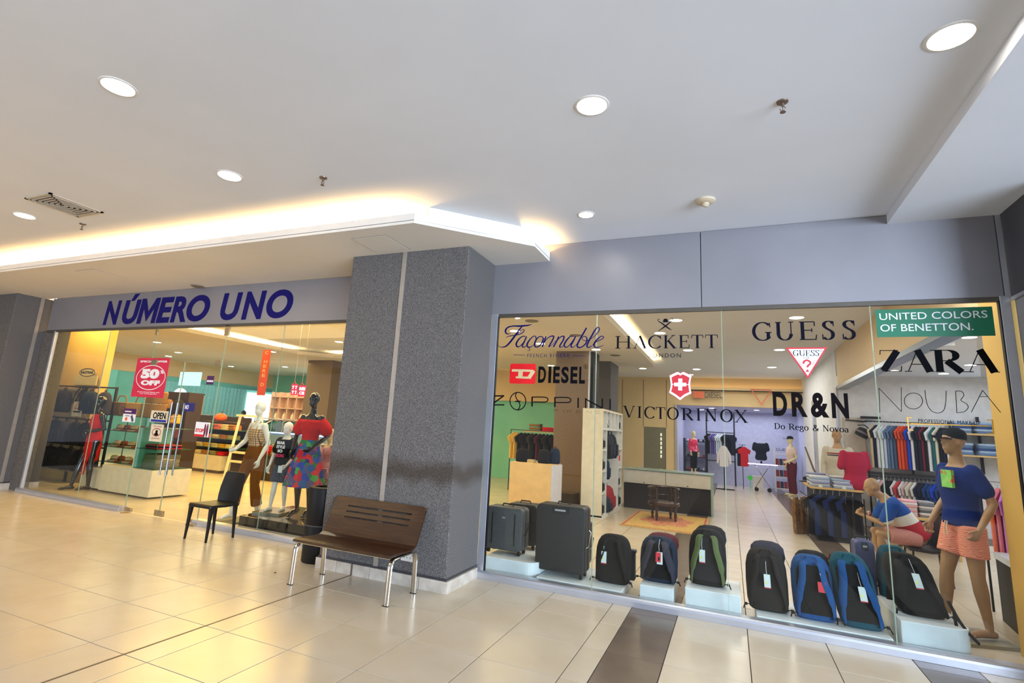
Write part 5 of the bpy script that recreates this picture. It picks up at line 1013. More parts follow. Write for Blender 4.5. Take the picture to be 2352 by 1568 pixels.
def trousers(t, T, P, mt, name='trousers', u1=.35, upto='an', k=1., inf=.014, flare=0., vox=.012):
    mb = MB(T); trunk(mb, P, -.22, u1, inf); sb = P['sb']
    for n in 'LR':
        h, kn, a = P['hip'+n], P['kn'+n], P['an'+n]
        if upto == 'an':
            e = kn+(a-kn)*k; limb(mb, [h, h+(kn-h)*.5, kn], [.092*sb+inf, .080*sb+inf, .060*sb+inf]); mb.tube([kn, kn+(e-kn)*.5, e], [.062*sb+inf, .060*sb+inf+flare*.5, .054*sb+inf+flare], 14)
        else:
            e = h+(kn-h)*k; mb.tube([h, h+(e-h)*.5, e], [.094*sb+inf, .086*sb+inf+flare*.5, .078*sb+inf+flare], 16)
    return mb.build(name, mt, t, remesh=vox, sm=3)
def skirt(t, T, P, mt, z1, r1, name='skirt', folds=0, top_u=.35):
    p, d = spine(P, top_u); rs = []; n = 64
    for i in range(12):
        k = i/11; z = p.z+(z1-p.z)*k; rr_ = (.115+(r1-.115)*k**.8)*P['sb']
        rs.append([(p.x+(rr_*(1+.0)+folds*k*math.sin(2*PI*9*j/n))*math.cos(2*PI*j/n), p.y+(rr_*.85+folds*k*math.sin(2*PI*9*j/n+1))*math.sin(2*PI*j/n), z) for j in range(n)])
    return MB(T).rings(rs).build(name, mt, t, smooth=True)

SKIN = mat('mannequin_skin', (176, 138, 98), .45, c2=(168, 130, 92)); GLW = mat('mannequin_white', (226, 224, 210), .3); CRM = mat('mannequin_cream', (224, 210, 160), .4); GLB = mat('mannequin_black', (8, 6, 6), .15, coat=.4)
R_ = math.radians
def place(label, px, py, z, rz, name='mannequin', xy=None, grp=None):
    p = V3((xy[0], xy[1], z)) if xy else fl(px, py, z); t = thing(name, label, 'mannequin', (p.x, p.y, z), rz, grp); return t, TB((p.x, p.y, z), rz)

# man with a cap at the right end of the window
t, T = place('male mannequin in navy cap, blue tee and orange patterned shorts', 0, 0, .03, R_(-72), xy=(2.0, 6.62))
P = stand(1.84, elL=(.25, .09, 1.15), wrL=(.25, -.05, .92), hdL=(-.1, -.55, -1), pnL=(-1, -.2, 0), elR=(-.24, .03, 1.15), wrR=(-.22, -.14, .92), hdR=(.05, -.4, -1), anL=(.10, .05, .085), toL=(.14, -.13, .035), knL=(.10, .0, .50), anR=(-.09, -.17, .085), toR=(-.10, -.35, .035), knR=(-.10, -.12, .50))
for k in ('hdL', 'hdR'): P[k].normalize()
P['hdir'] = V3((.0, -1, 0)); figure(t, T, P, SKIN, .009, curl=1.0)
MB(T).box(-.22, -.46, -.03, .26, .2, 0).build('stand_base', mat('stand_grey', (150, 140, 110), .3), t)
BT_ = fab('tee_royal', (10, 42, 116)); top(t, T, P, BT_, 'tee_shirt', sleeve=.62, inf=.022, vox=.011)
SHO = lines('shorts_rings', (240, 176, 150), (222, 106, 70), 22, rings=True, dist=9, thr=.5); trousers(t, T, P, SHO, 'shorts', upto='kn', k=.62, inf=.014, flare=.012, vox=.009)
for q in (-.012, .012): MB(T).tube([(q, -.150, .98), (q*1.3, -.162, .92), (q*2, -.160, .85)], .005, 6).build('drawstring', mat('cord_cream', (236, 210, 180), .7), t)
MB(T).box(.015, -.168, 1.29, .15, -.142, 1.45).build('green_print', pattern('tee_print', [(132, 206, 96), (150, 214, 104), (120, 196, 96), (206, 96, 50), (132, 206, 96)], 18), t)
CAPM = fab('cap_dark', (14, 32, 44)); c = P['head']; hd = P['hdir'].normalized(); A_ = math.atan2(hd.x, -hd.y)
Tc = T @ Matrix.Translation(c) @ Matrix.Rotation(A_, 4, 'Z') @ Matrix.Rotation(R_(-6), 4, 'X')
cap_ = MB(Tc).rings([[(r*.96*math.cos(2*PI*k/24), .018+r*1.14*math.sin(2*PI*k/24), z) for k in range(24)] for r, z in ((.084, .035), (.086, .06), (.083, .095), (.066, .125), (.035, .142), (.01, .147))]).build('cap_crown', CAPM, t, smooth=True)
MB(Tc).rings([[(x*.078, -.07-.115*math.sqrt(max(0, 1-x*x)) if dz == 0 else -.055, .036+dz2-.018*x*x) for x, dz in [(-1+.2*k, 0) for k in range(11)]+[(1-.2*k, 1) for k in range(11)]] for dz2 in (0, .006)]).build('cap_visor', fab('visor_navy', (18, 34, 78)), t)

# seated mannequin leaning forward
t, T = place('seated bald mannequin in blue, white and red tee leaning forward', 0, 0, 0, R_(-90), xy=(2.26, 9.0))
P = stand(1.8, pelvis=(0, .0, .55), chest=(0, -.27, .86), neck=(0, -.38, 1.02), head=(0, -.50, 1.13), shL=(.19, -.31, .96), shR=(-.19, -.31, .96), elL=(.20, -.44, .68), elR=(-.20, -.44, .68), wrL=(.03, -.62, .75), wrR=(-.03, -.60, .77), hdL=(-.3, -.6, .4), hdR=(.3, -.6, .5),
  hipL=(.10, -.04, .53), hipR=(-.10, -.04, .53), knL=(.14, -.48, .55), knR=(-.14, -.48, .55), anL=(.14, -.42, .10), anR=(-.14, -.42, .10), toL=(.15, -.58, .04), toR=(-.15, -.58, .04))
for k in ('hdL', 'hdR'): P[k].normalize()
P['hdir'] = V3((0, -1, -.35)); figure(t, T, P, SKIN, .010, curl=1.3)
def tri(name):
    m_ = bpy.data.materials.new(name); m_.use_nodes = True; nt_ = m_.node_tree; b_ = nt_.nodes['Principled BSDF']; b_.inputs['Roughness'].default_value = .85
    tc_ = nt_.nodes.new('ShaderNodeTexCoord'); s_ = nt_.nodes.new('ShaderNodeSeparateXYZ'); nt_.links.new(tc_.outputs['Object'], s_.inputs[0]); a_ = nt_.nodes.new('ShaderNodeMath'); a_.operation = 'MULTIPLY_ADD'; a_.inputs[1].default_value = -.45; nt_.links.new(s_.outputs['Y'], a_.inputs[0]); nt_.links.new(s_.outputs['Z'], a_.inputs[2])
    r_2 = nt_.nodes.new('ShaderNodeValToRGB'); r_2.color_ramp.interpolation = 'CONSTANT'; e_ = r_2.color_ramp.elements; e_[0].position = 0; e_[0].color = (*lin((176, 10, 40)), 1); e_[1].position = .765; e_[1].color = (*lin((226, 224, 214)), 1); q_ = e_.new(.905); q_.color = (*lin((12, 74, 158)), 1)
    nt_.links.new(a_.outputs[0], r_2.inputs[0]); nt_.links.new(r_2.outputs[0], b_.inputs['Base Color']); return m_
top(t, T, P, tri('tee_three_bands'), 'tee_shirt', u0=-.12, sleeve=.75, inf=.03, vox=.012)
trousers(t, T, P, fab('shorts_pink', (206, 142, 132)), 'shorts', upto='kn', k=.75, inf=.016, u1=.1)
MB(T).tube([(.045*math.cos(a)-.03, -.555-.0, .755+.045*math.sin(a)) for a in [2*PI*k/12 for k in range(12)]], .012, 6, closed=True, flat=(1, 1.6)).build('watch', mat('watch_red_cream', (214, 190, 170), .4, c2=(180, 30, 40), scale=20, sharp=(.48, .52)), t)
ch2 = thing('chair', 'dark rounded shell chair under the seated mannequin', 'chair', (2.3, 9.0, 0), R_(-90)); Tc = TB((2.3, 9.0, 0), R_(-90)); DK = mat('chair_darkbrown', (30, 20, 20), .4)
MB(Tc).rings([[(x, y, z), (-x, y, z), (-x, y, z-.04), (x, y, z-.04)] for y, z, x in ((-.22, .43, .2), (.0, .42, .23), (.2, .44, .22))]).build('seat', DK, ch2, bevel=.01)
MB(Tc).rings([[(.24*math.cos(a), .10+.16*math.sin(a)+o, z) for a in [PI*k/10 for k in range(11)]]+[(.22*math.cos(a), .10+.14*math.sin(a)+o, z) for a in [PI*k/10 for k in range(10, -1, -1)]] for z, o in ((.42, 0), (.6, .02), (.82, .05))]).build('backrest', DK, ch2, smooth=True)
for x in (-.18, .18):
    for y in (-.18, .18): MB(Tc).cyl((x*1.1, y*1.1, 0), (x, y, .41), .012, n=8).build('leg', DK, ch2)

# behind the folded shirts: man in cream track top, crimson polo form
t, T = place('bald mannequin in cream zip jacket with chest stripes behind shirt table', 0, 0, 0, R_(-8), xy=(at(1925, 1050, 13.0).x, 13.0))
P = stand(2.02); figure(t, T, P, SKIN, .014); top(t, T, P, fab('jacket_cream', (206, 198, 180)), 'jacket', long=True, inf=.02, vox=.014); trousers(t, T, P, fab('trouser_navy', (30, 34, 54)), vox=.014)
for z, c_ in ((1.515, (150, 40, 50)), (1.475, (34, 36, 66))): MB(T).rings([[(.213*math.cos(a), -.012+.146*math.sin(a), zz) for a in [2*PI*k/24 for k in range(24)]] for zz in (z, z+.022)]).build('chest_stripe', mat('stripe%d' % c_[0], c_, .8), t)
t, T = place('headless torso form in long crimson polo with pale collar line', 0, 0, .86, R_(25), 'torso_form', xy=(at(1962, 1050, 11.7).x, 11.7))
P = stand(2.05); 
for k in P:
    if isinstance(P[k], V3) and not k.startswith('hd') and k != 'R': P[k] = P[k]-V3((0, 0, .93))
CRI = fab('polo_crimson', (170, 24, 62)); top(t, T, P, CRI, 'polo_shirt', u0=-.25, sleeve=.72, inf=.012, flare=.02, vox=.014)
MB(T).cyl((0, .0, .56), (0, -.0, .70), .075, .062, 16).build('neck_block', fab('neck_navy', (40, 44, 80)), t); MB(T).cyl((0, 0, 0), (0, 0, .1), .1, n=16).build('form_base', BLACK, t)
MB(T).tube([(.07*math.cos(a), .0+.08*math.sin(a), .57) for a in [2*PI*k/14 for k in range(14)]], .006, 6, closed=True).build('collar_piping', VWH, t)

# left window people
t, T = place('glossy black mannequin in red sleeveless dress at far left window', 0, 0, .0, R_(-12), xy=(-11.42, 6.62))
P = stand(1.80, female=True, elL=(.22, .06, 1.16), wrL=(.06, -.15, 1.10), hdL=(-1, -.2, .1), elR=(-.24, .04, 1.15), wrR=(-.10, -.16, 1.02), hdR=(1, -.2, 0), anR=(-.09, -.20, .085), toR=(-.09, -.36, .03), knR=(-.09, -.12, .5))
for k in ('hdL', 'hdR'): P[k].normalize()
figure(t, T, P, GLB, .011, face=False); RD = fab('dress_red', (200, 22, 14)); 
mb = MB(T); trunk(mb, P, -.1, 1.33, .012); pz = P['pelvis']; mb.tube([pz, pz-V3((0, 0, .25)), pz-V3((0, 0, .42))], [.168, .165, .14], 20, flat=(1, .8)); mb.build('dress', RD, t, remesh=.012, sm=3)
mb = MB(T); mb.rings([[(-.02+x, -.08+y, z) for x, y in ((-.05*k_, -.02), (.05*k_, -.02), (.05*k_, .02), (-.05*k_, .02))] for z, k_ in ((.58, 1.3), (.40, .9), (.28, .2))]); mb.build('hem_drape', RD, t)
t, T = place('white mannequin in checked crop top and brown wide trousers', 0, 0, .03, R_(-6), xy=(-6.90, 6.40))
P = stand(1.80, female=True, elL=(.25, .03, 1.15), wrL=(.25, -.10, .90), elR=(-.25, -.02, 1.16), wrR=(-.20, -.22, 1.02), hdR=(.1, -1, .0), anL=(.09, .12, .10), toL=(.10, -.02, .03), knL=(.10, .0, .5), anR=(-.09, -.20, .10), toR=(-.09, -.35, .03), knR=(-.09, -.13, .5))
for k in ('hdL', 'hdR'): P[k].normalize()
P['hdir'] = V3((.3, -1, 0)); figure(t, T, P, GLW, .010, face=False)
CHK = lines('check_tan', (206, 170, 116), (96, 60, 36), 9, check=True, thr=.86); mb = MB(T); trunk(mb, P, .38, 1.14, .012); mb.build('crop_top', CHK, t, remesh=.011, sm=3)
for q in (-.07, .07): MB(T).tube([(q, -.105, 1.34), (q, -.02, 1.475), (q, .07, 1.36)], .009, 6).build('top_strap', mat('strap_tan', (170, 130, 80), .8), t)
for k in range(4): MB(T).cyl((0, -.118, 1.14+.05*k), (0, -.126, 1.14+.05*k), .008, n=8).build('button', mat('button_brown', (60, 36, 22), .4), t)
trousers(t, T, P, fab('trouser_tobacco', (118, 68, 14)), u1=.48, k=.75, inf=.008, flare=.022)
MB(T).box(-.2, -.4, -.03, .2, .25, -.0).build('stand_base', mat('glass_base', (120, 110, 70), .2), t)
BKP = mat('platform_black', (34, 28, 24), .12, coat=.6, c2=(40, 34, 28))
t = thing('display_platform', 'glossy dark platform under the child and floral mannequins', 'platform', (-5.5, 6.4, 0))
MB().prism([(-6.42, 5.84), (-4.25, 5.84), (-4.25, 7.0), (-6.55, 7.0)], 0, .195).build('platform_body', BKP, t, bevel=.006)
for x in (-6.1, -5.98, -5.55): MB().box(x, 5.825, .0, x+.03, 5.84, .19).build('joint', BLACK, t)
t, T = place('white boy mannequin in black slogan tee and denim shorts', 0, 0, .225, R_(12), xy=(-6.27, 6.40))
MB(T).box(-.22, -.3, -.03, .22, .2, 0).build('stand_base', mat('glass_base', (120, 110, 70), .2), t)
P = stand(1.29, kid=True, elL=(.25, .02, 1.14), wrL=(.16, -.16, .92), hdL=(-.4, -.6, -.6), elR=(-.26, .0, 1.15), wrR=(-.26, -.12, .88), hdR=(0, -.4, -1), anR=(-.10, -.14, .085), toR=(-.10, -.33, .03), knR=(-.1, -.08, .5), anL=(.1, .04, .085), toL=(.15, -.14, .03))
for k in ('hdL', 'hdR'): P[k].normalize()
P['hdir'] = V3((-.2, -1, 0)); figure(t, T, P, GLW, .009, face=True)
top(t, T, P, fab('tee_black', (18, 17, 19)), 'tee_shirt', u0=-.15, sleeve=.75, inf=.022, vox=.01, flare=.006); trousers(t, T, P, mat('denim', (52, 66, 88), .85, c2=(36, 46, 64), scale=30), 'shorts', upto='kn', k=.86, inf=.016, flare=.012, vox=.01)
yy = -.125
def shirt_txt(s, x0, x1, z0, z1, mt_):
    o_ = txt(s, x0, x1, z0, z1, 0, mt_, None, 'slogan', bold=.05)
    for v_ in o_.data.vertices: v_.co = wm(t).inverted() @ (T @ V3((v_.co.x, yy-.014+.55*v_.co.x**2*3+v_.co.y, v_.co.z)))
    o_.parent = t
shirt_txt('BEAR', -.08, .06, .965, 1.01, VWH); shirt_txt('STYLE', -.08, .065, .905, .95, VWH); shirt_txt('SO', -.05, .035, .845, .89, VWH); shirt_txt('STRONG', -.085, .065, .775, .825, mat('print_pink', (206, 40, 90), .6))
MB(T).box(.05, -.215, .56, .12, -.210, .66).build('hang_tag', TAGW, t)
FLO = pattern('floral_print', [(24, 60, 170), (30, 120, 60), (190, 24, 40), (16, 40, 120), (70, 160, 70), (210, 40, 50), (20, 90, 150), (90, 80, 130)], 13)
t, T = place('glossy black mannequin in red ruffled top and multicoloured floral skirt', 0, 0, .20, R_(12), xy=(-5.76, 6.34))
P = stand(1.80, female=True, elL=(.27, .03, 1.16), wrL=(.16, -.19, .98), hdL=(-.7, -.6, -.5), elR=(-.24, .02, 1.16), wrR=(-.2, -.12, .93), anL=(.08, .05, .13), anR=(-.08, .0, .13), toL=(.1, -.10, .02), toR=(-.09, -.16, .02))
for k in ('hdL', 'hdR'): P[k].normalize()
figure(t, T, P, GLB, .011, face=False)
RT = fab('top_redorange', (206, 26, 18)); mb = MB(T); trunk(mb, P, .36, 1.20, .016); 
for n in 'LR': h, k = P['sh'+n], P['el'+n]; limb(mb, [h+(k-h)*.18, h+(k-h)*.45, h+(k-h)*.72], [.06, .085, .095])
mb.rings([[( (.185+.01*math.sin(11*a))*math.cos(a), .0+(.125+.01*math.sin(9*a))*math.sin(a), z) for a in [2*PI*k/40 for k in range(40)]] for z in (1.24, 1.36)]); mb.build('ruffle_top', RT, t, remesh=.012, sm=2)
skirt(t, T, P, FLO, .42, .30, folds=.02, top_u=.42)
t, T = place('cream child mannequin in pale pink pinafore, half hidden by pillar', 0, 0, .20, R_(4), xy=(at(754, 1050, 6.8).x, 6.8))
P = stand(1.25, kid=True, elL=(.22, 0, 1.15), wrL=(.22, -.06, .9), elR=(-.25, .0, 1.15), wrR=(-.27, -.06, .88)); figure(t, T, P, CRM, .009, face=True)
PKD = fab('pinafore_pink', (206, 150, 150)); mb = MB(T); trunk(mb, P, -.2, 1.25, .016, flare=.03); p_ = P['pelvis']; mb.tube([p_, p_-V3((0, 0, .17))], [.16, .185], 20, flat=(1, .8)); mb.build('pinafore', PKD, t, remesh=.01, sm=2)
for x in (-.09, .05): MB(T).box(x, -.165, .60, x+.07, -.13, .67).build('pocket', PKD, t, bevel=.004)
MB(T).box(-.002, -.150, .62, .002, -.118, .95).build('seam', mat('seam_pink', (170, 110, 116), .7), t)
for q in (-1, 1): MB(T).ell((q*.10, -.05, 1.005), (.045, .03, .02)).build('shoulder_bow', fab('bow_cream', (226, 214, 196)), t, smooth=True)

# lilac shop at the back
t, T = place('child mannequin in pink blossom jumper at left of the lilac shop', 0, 0, .45, R_(50), xy=(-1.25, 21.2))
P = stand(1.5, kid=True); figure(t, T, P, CRM, .018, face=False); top(t, T, P, pattern('blossom_pink', [(206, 40, 80), (226, 90, 130), (240, 170, 190), (200, 30, 70)], 14), 'jumper', long=True, inf=.02, vox=.018); trousers(t, T, P, fab('legging_black', (24, 22, 26)), inf=.01, vox=.018, k=.7)
MB(T).box(-.25, -.25, -.45, .25, .25, 0).build('stand_block', mat('block_dark', (40, 38, 44), .5), t)
t, T = place('mannequin in dark cap, pale pink polo and maroon trousers, back shop', 0, 0, .0, R_(-70), xy=(1.86, 20.7))
P = stand(1.95, elL=(.26, .03, 1.16), wrL=(.16, -.2, 1.0), hdL=(-.7, -.7, 0)); P['hdL'].normalize(); figure(t, T, P, CRM, .018, face=False); top(t, T, P, fab('polo_blush', (226, 200, 186)), 'polo_shirt', inf=.02, vox=.018); trousers(t, T, P, fab('trouser_maroon', (92, 22, 36)), vox=.018, inf=.02)
c = P['head']; MB(T @ Matrix.Translation(c)).rings([[(r*math.cos(2*PI*k/18), .01+r*1.15*math.sin(2*PI*k/18), z) for k in range(18)] for r, z in ((.09, .04), (.09, .08), (.07, .12), (.01, .145))]).build('cap_crown', CAPM, t, smooth=True); MB(T @ Matrix.Translation(c)).box(-.06, -.21, .035, .06, -.08, .045).build('cap_visor', CAPM, t, bevel=.003)

# ================================================================ SHOP FITTINGS AND GOODS
def ordw(k): return ('first second third fourth fifth sixth seventh eighth ninth tenth eleventh twelfth thirteenth fourteenth fifteenth sixteenth seventeenth eighteenth nineteenth twentieth twenty-first twenty-second twenty-third twenty-fourth twenty-fifth twenty-sixth'.split())[k]
def C(n, c): return fab('cloth_'+n.replace(' ', '_').replace('-', '_'), c)
# --- rug
t = thing('rug', 'beige fringed rug with red border lines and red medallion', 'rug', (-1.2, 11.6, 0))
MB().box(-1.92, 10.45, .001, -.45, 12.7, .012).build('rug_field', mat('rug_beige', (206, 170, 96), .95, c2=(186, 146, 80), scale=30), t)
RR = mat('rug_red', (160, 50, 60), .95, c2=(190, 120, 90), scale=60)
for b in ((-1.90, 10.5, -1.86, 12.65), (-.52, 10.5, -.48, 12.65), (-1.9, 10.5, -.48, 10.53), (-1.9, 12.62, -.48, 12.65)): MB().box(b[0], b[1], .012, b[2], b[3], .0145).build('rug_border', RR, t)
MB().prism([(-1.19+.46*(1+.12*math.sin(6*a))*math.cos(a), 11.6+.66*(1+.12*math.sin(6*a))*math.sin(a)) for a in [2*PI*k/48 for k in range(48)]], .012, .0145).build('rug_medallion', mat('rug_medallion', (176, 66, 66), .95, c2=(208, 160, 110), scale=45, sharp=(.45, .55)), t)
fr = MB(); 
for k in range(60): x = -1.92+1.47*k/60; fr.box(x, 10.39, .002, x+.012, 10.45, .006)
fr.build('fringe', mat('fringe_cream', (196, 170, 120), .95), t, kind='stuff')
# --- carved corner chair
CW = mat('carved_wood', (64, 34, 20), .35, c2=(40, 20, 12), scale=14, coat=.4)
t = thing('carved_chair', 'round carved dark wooden chair standing on the beige rug', 'chair', (-1.27, 11.72, 0), R_(20)); T = TB((-1.27, 11.72, 0), R_(20)) @ Matrix.Scale(.96, 4)
MB(T).lathe([(.30, .30), (.325, .32), (.325, .37), (.30, .385)], n=28).build('seat', CW, t, smooth=True)
for a in (45, 135, 225, 315):
    x, y = .27*math.cos(R_(a)), .27*math.sin(R_(a)); MB(T @ Matrix.Translation((x, y, 0))).lathe([(.022, 0), (.026, .02), (.018, .05), (.034, .12), (.022, .18), (.040, .24), (.026, .30), (.034, .36), (.024, .42), (.030, .52), (.022, .60), (.03, .66)], n=12).build('leg', CW, t, smooth=True)
for k in range(13):
    a = R_(-30+20*k); x, y = .29*math.cos(a), .29*math.sin(a); MB(T @ Matrix.Translation((x, y, 0))).lathe([(.010, .38), (.018, .43), (.009, .48), (.018, .54), (.010, .64)], n=8).build('spindle', CW, t, smooth=True)
for zz, nm in ((.655, 'top_rail'), (.49, 'middle_rail')): MB(T).tube([(.30*math.cos(R_(a)), .30*math.sin(R_(a)), zz) for a in range(-45, 226, 15)], .026 if zz > .6 else .014, 8, flat=(1.3, .8)).build(nm, CW, t, smooth=True)
# --- cash desk
t = thing('cash_desk', 'long black and cream counter with glass top behind the carved chair', 'counter', (-1.35, 13.4, 0))
MB().box(-2.32, 13.12, 0, -.40, 13.75, .56).build('plinth_panel', mat('desk_black', (34, 33, 38), .35), t)
for a, b in ((-2.32, -1.375), (-1.365, -.42)): MB().box(a, 13.05, .57, b, 13.10, .86).build('front_panel', mat('desk_cream', (210, 204, 188), .4), t, bevel=.003)
MB().box(-.42, 13.05, .0, -.38, 13.80, .87).build('side_panel', mat('glass_green', (150, 176, 160), .2), t)
MB().box(-2.34, 13.03, .87, -.36, 13.82, .89).build('glass_top', mat('glass_green', (150, 176, 160), .2), t)
MB().box(-2.30, 13.11, .56, -.42, 13.75, .86).build('carcass', mat('desk_dark', (60, 56, 54), .5), t)
for x in (-1.85, -.9): MB().cyl((x, 13.05, .60), (x, 13.035, .60), .012, n=10).build('lock', BLACK, t)
t = thing('desk_screen', 'thin angled sign stand on the counter by the white shelving', 'stand', (-1.9, 13.3, .89)); MB().tube([(-1.95, 13.3, .89), (-1.9, 13.3, 1.05)], .008, 6).box(-2.0, 13.25, .89, -1.0, 13.29, .895).build('stand_frame', ALU, t)
# --- white cube shelving
CRW = mat('shelf_cream', (226, 214, 184), .5); SHW = mat('shelf_white', (222, 220, 212), .5)
t = thing('shelving_unit', 'tall cream and white cube shelving unit standing side-on', 'shelf', (-2.55, 12, 0))
MB().box(-2.78, 10.90, .02, -2.36, 10.94, 2.10).build('end_panel', CRW, t); MB().box(-2.78, 10.90, 2.10, -2.36, 13.10, 2.14).build('top_board', CRW, t)
MB().box(-2.78, 10.94, 0, -2.74, 13.06, 2.10).build('back_panel', SHW, t); MB().box(-2.78, 13.06, .02, -2.36, 13.10, 2.10).build('end_panel', SHW, t); MB().box(-2.78, 10.9, 0, -2.36, 13.1, .05).build('base', SHW, t)
for y in (11.32, 12.62): MB().box(-2.74, y, .05, -2.36, y+.03, 1.72).build('divider', SHW, t)
MB().box(-2.74, 10.94, 1.72, -2.36, 13.06, 1.75).build('shelf_board', SHW, t)
for y in (11.32, 11.75, 12.18, 12.62): MB().box(-2.74, y, 1.75, -2.36, y+.025, 2.10).build('divider', SHW, t)
for z in (.45, .88, 1.30):
    MB().box(-2.74, 10.94, z, -2.36, 11.32, z+.025).build('shelf_board', SHW, t); MB().box(-2.74, 12.65, z, -2.36, 13.06, z+.025).build('shelf_board', SHW, t)
def bag(x, y, z, w_, d, h, mt, label, cat='bag', name='bag', rz=0., grp=None, handle=True):
    t = thing(name, label, cat, (x, y, z), rz, grp); T = TB((x, y, z), rz)
    MB(T).rings([superring(w_/2*a, d/2*b, h*u, 16, 3.4) for u, a, b in ((0, .86, .86), (.06, 1, 1), (.6, 1, .95), (.86, .85, .75), (.97, .6, .45), (1, .35, .2))]).build('bag_body', mt, t, smooth=True)
    MB(T).rings([superring(w_*.36*a, d*.16, h*u, 12, 3, cy=-d*.48) for u, a in ((.12, .8), (.2, 1), (.5, 1), (.58, .8))]).build('pocket', mt, t, smooth=True)
    if handle: MB(T).tube([(-w_*.12, 0, h*.96), (-w_*.09, 0, h*1.1), (w_*.09, 0, h*1.1), (w_*.12, 0, h*.96)], .008, 6).build('handle', BLACK, t)
    return t
CAM = pattern('bag_pattern', [(20, 20, 22), (200, 196, 188), (30, 30, 34), (24, 24, 28), (150, 146, 140)], 22)
bag(-2.52, 11.55, 1.75, .30, .22, .30, CAM, 'black and white patterned handbag in the top row of white shelving', rz=R_(90)); bag(-2.52, 12.8, 1.75, .30, .24, .30, BK, 'black backpack in the last top cube of the white shelving', rz=R_(90))
for k, (y, m_, lb) in enumerate(((11.62, BR, 'brown-black backpack hanging first in the open middle bay'), (11.95, NB, 'navy backpack hanging in the centre of the middle bay'), (12.28, BK, 'black backpack hanging last in the open middle bay'))):
    t = bag(-2.46, y, 1.12, .34, .24, .52, m_, lb, 'backpack', 'backpack', R_(90), 'backpacks on the white shelving'); MB().tube([(-2.6, y, 1.70), (-2.46, y, 1.70), (-2.46, y, 1.64)], .006, 5).build('hook', BLACK, t)
t = bag(-2.44, 11.7, .70, .2, .14, .40, NB, 'small navy sling bag hanging below the backpacks of the middle bay', rz=R_(90)); MB().tube([(-2.44, 11.7, 1.08), (-2.5, 11.7, 1.3)], .006, 5).build('strap', BLACK, t)
bag(-2.50, 11.95, .05, .50, .30, .50, fab('bag_red', (150, 36, 46)), 'red and black backpack on the floor of the middle bay', 'backpack', 'backpack', R_(80)); bag(-2.44, 11.62, .05, .34, .24, .30, NB, 'navy bag slumped beside the red backpack', rz=R_(90))
bag(-2.5, 12.84, 1.02, .26, .2, .26, fab('bag_scarlet', (210, 30, 30)), 'scarlet bag in far column of white shelving', rz=R_(90)); bag(-2.5, 12.84, .48, .26, .2, .30, BK, 'black bag in lower cube of far shelving column', rz=R_(90)); bag(-2.5, 12.84, .05, .3, .24, .32, BK2, 'black rucksack in the bottom cube of far shelving column', rz=R_(90))
for k, (z, m_) in enumerate(((1.33, BR), (.91, NB), (.48, BK), (.05, BK2))): bag(-2.5, 11.13, z, .26, .22, .30, m_, '%s bag in %s cube from the top of near shelving column' % (('brown', 'navy', 'black', 'soot-black')[k], ('second', 'third', 'fourth', 'bottom')[k]), rz=R_(90), grp='bags in the near shelving column')
# --- cream box counter and goods beyond, left part of the right window
t = thing('box_counter', 'tall plain cream box counter behind the suitcases', 'counter', (-3.5, 10.3, 0)); MB().box(-3.98, 10.0, 0, -3.13, 10.62, 1.0).build('counter_body', mat('counter_ply', (226, 186, 122), .5), t, bevel=.004); MB().box(-3.13, 10.01, 0, -3.10, 10.62, .985).build('side_panel', mat('counter_side', (206, 206, 214), .4), t)
bag(-3.82, 10.25, 1.0, .26, .2, .26, BK2, 'black bag standing on the left end of the cream box counter'); bag(-3.38, 10.3, 1.0, .24, .2, .27, BK, 'black bag with tag on the right end of the cream box counter'); bag(-3.20, 10.42, 1.0, .20, .16, .30, NB, 'navy bag at right corner of the cream box counter')
t = thing('carton', 'small tan box lying on the cream box counter', 'box', (-3.6, 10.2, 1.0)); MB().box(-3.68, 10.14, 1.0, -3.54, 10.26, 1.05).build('carton_body', mat('carton_tan', (196, 170, 110), .7), t); MB().box(-3.675, 10.145, 1.05, -3.545, 10.255, 1.058).build('lid', mat('carton_lid', (206, 184, 130), .7), t)
t = thing('low_cabinet', 'low dark glass-topped cabinet before the brown column', 'cabinet', (-3.6, 12.3, 0)); MB().box(-3.92, 12.1, 0, -3.25, 12.56, .27).build('cabinet_body', mat('cabinet_dark', (40, 32, 28), .3), t); MB().box(-3.93, 12.08, .27, -3.24, 12.57, .285).build('top', mat('glass_dark', (70, 60, 48), .1), t)
TPL = [(0, .0), (.045, -.012), (.085, -.04), (.235, -.13), (.19, -.27), (.135, -.23), (.14, -.70), (0, -.71)]
def garm_mesh(name, mt, L=1., wid=1., th=.017, longs=False):
    half = [(x*wid, z*L if z < -.3 else z) for x, z in TPL]
    if longs: half = [(0, 0), (.045, -.012), (.09, -.04), (.23, -.30), (.24, -.62), (.18, -.62), (.145, -.30), (.145, -.72*L), (0, -.73*L)]
    poly = half+[(-x, z) for x, z in reversed(half[1:-1])]
    n = len(poly); v = []
    for y, k in ((-th, .96), (-th*.4, 1), (th*.4, 1), (th, .96)): v.append([(x*k, y*(1 if abs(x) < .16 else .6)+.006*math.sin(20*x), z) for x, z in poly])
    o = MB().rings(v).build(name, mt, smooth=True); me = o.data; bpy.data.objects.remove(o); return me
GM = {}
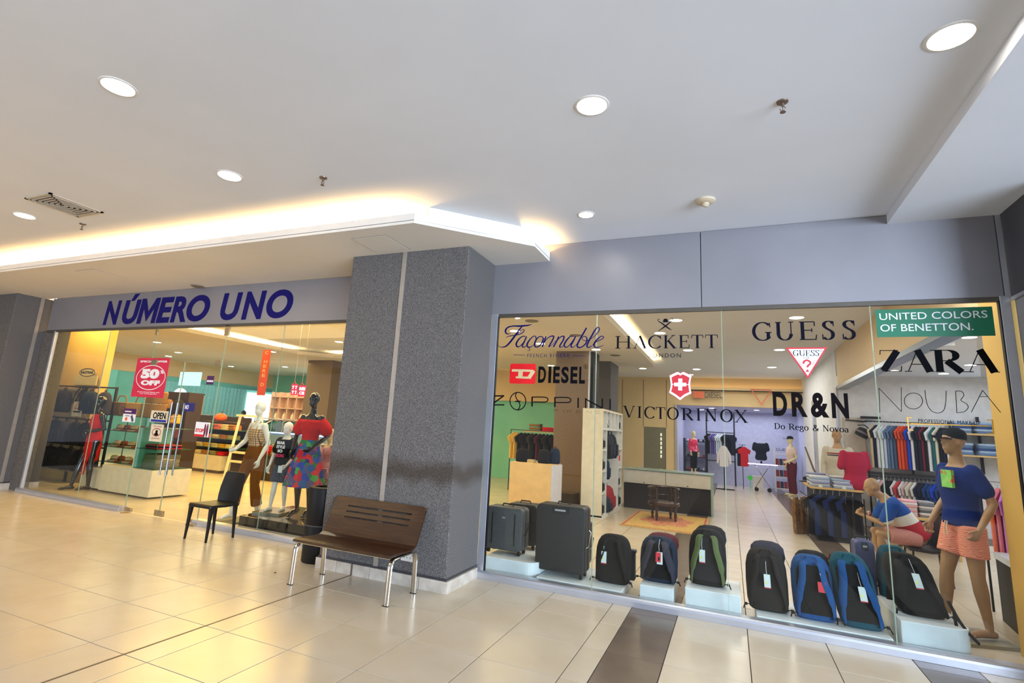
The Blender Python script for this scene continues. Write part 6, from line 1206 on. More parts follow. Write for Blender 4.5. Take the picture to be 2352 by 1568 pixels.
def garment(x, y, z, rz, col, cname, label, grp, kind='shirt', L=1., wid=1.):
    key = (cname, kind, L)
    if key not in GM: GM[key] = garm_mesh('cloth', C(cname, col), L, wid, longs=(kind == 'jacket'))
    t = thing(kind, label, 'clothing', (x, y, z), rz, grp); o = bpy.data.objects.new('cloth', GM[key]); COL.objects.link(o); o.parent = t
    if 'hook' not in GM: h = MB().tube([(0, 0, -.01), (0, 0, .035), (.015, 0, .055), (.0, 0, .07), (-.012, 0, .06)], .003, 5).build('hanger_hook', ALU); GM['hook'] = h.data; bpy.data.objects.remove(h)
    o = bpy.data.objects.new('hanger_hook', GM['hook']); COL.objects.link(o); o.parent = t; return t
# clothes seen between pillar reflection and brown column
t = thing('clothes_rail', 'dark clothes rail with yellow and black garments beyond the cream counter', 'rail', (-4.9, 14, 0)); MB().tube([(-5.6, 14, 0), (-5.6, 14, 1.62), (-4.2, 14, 1.62), (-4.2, 14, 0)], .014, 6).build('rail_frame', BLACK, t)
for k in range(12):
    cn, co = (('amber', (222, 178, 76)), ('amber', (222, 178, 76)), ('black', (26, 24, 26)), ('umber', (58, 44, 34)), ('black', (26, 24, 26)), ('camo', (84, 78, 44)), ('black', (26, 24, 26)), ('wine', (92, 36, 36)), ('black', (26, 24, 26)), ('camo', (84, 78, 44)), ('black', (26, 24, 26)), ('umber', (58, 44, 34)))[k]
    garment(-5.5+.108*k, 14, 1.55, R_(62), co, cn, '%s garment, %s from the left on the rail beyond the cream counter' % (cn, ordw(k)), 'garments on the rail beyond the cream counter')
TW = mat('table_ply', (206, 168, 104), .5)
def folded(x, y, z, w_, d, n, cols, label, cat='clothing', grp=None, th=.03, rz=0., name='folded_stack'):
    t = thing(name, label, cat, (x, y, z), rz, grp); T = TB((x, y, z), rz)
    for k in range(n):
        cn, co = cols[k % len(cols)]; j1, j2 = R.uniform(-.012, .012), R.uniform(-.012, .012); a = k*th
        MB(T).rings([superring(w_/2*q, d/2*q, a+zz, 12, 6, cx=j1, cy=j2) for zz, q in ((0, .96), (th*.3, 1), (th*.75, 1), (th*.98, .95))]).build('folded_item', C(cn, co), t, smooth=True)
    return t
def table(x0, x1, y0, y1, h, label, leg=.03, mt=None, name='display_table', th=.035):
    t = thing(name, label, 'table', ((x0+x1)/2, (y0+y1)/2, 0)); MB().box(x0, y0, h-th, x1, y1, h).build('table_top', mt or TW, t, bevel=.003)
    for x in (x0+leg, x1-leg):
        for y in (y0+leg, y1-leg): MB().box(x-leg/2, y-leg/2, 0, x+leg/2, y+leg/2, h-th).build('leg', mt or TW, t)
    return t
table(-5.4, -4.25, 14.5, 15.1, 1.62, 'tall ply table with red and pink folded tops, beyond the cream counter')
folded(-4.75, 14.8, 1.62, .34, .3, 4, [('scarlet', (210, 30, 40))], 'scarlet folded tops on the tall ply table', grp='tops on the tall ply table'); folded(-4.45, 14.8, 1.62, .28, .3, 5, [('rose', (220, 120, 140)), ('blush', (230, 170, 180))], 'pink folded tops on the tall ply table', grp='tops on the tall ply table'); folded(-5.15, 14.8, 1.62, .36, .3, 7, [('seafoam', (120, 176, 150)), ('khaki', (120, 110, 70)), ('tan', (170, 110, 50))], 'green and khaki folded pile on the tall ply table', grp='tops on the tall ply table')

# --- menswear room: rails of shirts
UP = [('sand', (206, 186, 150)), ('navy', (24, 34, 66)), ('white', (220, 222, 228)), ('white', (220, 222, 228)), ('ice', (196, 206, 226)), ('steel', (92, 118, 152)), ('steel', (92, 118, 152)), ('slate', (70, 86, 116)), ('orange', (222, 78, 36)), ('orange', (222, 78, 36)), ('brick', (180, 48, 26)), ('royal', (20, 66, 190)), ('pearl', (222, 216, 216)), ('ink', (30, 34, 66)), ('ink', (30, 34, 66)), ('burgundy', (110, 22, 46)), ('black', (26, 24, 26)), ('white', (220, 222, 228)), ('pine', (24, 96, 100)), ('cream', (214, 206, 184)), ('black', (26, 24, 26)), ('navy', (24, 34, 66)), ('white', (220, 222, 228)), ('marine', (20, 60, 120))]
t = thing('clothes_rail', 'upper black rail on the white wall of the menswear room', 'rail', (3.4, 13.4, 2.2)); MB().tube([(2.6, 13.7, 2.22), (2.6, 13.38, 2.22), (4.05, 13.38, 2.22), (4.05, 13.7, 2.22)], .014, 6).build('rail_bar', BLACK, t); MB().box(2.55, 13.55, 2.28, 2.9, 13.6, 2.33).build('bracket', BLACK, t)
for k, (cn, co) in enumerate(UP): garment(2.72+.055*k, 13.36-.004*k, 2.15, R_(52+R.uniform(-5, 5)), co, cn, '%s shirt, %s from the left on the upper menswear rail' % (cn, ordw(k)), 'shirts on the upper menswear rail', L=1.22)
LW = [('white', (220, 222, 228)), ('blush', (230, 200, 196)), ('black', (26, 24, 26)), ('black', (26, 24, 26)), ('pearl', (222, 216, 216)), ('coral', (196, 60, 66)), ('pearl', (222, 216, 216)), ('rosewater', (206, 178, 176)), ('cream', (214, 206, 184)), ('pearl', (222, 216, 216)), ('ink', (30, 34, 66)), ('ink', (30, 34, 66)), ('marine', (20, 60, 120)), ('marine', (20, 60, 120)), ('royal', (20, 66, 190)), ('marine', (20, 60, 120)), ('navy', (24, 34, 66)), ('black', (26, 24, 26)), ('steel', (92, 118, 152)), ('white', (220, 222, 228))]
t = thing('clothes_rail', 'lower black rail with shelf line beneath the upper menswear rail', 'rail', (3.4, 13.4, 1.1)); MB().tube([(2.62, 13.7, 1.12), (2.62, 13.36, 1.12), (4.05, 13.36, 1.12), (4.05, 13.7, 1.12)], .014, 6).build('rail_bar', BLACK, t); MB().box(2.6, 13.40, 1.16, 4.1, 13.7, 1.20).build('shelf_board', mat('shelf_dark', (40, 40, 46), .4), t)
MB().box(2.58, 13.40, .0, 2.61, 13.43, 1.5).box(3.35, 13.5, 1.2, 3.38, 13.53, 1.5).build('upright', BLACK, t)
for k, (cn, co) in enumerate(LW): garment(2.74+.066*k, 13.33, 1.06, R_(52+R.uniform(-5, 5)), co, cn, '%s shirt, %s from the left on the lower menswear rail' % (cn, ordw(k)), 'shirts on the lower menswear rail')
t = thing('display_shelf', 'wooden wall shelves stacked with folded denim behind the capped mannequin', 'shelf', (4.5, 13.5, 1.6))
for z in (1.62, 2.03): MB().box(4.0, 13.2, z, 5.6, 13.68, z+.03).build('shelf_board', TW, t)
for x in (4.5, 5.5): MB().box(x, 13.6, 1.3, x+.03, 13.68, 2.4).build('upright', BLACK, t)
for k in range(4):
    for j, z in enumerate((1.65, 2.06)): folded(4.15+.36*k, 13.42, z, .30, .30, 5, [('denim', (92, 122, 160)), ('palblue', (150, 172, 200)), ('dkdenim', (52, 74, 120))], 'folded denim pile, %s from left on the %s wall shelf' % (ordw(k), ('lower', 'upper')[j]), 'clothing', 'folded denim on the wall shelves', th=.045)
t = thing('clip_panel', 'beige clip panel with a dark hat on the menswear wall', 'panel', (2.55, 13.65, 1.6)); MB().box(2.26, 13.64, .9, 2.62, 13.68, 2.30).build('board', mat('board_beige', (206, 196, 188), .7), t); MB().tube([(2.28, 13.6, 2.24), (2.66, 13.6, 2.22)], .014, 6).build('clip_bar', BLACK, t)
t = thing('hat', 'dark tilted hat with a grey band hung on the beige clip panel', 'hat', (2.56, 13.55, 1.98)); Th = TB((2.56, 13.52, 1.98)) @ Matrix.Rotation(R_(30), 4, 'Y')
MB(Th).lathe([(.12, -.08), (.13, .0), (.10, .08), (.04, .1)], n=16).build('crown', C('pinegrey', (40, 52, 60)), t, smooth=True); MB(Th).lathe([(.131, -.03), (.134, .01)], n=16, cap=False).build('band', C('bandgrey', (130, 120, 130)), t); MB(Th).tube([(-.15, -.02, .09), (-.05, -.02, .16), (.1, -.02, .12)], .012, 6).build('feather', C('pinegrey', (40, 52, 60)), t)
# shirt table
t = thing('display_table', 'wooden table stacked with striped folded shirts by the torso form', 'table', (1.72, 12.2, 0)); MB().box(1.32, 11.5, .885, 2.12, 12.9, .92).build('table_top', TW, t, bevel=.003)
MB().box(1.40, 11.56, .0, 2.10, 12.8, .885).build('table_body', mat('table_dark', (34, 34, 46), .7), t)
STR = lines('shirt_stripe', (226, 226, 232), (92, 96, 132), 60, dist=1.)
MT['cloth_striped'] = STR
for k, (x, y, n) in enumerate(((1.48, 11.7, 6), (1.84, 11.68, 5), (1.50, 12.15, 7), (1.88, 12.2, 6), (1.6, 12.65, 6))):
    tt = folded(x, y, .92, .32, .30, n, [('palblue', (186, 198, 222)), ('white', (220, 222, 228)), ('lavender', (150, 156, 196)), ('ice', (196, 206, 226))], 'folded striped shirt pile on the wooden table, %s from the window' % ordw(k), 'clothing', 'folded shirt piles on the wooden table', th=.032)
    MB().box(x-.03, y-.165, .90, x+.03, y-.16, .97).build('price_tag', TAGW, tt)
for k in range(7): garment(1.36+.1*k, 11.52, .80, R_(12), (36, 48, 92) if k % 2 else (30, 30, 36), 'navyjean' if k % 2 else 'blackjean', '%s garment hanging under the shirt table, %s from the window' % ('navy' if k % 2 else 'black', ordw(k)), 'garments hanging under the shirt table', wid=.8)
WK = mat('wicker', (150, 108, 58), .8, c2=(96, 64, 30), scale=30)
t = thing('log_basket', 'bundle of cut wooden sticks standing at the end of shirt table', 'basket', (1.2, 12.1, 0))
for k in range(10): x, y = 1.10+.05*(k % 5), 12.0+.16*(k//5)+.05*(k % 5); MB().tube([(x, y, 0), (x+R.uniform(-.02, .02), y, .35), (x, y, .58+R.uniform(0, .1))], .03, 7).build('stick', WK, t)
t = thing('wooden_oar', 'long dark wooden pole leaning beside the shirt table', 'pole', (1.45, 12.4, .92)); MB().tube([(1.62, 12.45, .92), (1.50, 12.5, 1.2), (1.38, 12.55, 1.62)], [.022, .018, .014], 8).build('pole_shaft', mat('oar_wood', (110, 84, 56), .5), t); MB().tube([(1.56, 12.42, .925), (1.66, 12.45, 1.0)], .03, 8).build('pole_foot', BLACK, t)
for k, x in enumerate((1.42, 1.72)): 
    t = thing('hat', ('dark felt hat lying at left on the shirt table', 'dark felt hat lying right beside the leaning pole')[k], 'hat', (x, 12.85, .92)); MB(TB((x, 12.86-.0, .92))).lathe([(.15, 0), (.15, .01), (.08, .02), (.075, .09), (.04, .11)], n=16).build('hat_body', C('feltblack', (34, 32, 38)), t, smooth=True); MB(TB((x, 12.86, .92))).lathe([(.082, .022), (.081, .04)], n=16, cap=False).build('band', C('bandgrey', (130, 120, 130)), t)
t2 = table(2.50, 3.28, 11.0, 11.7, .60, 'pale wooden table with folded knitwear behind the seated mannequin')
for k, (x, cols, lb) in enumerate(((2.68, [('blush', (230, 200, 196)), ('pearl', (222, 216, 216))], 'pink-white folded knitwear pile at left on the pale table'), (2.92, [('stone', (150, 150, 158)), ('pearl', (222, 216, 216)), ('slategrey', (110, 116, 128))], 'grey folded pile in the middle of the pale table'), (3.16, [('black', (26, 24, 26)), ('navy', (24, 34, 66))], 'dark folded pile at right on the pale table'))): folded(x, 11.3, .60, .22, .34, 7, cols, lb, 'clothing', 'folded piles on the pale table', th=.036)
for k in range(6): garment(2.70+.1*k, 12.0, .55, R_(50), *( ((206, 196, 180), 'ecru') if k < 3 else ((34, 44, 84), 'deepnavy')), '%s garment hanging behind the pale table, %s from left' % ('cream' if k < 3 else 'navy', ordw(k)), 'garments behind the pale table', wid=.9)
t = thing('low_platform', 'low dark platform with a white edge beneath the menswear rails', 'platform', (3.4, 13.2, 0)); MB().box(2.4, 12.5, 0, 6.5, 13.65, .10).build('platform_body', mat('platform_taupe', (96, 84, 74), .5), t); MB().box(2.4, 12.46, .0, 6.5, 12.5, .11).build('white_edge', WHITE, t)
# scroll stand, pink clothes, black plinth
IR = mat('wrought_iron', (26, 26, 32), .4, .6)
t = thing('scroll_stand', 'wrought iron stand with curled feet next to the blue suitcase', 'stand', (1.42, 8.6, 0)); b_ = V3((1.42, 8.6, 0))
for s_ in (-1, 1):
    MB().tube([b_+V3((s_*.02, 0, .95)), b_+V3((s_*.02, 0, .2))]+[b_+V3((s_*(.02+.05*(1-math.cos(a)))-.02, 0, .13-.09*math.sin(a)*1.)) for a in [PI*k/8 for k in range(13)]], .008, 6).build('scroll_leg', IR, t, smooth=True)
MB().tube([b_+V3((-.10, 0, .14)), b_+V3((.14, 0, .12))], .008, 6).build('cross_bar', IR, t); MB().box(1.38, 8.58, .9, 1.46, 8.62, 1.0).build('top_block', IR, t); MB().tube([b_+V3((0, .0, .02)), b_+V3((0, .18, .0)) ], .008, 6).build('rear_foot', IR, t)
for k, (cn, co) in enumerate((('orangepink', (232, 110, 70)), ('rose', (220, 140, 150)), ('lilacpink', (206, 130, 206)), ('mauve', (186, 130, 210)))): garment(2.62+.035*k, 7.75-.05*k, 1.30, R_(60), co, cn, '%s garment hanging between capped mannequin and jamb, %s from left' % (('orange-pink', 'rose', 'lilac-pink', 'mauve')[k], ordw(k)), 'pink garments by the jamb')
t = thing('clothes_rail', 'short rail holding the pink garments behind the capped mannequin', 'rail', (2.7, 7.7, 0)); MB().tube([(2.55, 7.85, 0), (2.55, 7.85, 1.36), (2.85, 7.55, 1.36), (2.85, 7.55, 0)], .012, 6).build('rail_frame', BLACK, t)
t = thing('black_plinth', 'black box plinth with a pearly white top behind the mannequin legs', 'plinth', (2.62, 7.3, 0)); MB().prism([(2.40, 6.7), (2.9, 6.7), (2.9, 7.5), (2.5, 7.5)], 0, .60).build('plinth_body', BLACK, t); MB().prism([(2.39, 6.69), (2.91, 6.69), (2.91, 7.51), (2.49, 7.51)], .60, .66).build('plinth_top', mat('pearl_top', (206, 216, 230), .3), t)

# --- lilac shop
t = thing('frame_rack', 'tall black metal frame rack with hanging clothes in the lilac shop', 'rack', (-.1, 22.8, 0))
MB().tube([(-.85, 22.9, 0), (-.85, 22.9, 2.75)], .025, 6).tube([(.15, 22.9, 0), (.15, 22.9, 2.75)], .025, 6).tube([(-.85, 22.9, 1.98), (.15, 22.9, 1.98)], .02, 6).tube([(-.85, 22.9, .9), (.15, 22.9, .9)], .02, 6).build('rack_frame', BLACK, t)
for k in range(13):
    cn, co = (('black', (26, 24, 26)), ('black', (26, 24, 26)), ('greymauve', (120, 112, 150)), ('violet', (92, 74, 150)), ('greymauve', (120, 112, 150)), ('white', (220, 222, 228)), ('palemint', (196, 214, 206)), ('white', (220, 222, 228)), ('black', (26, 24, 26)), ('navy', (24, 34, 66)), ('navy', (24, 34, 66)), ('black', (26, 24, 26)), ('navy', (24, 34, 66)))[k]
    garment(-.80+.075*k, 22.88, 1.92, R_(55), co, cn, '%s garment, %s from the left on black frame rack of the lilac shop' % (cn, ordw(k)), 'garments on the lilac shop rack', L=1.1)
t = thing('shoe_shelf', 'dark display shelves with shoes and bags in the lilac shop', 'shelf', (-1.1, 23.2, 0)); DSH = mat('shelf_charcoal', (40, 40, 52), .4)
for z in (.45, .95, 1.55): MB().box(-1.68, 22.9, z, -.9, 23.4, z+.04).build('shelf_board', DSH, t)
MB().box(-1.70, 22.9, 0, -1.66, 23.4, 1.7).box(-.92, 22.9, 0, -.88, 23.4, 1.7).build('side_panel', DSH, t)
for z, nm in ((.0, 'floor'), (.49, 'lower'), (.99, 'middle'), (1.59, 'top')):
    for k in range(4):
        x = -1.55+.19*k; cn, co = (('white', (220, 222, 228)), ('scarlet', (210, 30, 40)), ('black', (26, 24, 26)), ('navy', (24, 34, 66)))[(k+int(z*3)) % 4]
        tt = thing('shoe', '%s shoe, %s from the left on the %s shelf of the lilac shop' % (cn, ordw(k), nm), 'shoe', (x, 23.0, z), 0, 'shoes in the lilac shop'); MB(TB((x, 23.05, z))).rings([superring(.04*a, .12*b, h_, 10, 2.4, cy=o_) for h_, a, b, o_ in ((0, 1, 1, 0), (.02, 1.05, 1.02, 0), (.05, .9, .8, .02), (.09, .7, .4, .06))]).build('shoe_upper', C(cn, co), tt, smooth=True)
t = thing('jacket_stand', 'black floor stand carrying a white jacket at the lilac shop entrance', 'stand', (-.22, 20.9, 0)); MB().tube([(-.22, 20.9, 0), (-.22, 20.9, 1.55)], .018, 8).box(-.5, 20.85, 0, .1, 20.95, .03).box(-.26, 20.7, 0, -.18, 21.1, .03).build('stand_frame', BLACK, t)
garment(-.22, 20.86, 1.50, 0, (226, 222, 226), 'ivory', 'white long-sleeved jacket on the stand at lilac shop entrance', None, 'jacket', L=1.0, wid=1.2)
t = thing('neon_table', 'folding table edged by a violet light strip in the lilac shop', 'table', (1.0, 21.3, 0)); MB().box(.55, 21.2, .93, 1.48, 21.6, .95).build('table_top', mat('table_lilac', (120, 110, 160), .3), t); MB().box(.55, 21.18, .925, 1.48, 21.2, .955).build('light_strip', emit('violet_strip', (.55, .35, 1), 6), t)
for a, b in ((.75, 1.25), (1.25, .75)): MB().tube([(a, 21.3, .93), (b, 21.3, .12)], .014, 6).build('leg', CHROME, t)
for x in (.8, 1.2): MB().cyl((x, 21.27, .08), (x, 21.33, .08), .07, n=14).build('wheel', BLACK, t)
t, T = place('headless dark navy polo torso on the violet-lit table', 0, 0, .95, 0, 'torso_form', xy=(.98, 21.35)); P = stand(1.9)
for k in P:
    if isinstance(P[k], V3) and not k.startswith('hd') and k != 'R': P[k] = P[k]-V3((0, 0, .82))
top(t, T, P, C('midnight', (26, 34, 62)), 'polo_shirt', u0=-.2, sleeve=.6, inf=.02, vox=.02); MB(T).cyl((0, 0, .60), (0, 0, .70), .06, n=12).build('neck_block', CRM, t); MB(T).cyl((0, 0, 0), (0, 0, .1), .03, n=10).build('pole', BLACK, t)
t = thing('box_shelf', 'white shelf of boxed goods with small sign letters in the lilac shop', 'shelf', (1.62, 22.2, 0)); MB().box(1.45, 22.1, 0, 1.48, 22.5, 1.5).box(2.0, 22.1, 0, 2.03, 22.5, 1.5).build('side_panel', SHW, t)
for z in (.1, .5, .9, 1.3): MB().box(1.48, 22.1, z, 2.0, 22.5, z+.03).build('shelf_board', SHW, t)
txt('GUESS', 1.50, 1.95, 1.42, 1.52, 22.1, mat('sign_lilac', (90, 90, 130), .5), t, bold=.02)
for z in (.13, .53, .93):
    for k in range(4): tt = thing('goods_box', '%s goods box, %s from the left on the %s level of white box shelf' % (('red', 'black', 'crimson', 'black')[k], ordw(k), {.13: 'bottom', .53: 'middle', .93: 'top'}[z]), 'box', (1.54+.12*k, 22.2, z), 0, 'boxes on the white box shelf'); MB().box(1.50+.12*k, 22.15, z, 1.59+.12*k, 22.4, z+.22).build('box_body', mat('box%d' % (k % 2), ((150, 30, 40), (40, 36, 60))[k % 2], .5), tt)
for k, (x, cn, co) in enumerate(((.35, 'black', (26, 24, 26)), (.46, 'scarlet', (210, 30, 40)))): garment(x, 22.0, 1.5, R_(20), co, cn, '%s garment on small stand left of the violet-lit table' % cn, 'garments left of the violet table')
t = thing('small_stand', 'thin stand holding two garments left of the violet-lit table', 'stand', (.4, 22.05, 0)); MB().tube([(.4, 22.05, 0), (.4, 22.05, 1.56)], .012, 6).tube([(.28, 22.05, 1.56), (.52, 22.05, 1.56)], .01, 6).build('stand_frame', BLACK, t)
t = thing('green_cooler', 'small white display block with a neon green disc in the lilac shop', 'display block', (.8, 21.9, 0)); MB().box(.70, 21.85, 0, 1.05, 22.1, .5).build('block', SHW, t); MB().cyl((.62, 21.8, .42), (.62, 21.84, .42), .08, n=14).tube([(.62, 21.82, 0), (.62, 21.82, .4)], .01, 6).build('green_disc', mat('disc_green', (60, 220, 60), .5), t)

# ================================================================ LEFT SHOP GOODS
RK = mat('rack_black', (26, 22, 20), .5)
t = thing('backpack_rack', 'dark wall rack of three rails full of backpacks behind red dress', 'rack', (-12.8, 7.0, 0))
for z in (1.98, 1.30, .76): MB().tube([(-14.1, 6.98, z), (-11.68, 6.98, z)], .018, 6).build('rail_bar', RK, t)
for x in (-13.9, -12.9, -11.75): MB().box(x, 7.02, 0, x+.04, 7.06, 2.0).build('upright', RK, t)
MB().box(-14.0, 7.02, .2, -12.43, 7.08, 1.95).build('slat_panel', mat('slat_beige', (176, 150, 104), .7), t)
for r_i, (z, h) in enumerate(((1.42, .46), (.80, .44), (.28, .42))):
    for k in range(5 if r_i == 0 else 6):
        x = (-13.62+.47*k) if r_i == 0 else (-13.6+.36*k)
        if r_i == 0 and k == 2: continue
        m_ = (BK, BR, BK2, NB, PU, BK)[(k+r_i*2) % 6]
        tt = bag(x, 6.84, z, .36 if r_i == 0 else .33, .22, h, m_, '%s backpack, %s from the left on the %s rail of the dark rack' % ({BK: 'black', BR: 'umber', BK2: 'soot-black', NB: 'navy', PU: 'slate'}[m_], ordw(k), ('top', 'middle', 'bottom')[r_i]), 'backpack', 'backpack', R_(R.uniform(-12, 12)), 'backpacks on the dark rack')
        MB().tube([(x, 6.98, (1.98, 1.30, .76)[r_i]), (x, 6.86, (1.98, 1.30, .76)[r_i]), (x, 6.84, z+h)], .006, 5).build('hook', RK, tt)
t = thing('strap_bag', 'tangle of dark bag straps hanging in a gap of the top rail', 'bag', (-12.7, 6.9, 1.6))
for a, b in ((-12.82, -12.72), (-12.7, -12.6), (-12.62, -12.56)): MB().tube(smoothp([(a, 6.95, 1.97), (a-.03, 6.88, 1.8), ((a+b)/2, 6.84, 1.62), (b+.02, 6.88, 1.8), (b, 6.95, 1.97)], 3), .014, 6).build('strap', BK, t)
t = thing('brand_topper', 'beige topper card with an oval logo above the backpack rack', 'sign', (-13.1, 7.05, 2.1)); c_ = at(198, 872, 7.05)
MB().box(c_.x-.42, 7.04, 2.02, c_.x+.38, 7.07, c_.z+.10).build('topper_card', mat('topper_beige', (206, 184, 130), .6), t); mb = MB(); ribbon(mb, [(c_.x+.28*math.cos(q_), c_.z+.16+.085*math.sin(q_)) for q_ in [2*PI*k/28 for k in range(29)]], .014, 7.04); mb.build('oval_ring', VINK, t); MB().prismy([(c_.x+.28*math.cos(q_), c_.z+.16+.085*math.sin(q_)) for q_ in [2*PI*k/28 for k in range(28)]], 7.042, 7.06).build('oval', mat('topper_beige', (206, 184, 130), .6), t)
txt('EASTPAK', c_.x-.23, c_.x+.23, c_.z+.135, c_.z+.19, 7.04, VINK, t, bold=.03)
t = thing('rack_notice', 'white notice with a red triangle symbol between the rack rails', 'sign', at(178, 935, 6.72)); c_ = at(178, 938, 6.72); MB().box(c_.x-.16, 6.715, c_.z-.16, c_.x+.16, 6.725, c_.z+.14).build('notice_sheet', CREAM, t); mb = MB(); ribbon(mb, [(c_.x-.1, c_.z), (c_.x, c_.z+.12), (c_.x+.1, c_.z), (c_.x-.1, c_.z)], .018, 6.715); mb.build('red_symbol', RS, t); MB().box(c_.x-.12, 6.713, c_.z-.08, c_.x+.12, 6.716, c_.z-.05).build('text_line', VINK, t); MB().tube([(c_.x, 6.72, c_.z+.14), (c_.x, 6.95, 1.30)], .004, 5).build('hanger', ALU, t)
# plinth with glass case
WP = mat('plinth_cream', (226, 216, 184), .4)
t = thing('stepped_plinth', 'long white stepped plinth behind the glass near the doors', 'plinth', (-10.6, 7.0, 0))
MB().box(-11.80, 6.72, .03, -11.08, 7.45, .40).build('low_block', WP, t, bevel=.004); MB().box(-11.08, 6.66, .03, -9.62, 7.45, .50).build('high_block', WP, t, bevel=.004); MB().box(-11.6, 6.74, 0, -9.8, 7.4, .03).build('toe_kick', BLACK, t)
GG = glassmat('case_glass', (.80, .93, .88)); 
t = thing('glass_case', 'glass display case with turquoise back standing on the stepped plinth', 'display case', (-10, 7, .50))
MB().box(-10.25, 6.70, .50, -9.66, 7.40, .515).box(-10.25, 6.70, .86, -9.66, 7.40, .87).box(-10.25, 6.70, 1.24, -9.66, 7.40, 1.25).build('glass_shelf', mat('shelf_edge_green', (60, 96, 70), .2), t)
MB().box(-10.25, 6.70, .515, -10.235, 7.40, 1.24).build('back_glass', mat('case_turquoise', (130, 200, 160), .4), t); MB().box(-10.235, 6.70, .515, -9.67, 6.708, 1.24).build('front_glass', GG, t); MB().box(-9.67, 6.70, .5, -9.66, 6.71, 1.24).build('edge_post', mat('shelf_edge_green', (60, 96, 70), .2), t)
t = folded(-9.93, 7.02, .515, .46, .5, 3, [('greyolive', (120, 112, 84)), ('greystone', (140, 132, 104))], 'thick grey folded blanket in the bottom of the glass case', 'blanket', th=.085, name='blanket')
folded(-9.93, 7.02, .87, .46, .5, 3, [('scarlet', (190, 40, 46)), ('navy', (24, 34, 66)), ('coralred', (196, 66, 50))], 'red and navy folded scarves on the glass case shelf', 'clothing', th=.025)
t = thing('glass_case', 'low wide glass case on the stepped plinth with hats and scarves', 'display case', (-10.8, 7.2, .4)); 
for z in (.50, .80, 1.12, 1.42): MB().box(-11.75, 6.95, z, -10.35, 7.40, z+.012).build('glass_shelf', mat('shelf_edge_green', (60, 96, 70), .2), t)
for x in (-11.75, -11.05, -10.36): MB().box(x, 6.95, .40, x+.012, 6.965, 1.43).build('edge_post', mat('shelf_edge_green', (60, 96, 70), .2), t)
k2 = 0
HATC = [('strawhat', (206, 186, 130)), ('olive', (104, 100, 56)), ('tan', (170, 110, 50)), ('rust', (160, 76, 34)), ('sage', (150, 150, 84)), ('umber', (58, 44, 34))]
for z, nm in ((.515, 'lowest'), (.815, 'second'), (1.135, 'third')):
    for k in range(6):
        x = -11.6+.23*k; cn, co = HATC[(k*2+k2) % 6]; k2 += 1
        tt = thing('hat', '%s hat, %s from the left on the %s glass shelf behind red dress' % (cn.replace('strawhat', 'straw'), ordw(k), nm), 'hat', (x, 7.18, z), 0, 'hats on the glass shelves'); Tq = TB((x, 7.18, z), R.uniform(0, 6)) @ Matrix.Scale(.85, 4)
        MB(Tq).lathe([(.15, .0), (.14, .018), (.085, .03), (.08, .10), (.05, .13), (.01, .135)], n=16).build('hat_body', C(cn, co), tt, smooth=True); MB(Tq).lathe([(.088, .03), (.086, .05)], n=16, cap=False).build('band', C('bandbrown', (60, 40, 24)), tt)
BSK = lines('basket_stripe', (196, 140, 60), (40, 28, 16), 26, dist=2)
for k, (x, z, w_, m_, lb) in enumerate(((-11.75, 1.43, .56, WK, 'wide brown straw basket at left on top of the hat shelves'), (-11.15, 1.43, .50, mat('straw_gold', (190, 140, 60), .8), 'golden straw basket in the middle on top of hat shelves'), (-10.68, 1.43, .40, BSK, 'black and gold zigzag basket at right on top of hat shelves'))):
    t = thing('basket', lb, 'basket', (x, 7.2, z)); Tq = TB((x, 7.2, z))
    MB(Tq).rings([superring(w_/2*a, .18*a, h_, 16, 4) for h_, a in ((0, .85), (.1, .95), (.24, 1.), (.26, 1.02), (.27, .96))]).build('basket_body', m_, t, smooth=True); MB(Tq).tube([(-w_*.3, 0, .26), (-w_*.2, 0, .4), (w_*.2, 0, .4), (w_*.3, 0, .26)], .012, 6).build('handle', WK, t)
    if k == 2: MB(Tq).rings([superring(w_/2*a*.95, .17*a, h_, 16, 4) for h_, a in ((.28, .85), (.36, .95), (.50, 1.), (.52, .9))]).build('stacked_basket', m_, t, smooth=True)
# central island counter with trays
t = thing('island_counter', 'white island counter with glass shelves of folded goods', 'counter', (-13.6, 10.8, 0)); MB().box(-14.6, 10.5, .08, -12.5, 11.4, .46).build('counter_base', WP, t); MB().box(-14.5, 10.55, 0, -12.6, 11.3, .08).build('toe_kick', mat('toe_brown', (110, 84, 40), .5), t)
for z in (.66, .90, 1.14): MB().box(-14.6, 10.5, z, -12.1, 11.3, z+.012).build('glass_shelf', mat('shelf_edge_green', (60, 96, 70), .2), t)
MB().box(-14.6, 11.3, .46, -12.5, 11.32, 1.5).build('back_board', mat('back_umber', (60, 42, 26), .6), t)
GC = [('mustard', (214, 170, 50)), ('creamy', (220, 204, 150)), ('scarlet', (200, 40, 44)), ('leaf', (70, 140, 50)), ('tan', (170, 110, 50)), ('umber', (58, 44, 34)), ('coralpink', (214, 110, 110)), ('sage', (150, 150, 84))]
for r_i, z in enumerate((.472, .672, .912, 1.152)):
    for k in range(8):
        cn, co = GC[(k*3+r_i*5) % 8] if r_i != 1 else GC[k % 2]; x = -14.4+.29*k
        if x > -12.6 and r_i == 0: continue
        folded(x, 10.68, z, .24, .28, 3 if r_i < 3 else 4, [(cn, co)], '%s folded pile, %s from the left on %s level of the island counter' % (cn, ordw(k), ('lowest', 'second', 'third', 'top')[r_i]), 'clothing', 'folded goods on the island counter', th=.035)
t = thing('pumpkin', 'round orange pumpkin ornament on top of the island counter', 'ornament', (-13.25, 10.9, 1.45)); MB().box(-13.9, 10.75, 1.15+.18, -12.5, 11.1, 1.36).build('ledge', mat('back_umber', (60, 42, 26), .6), t)
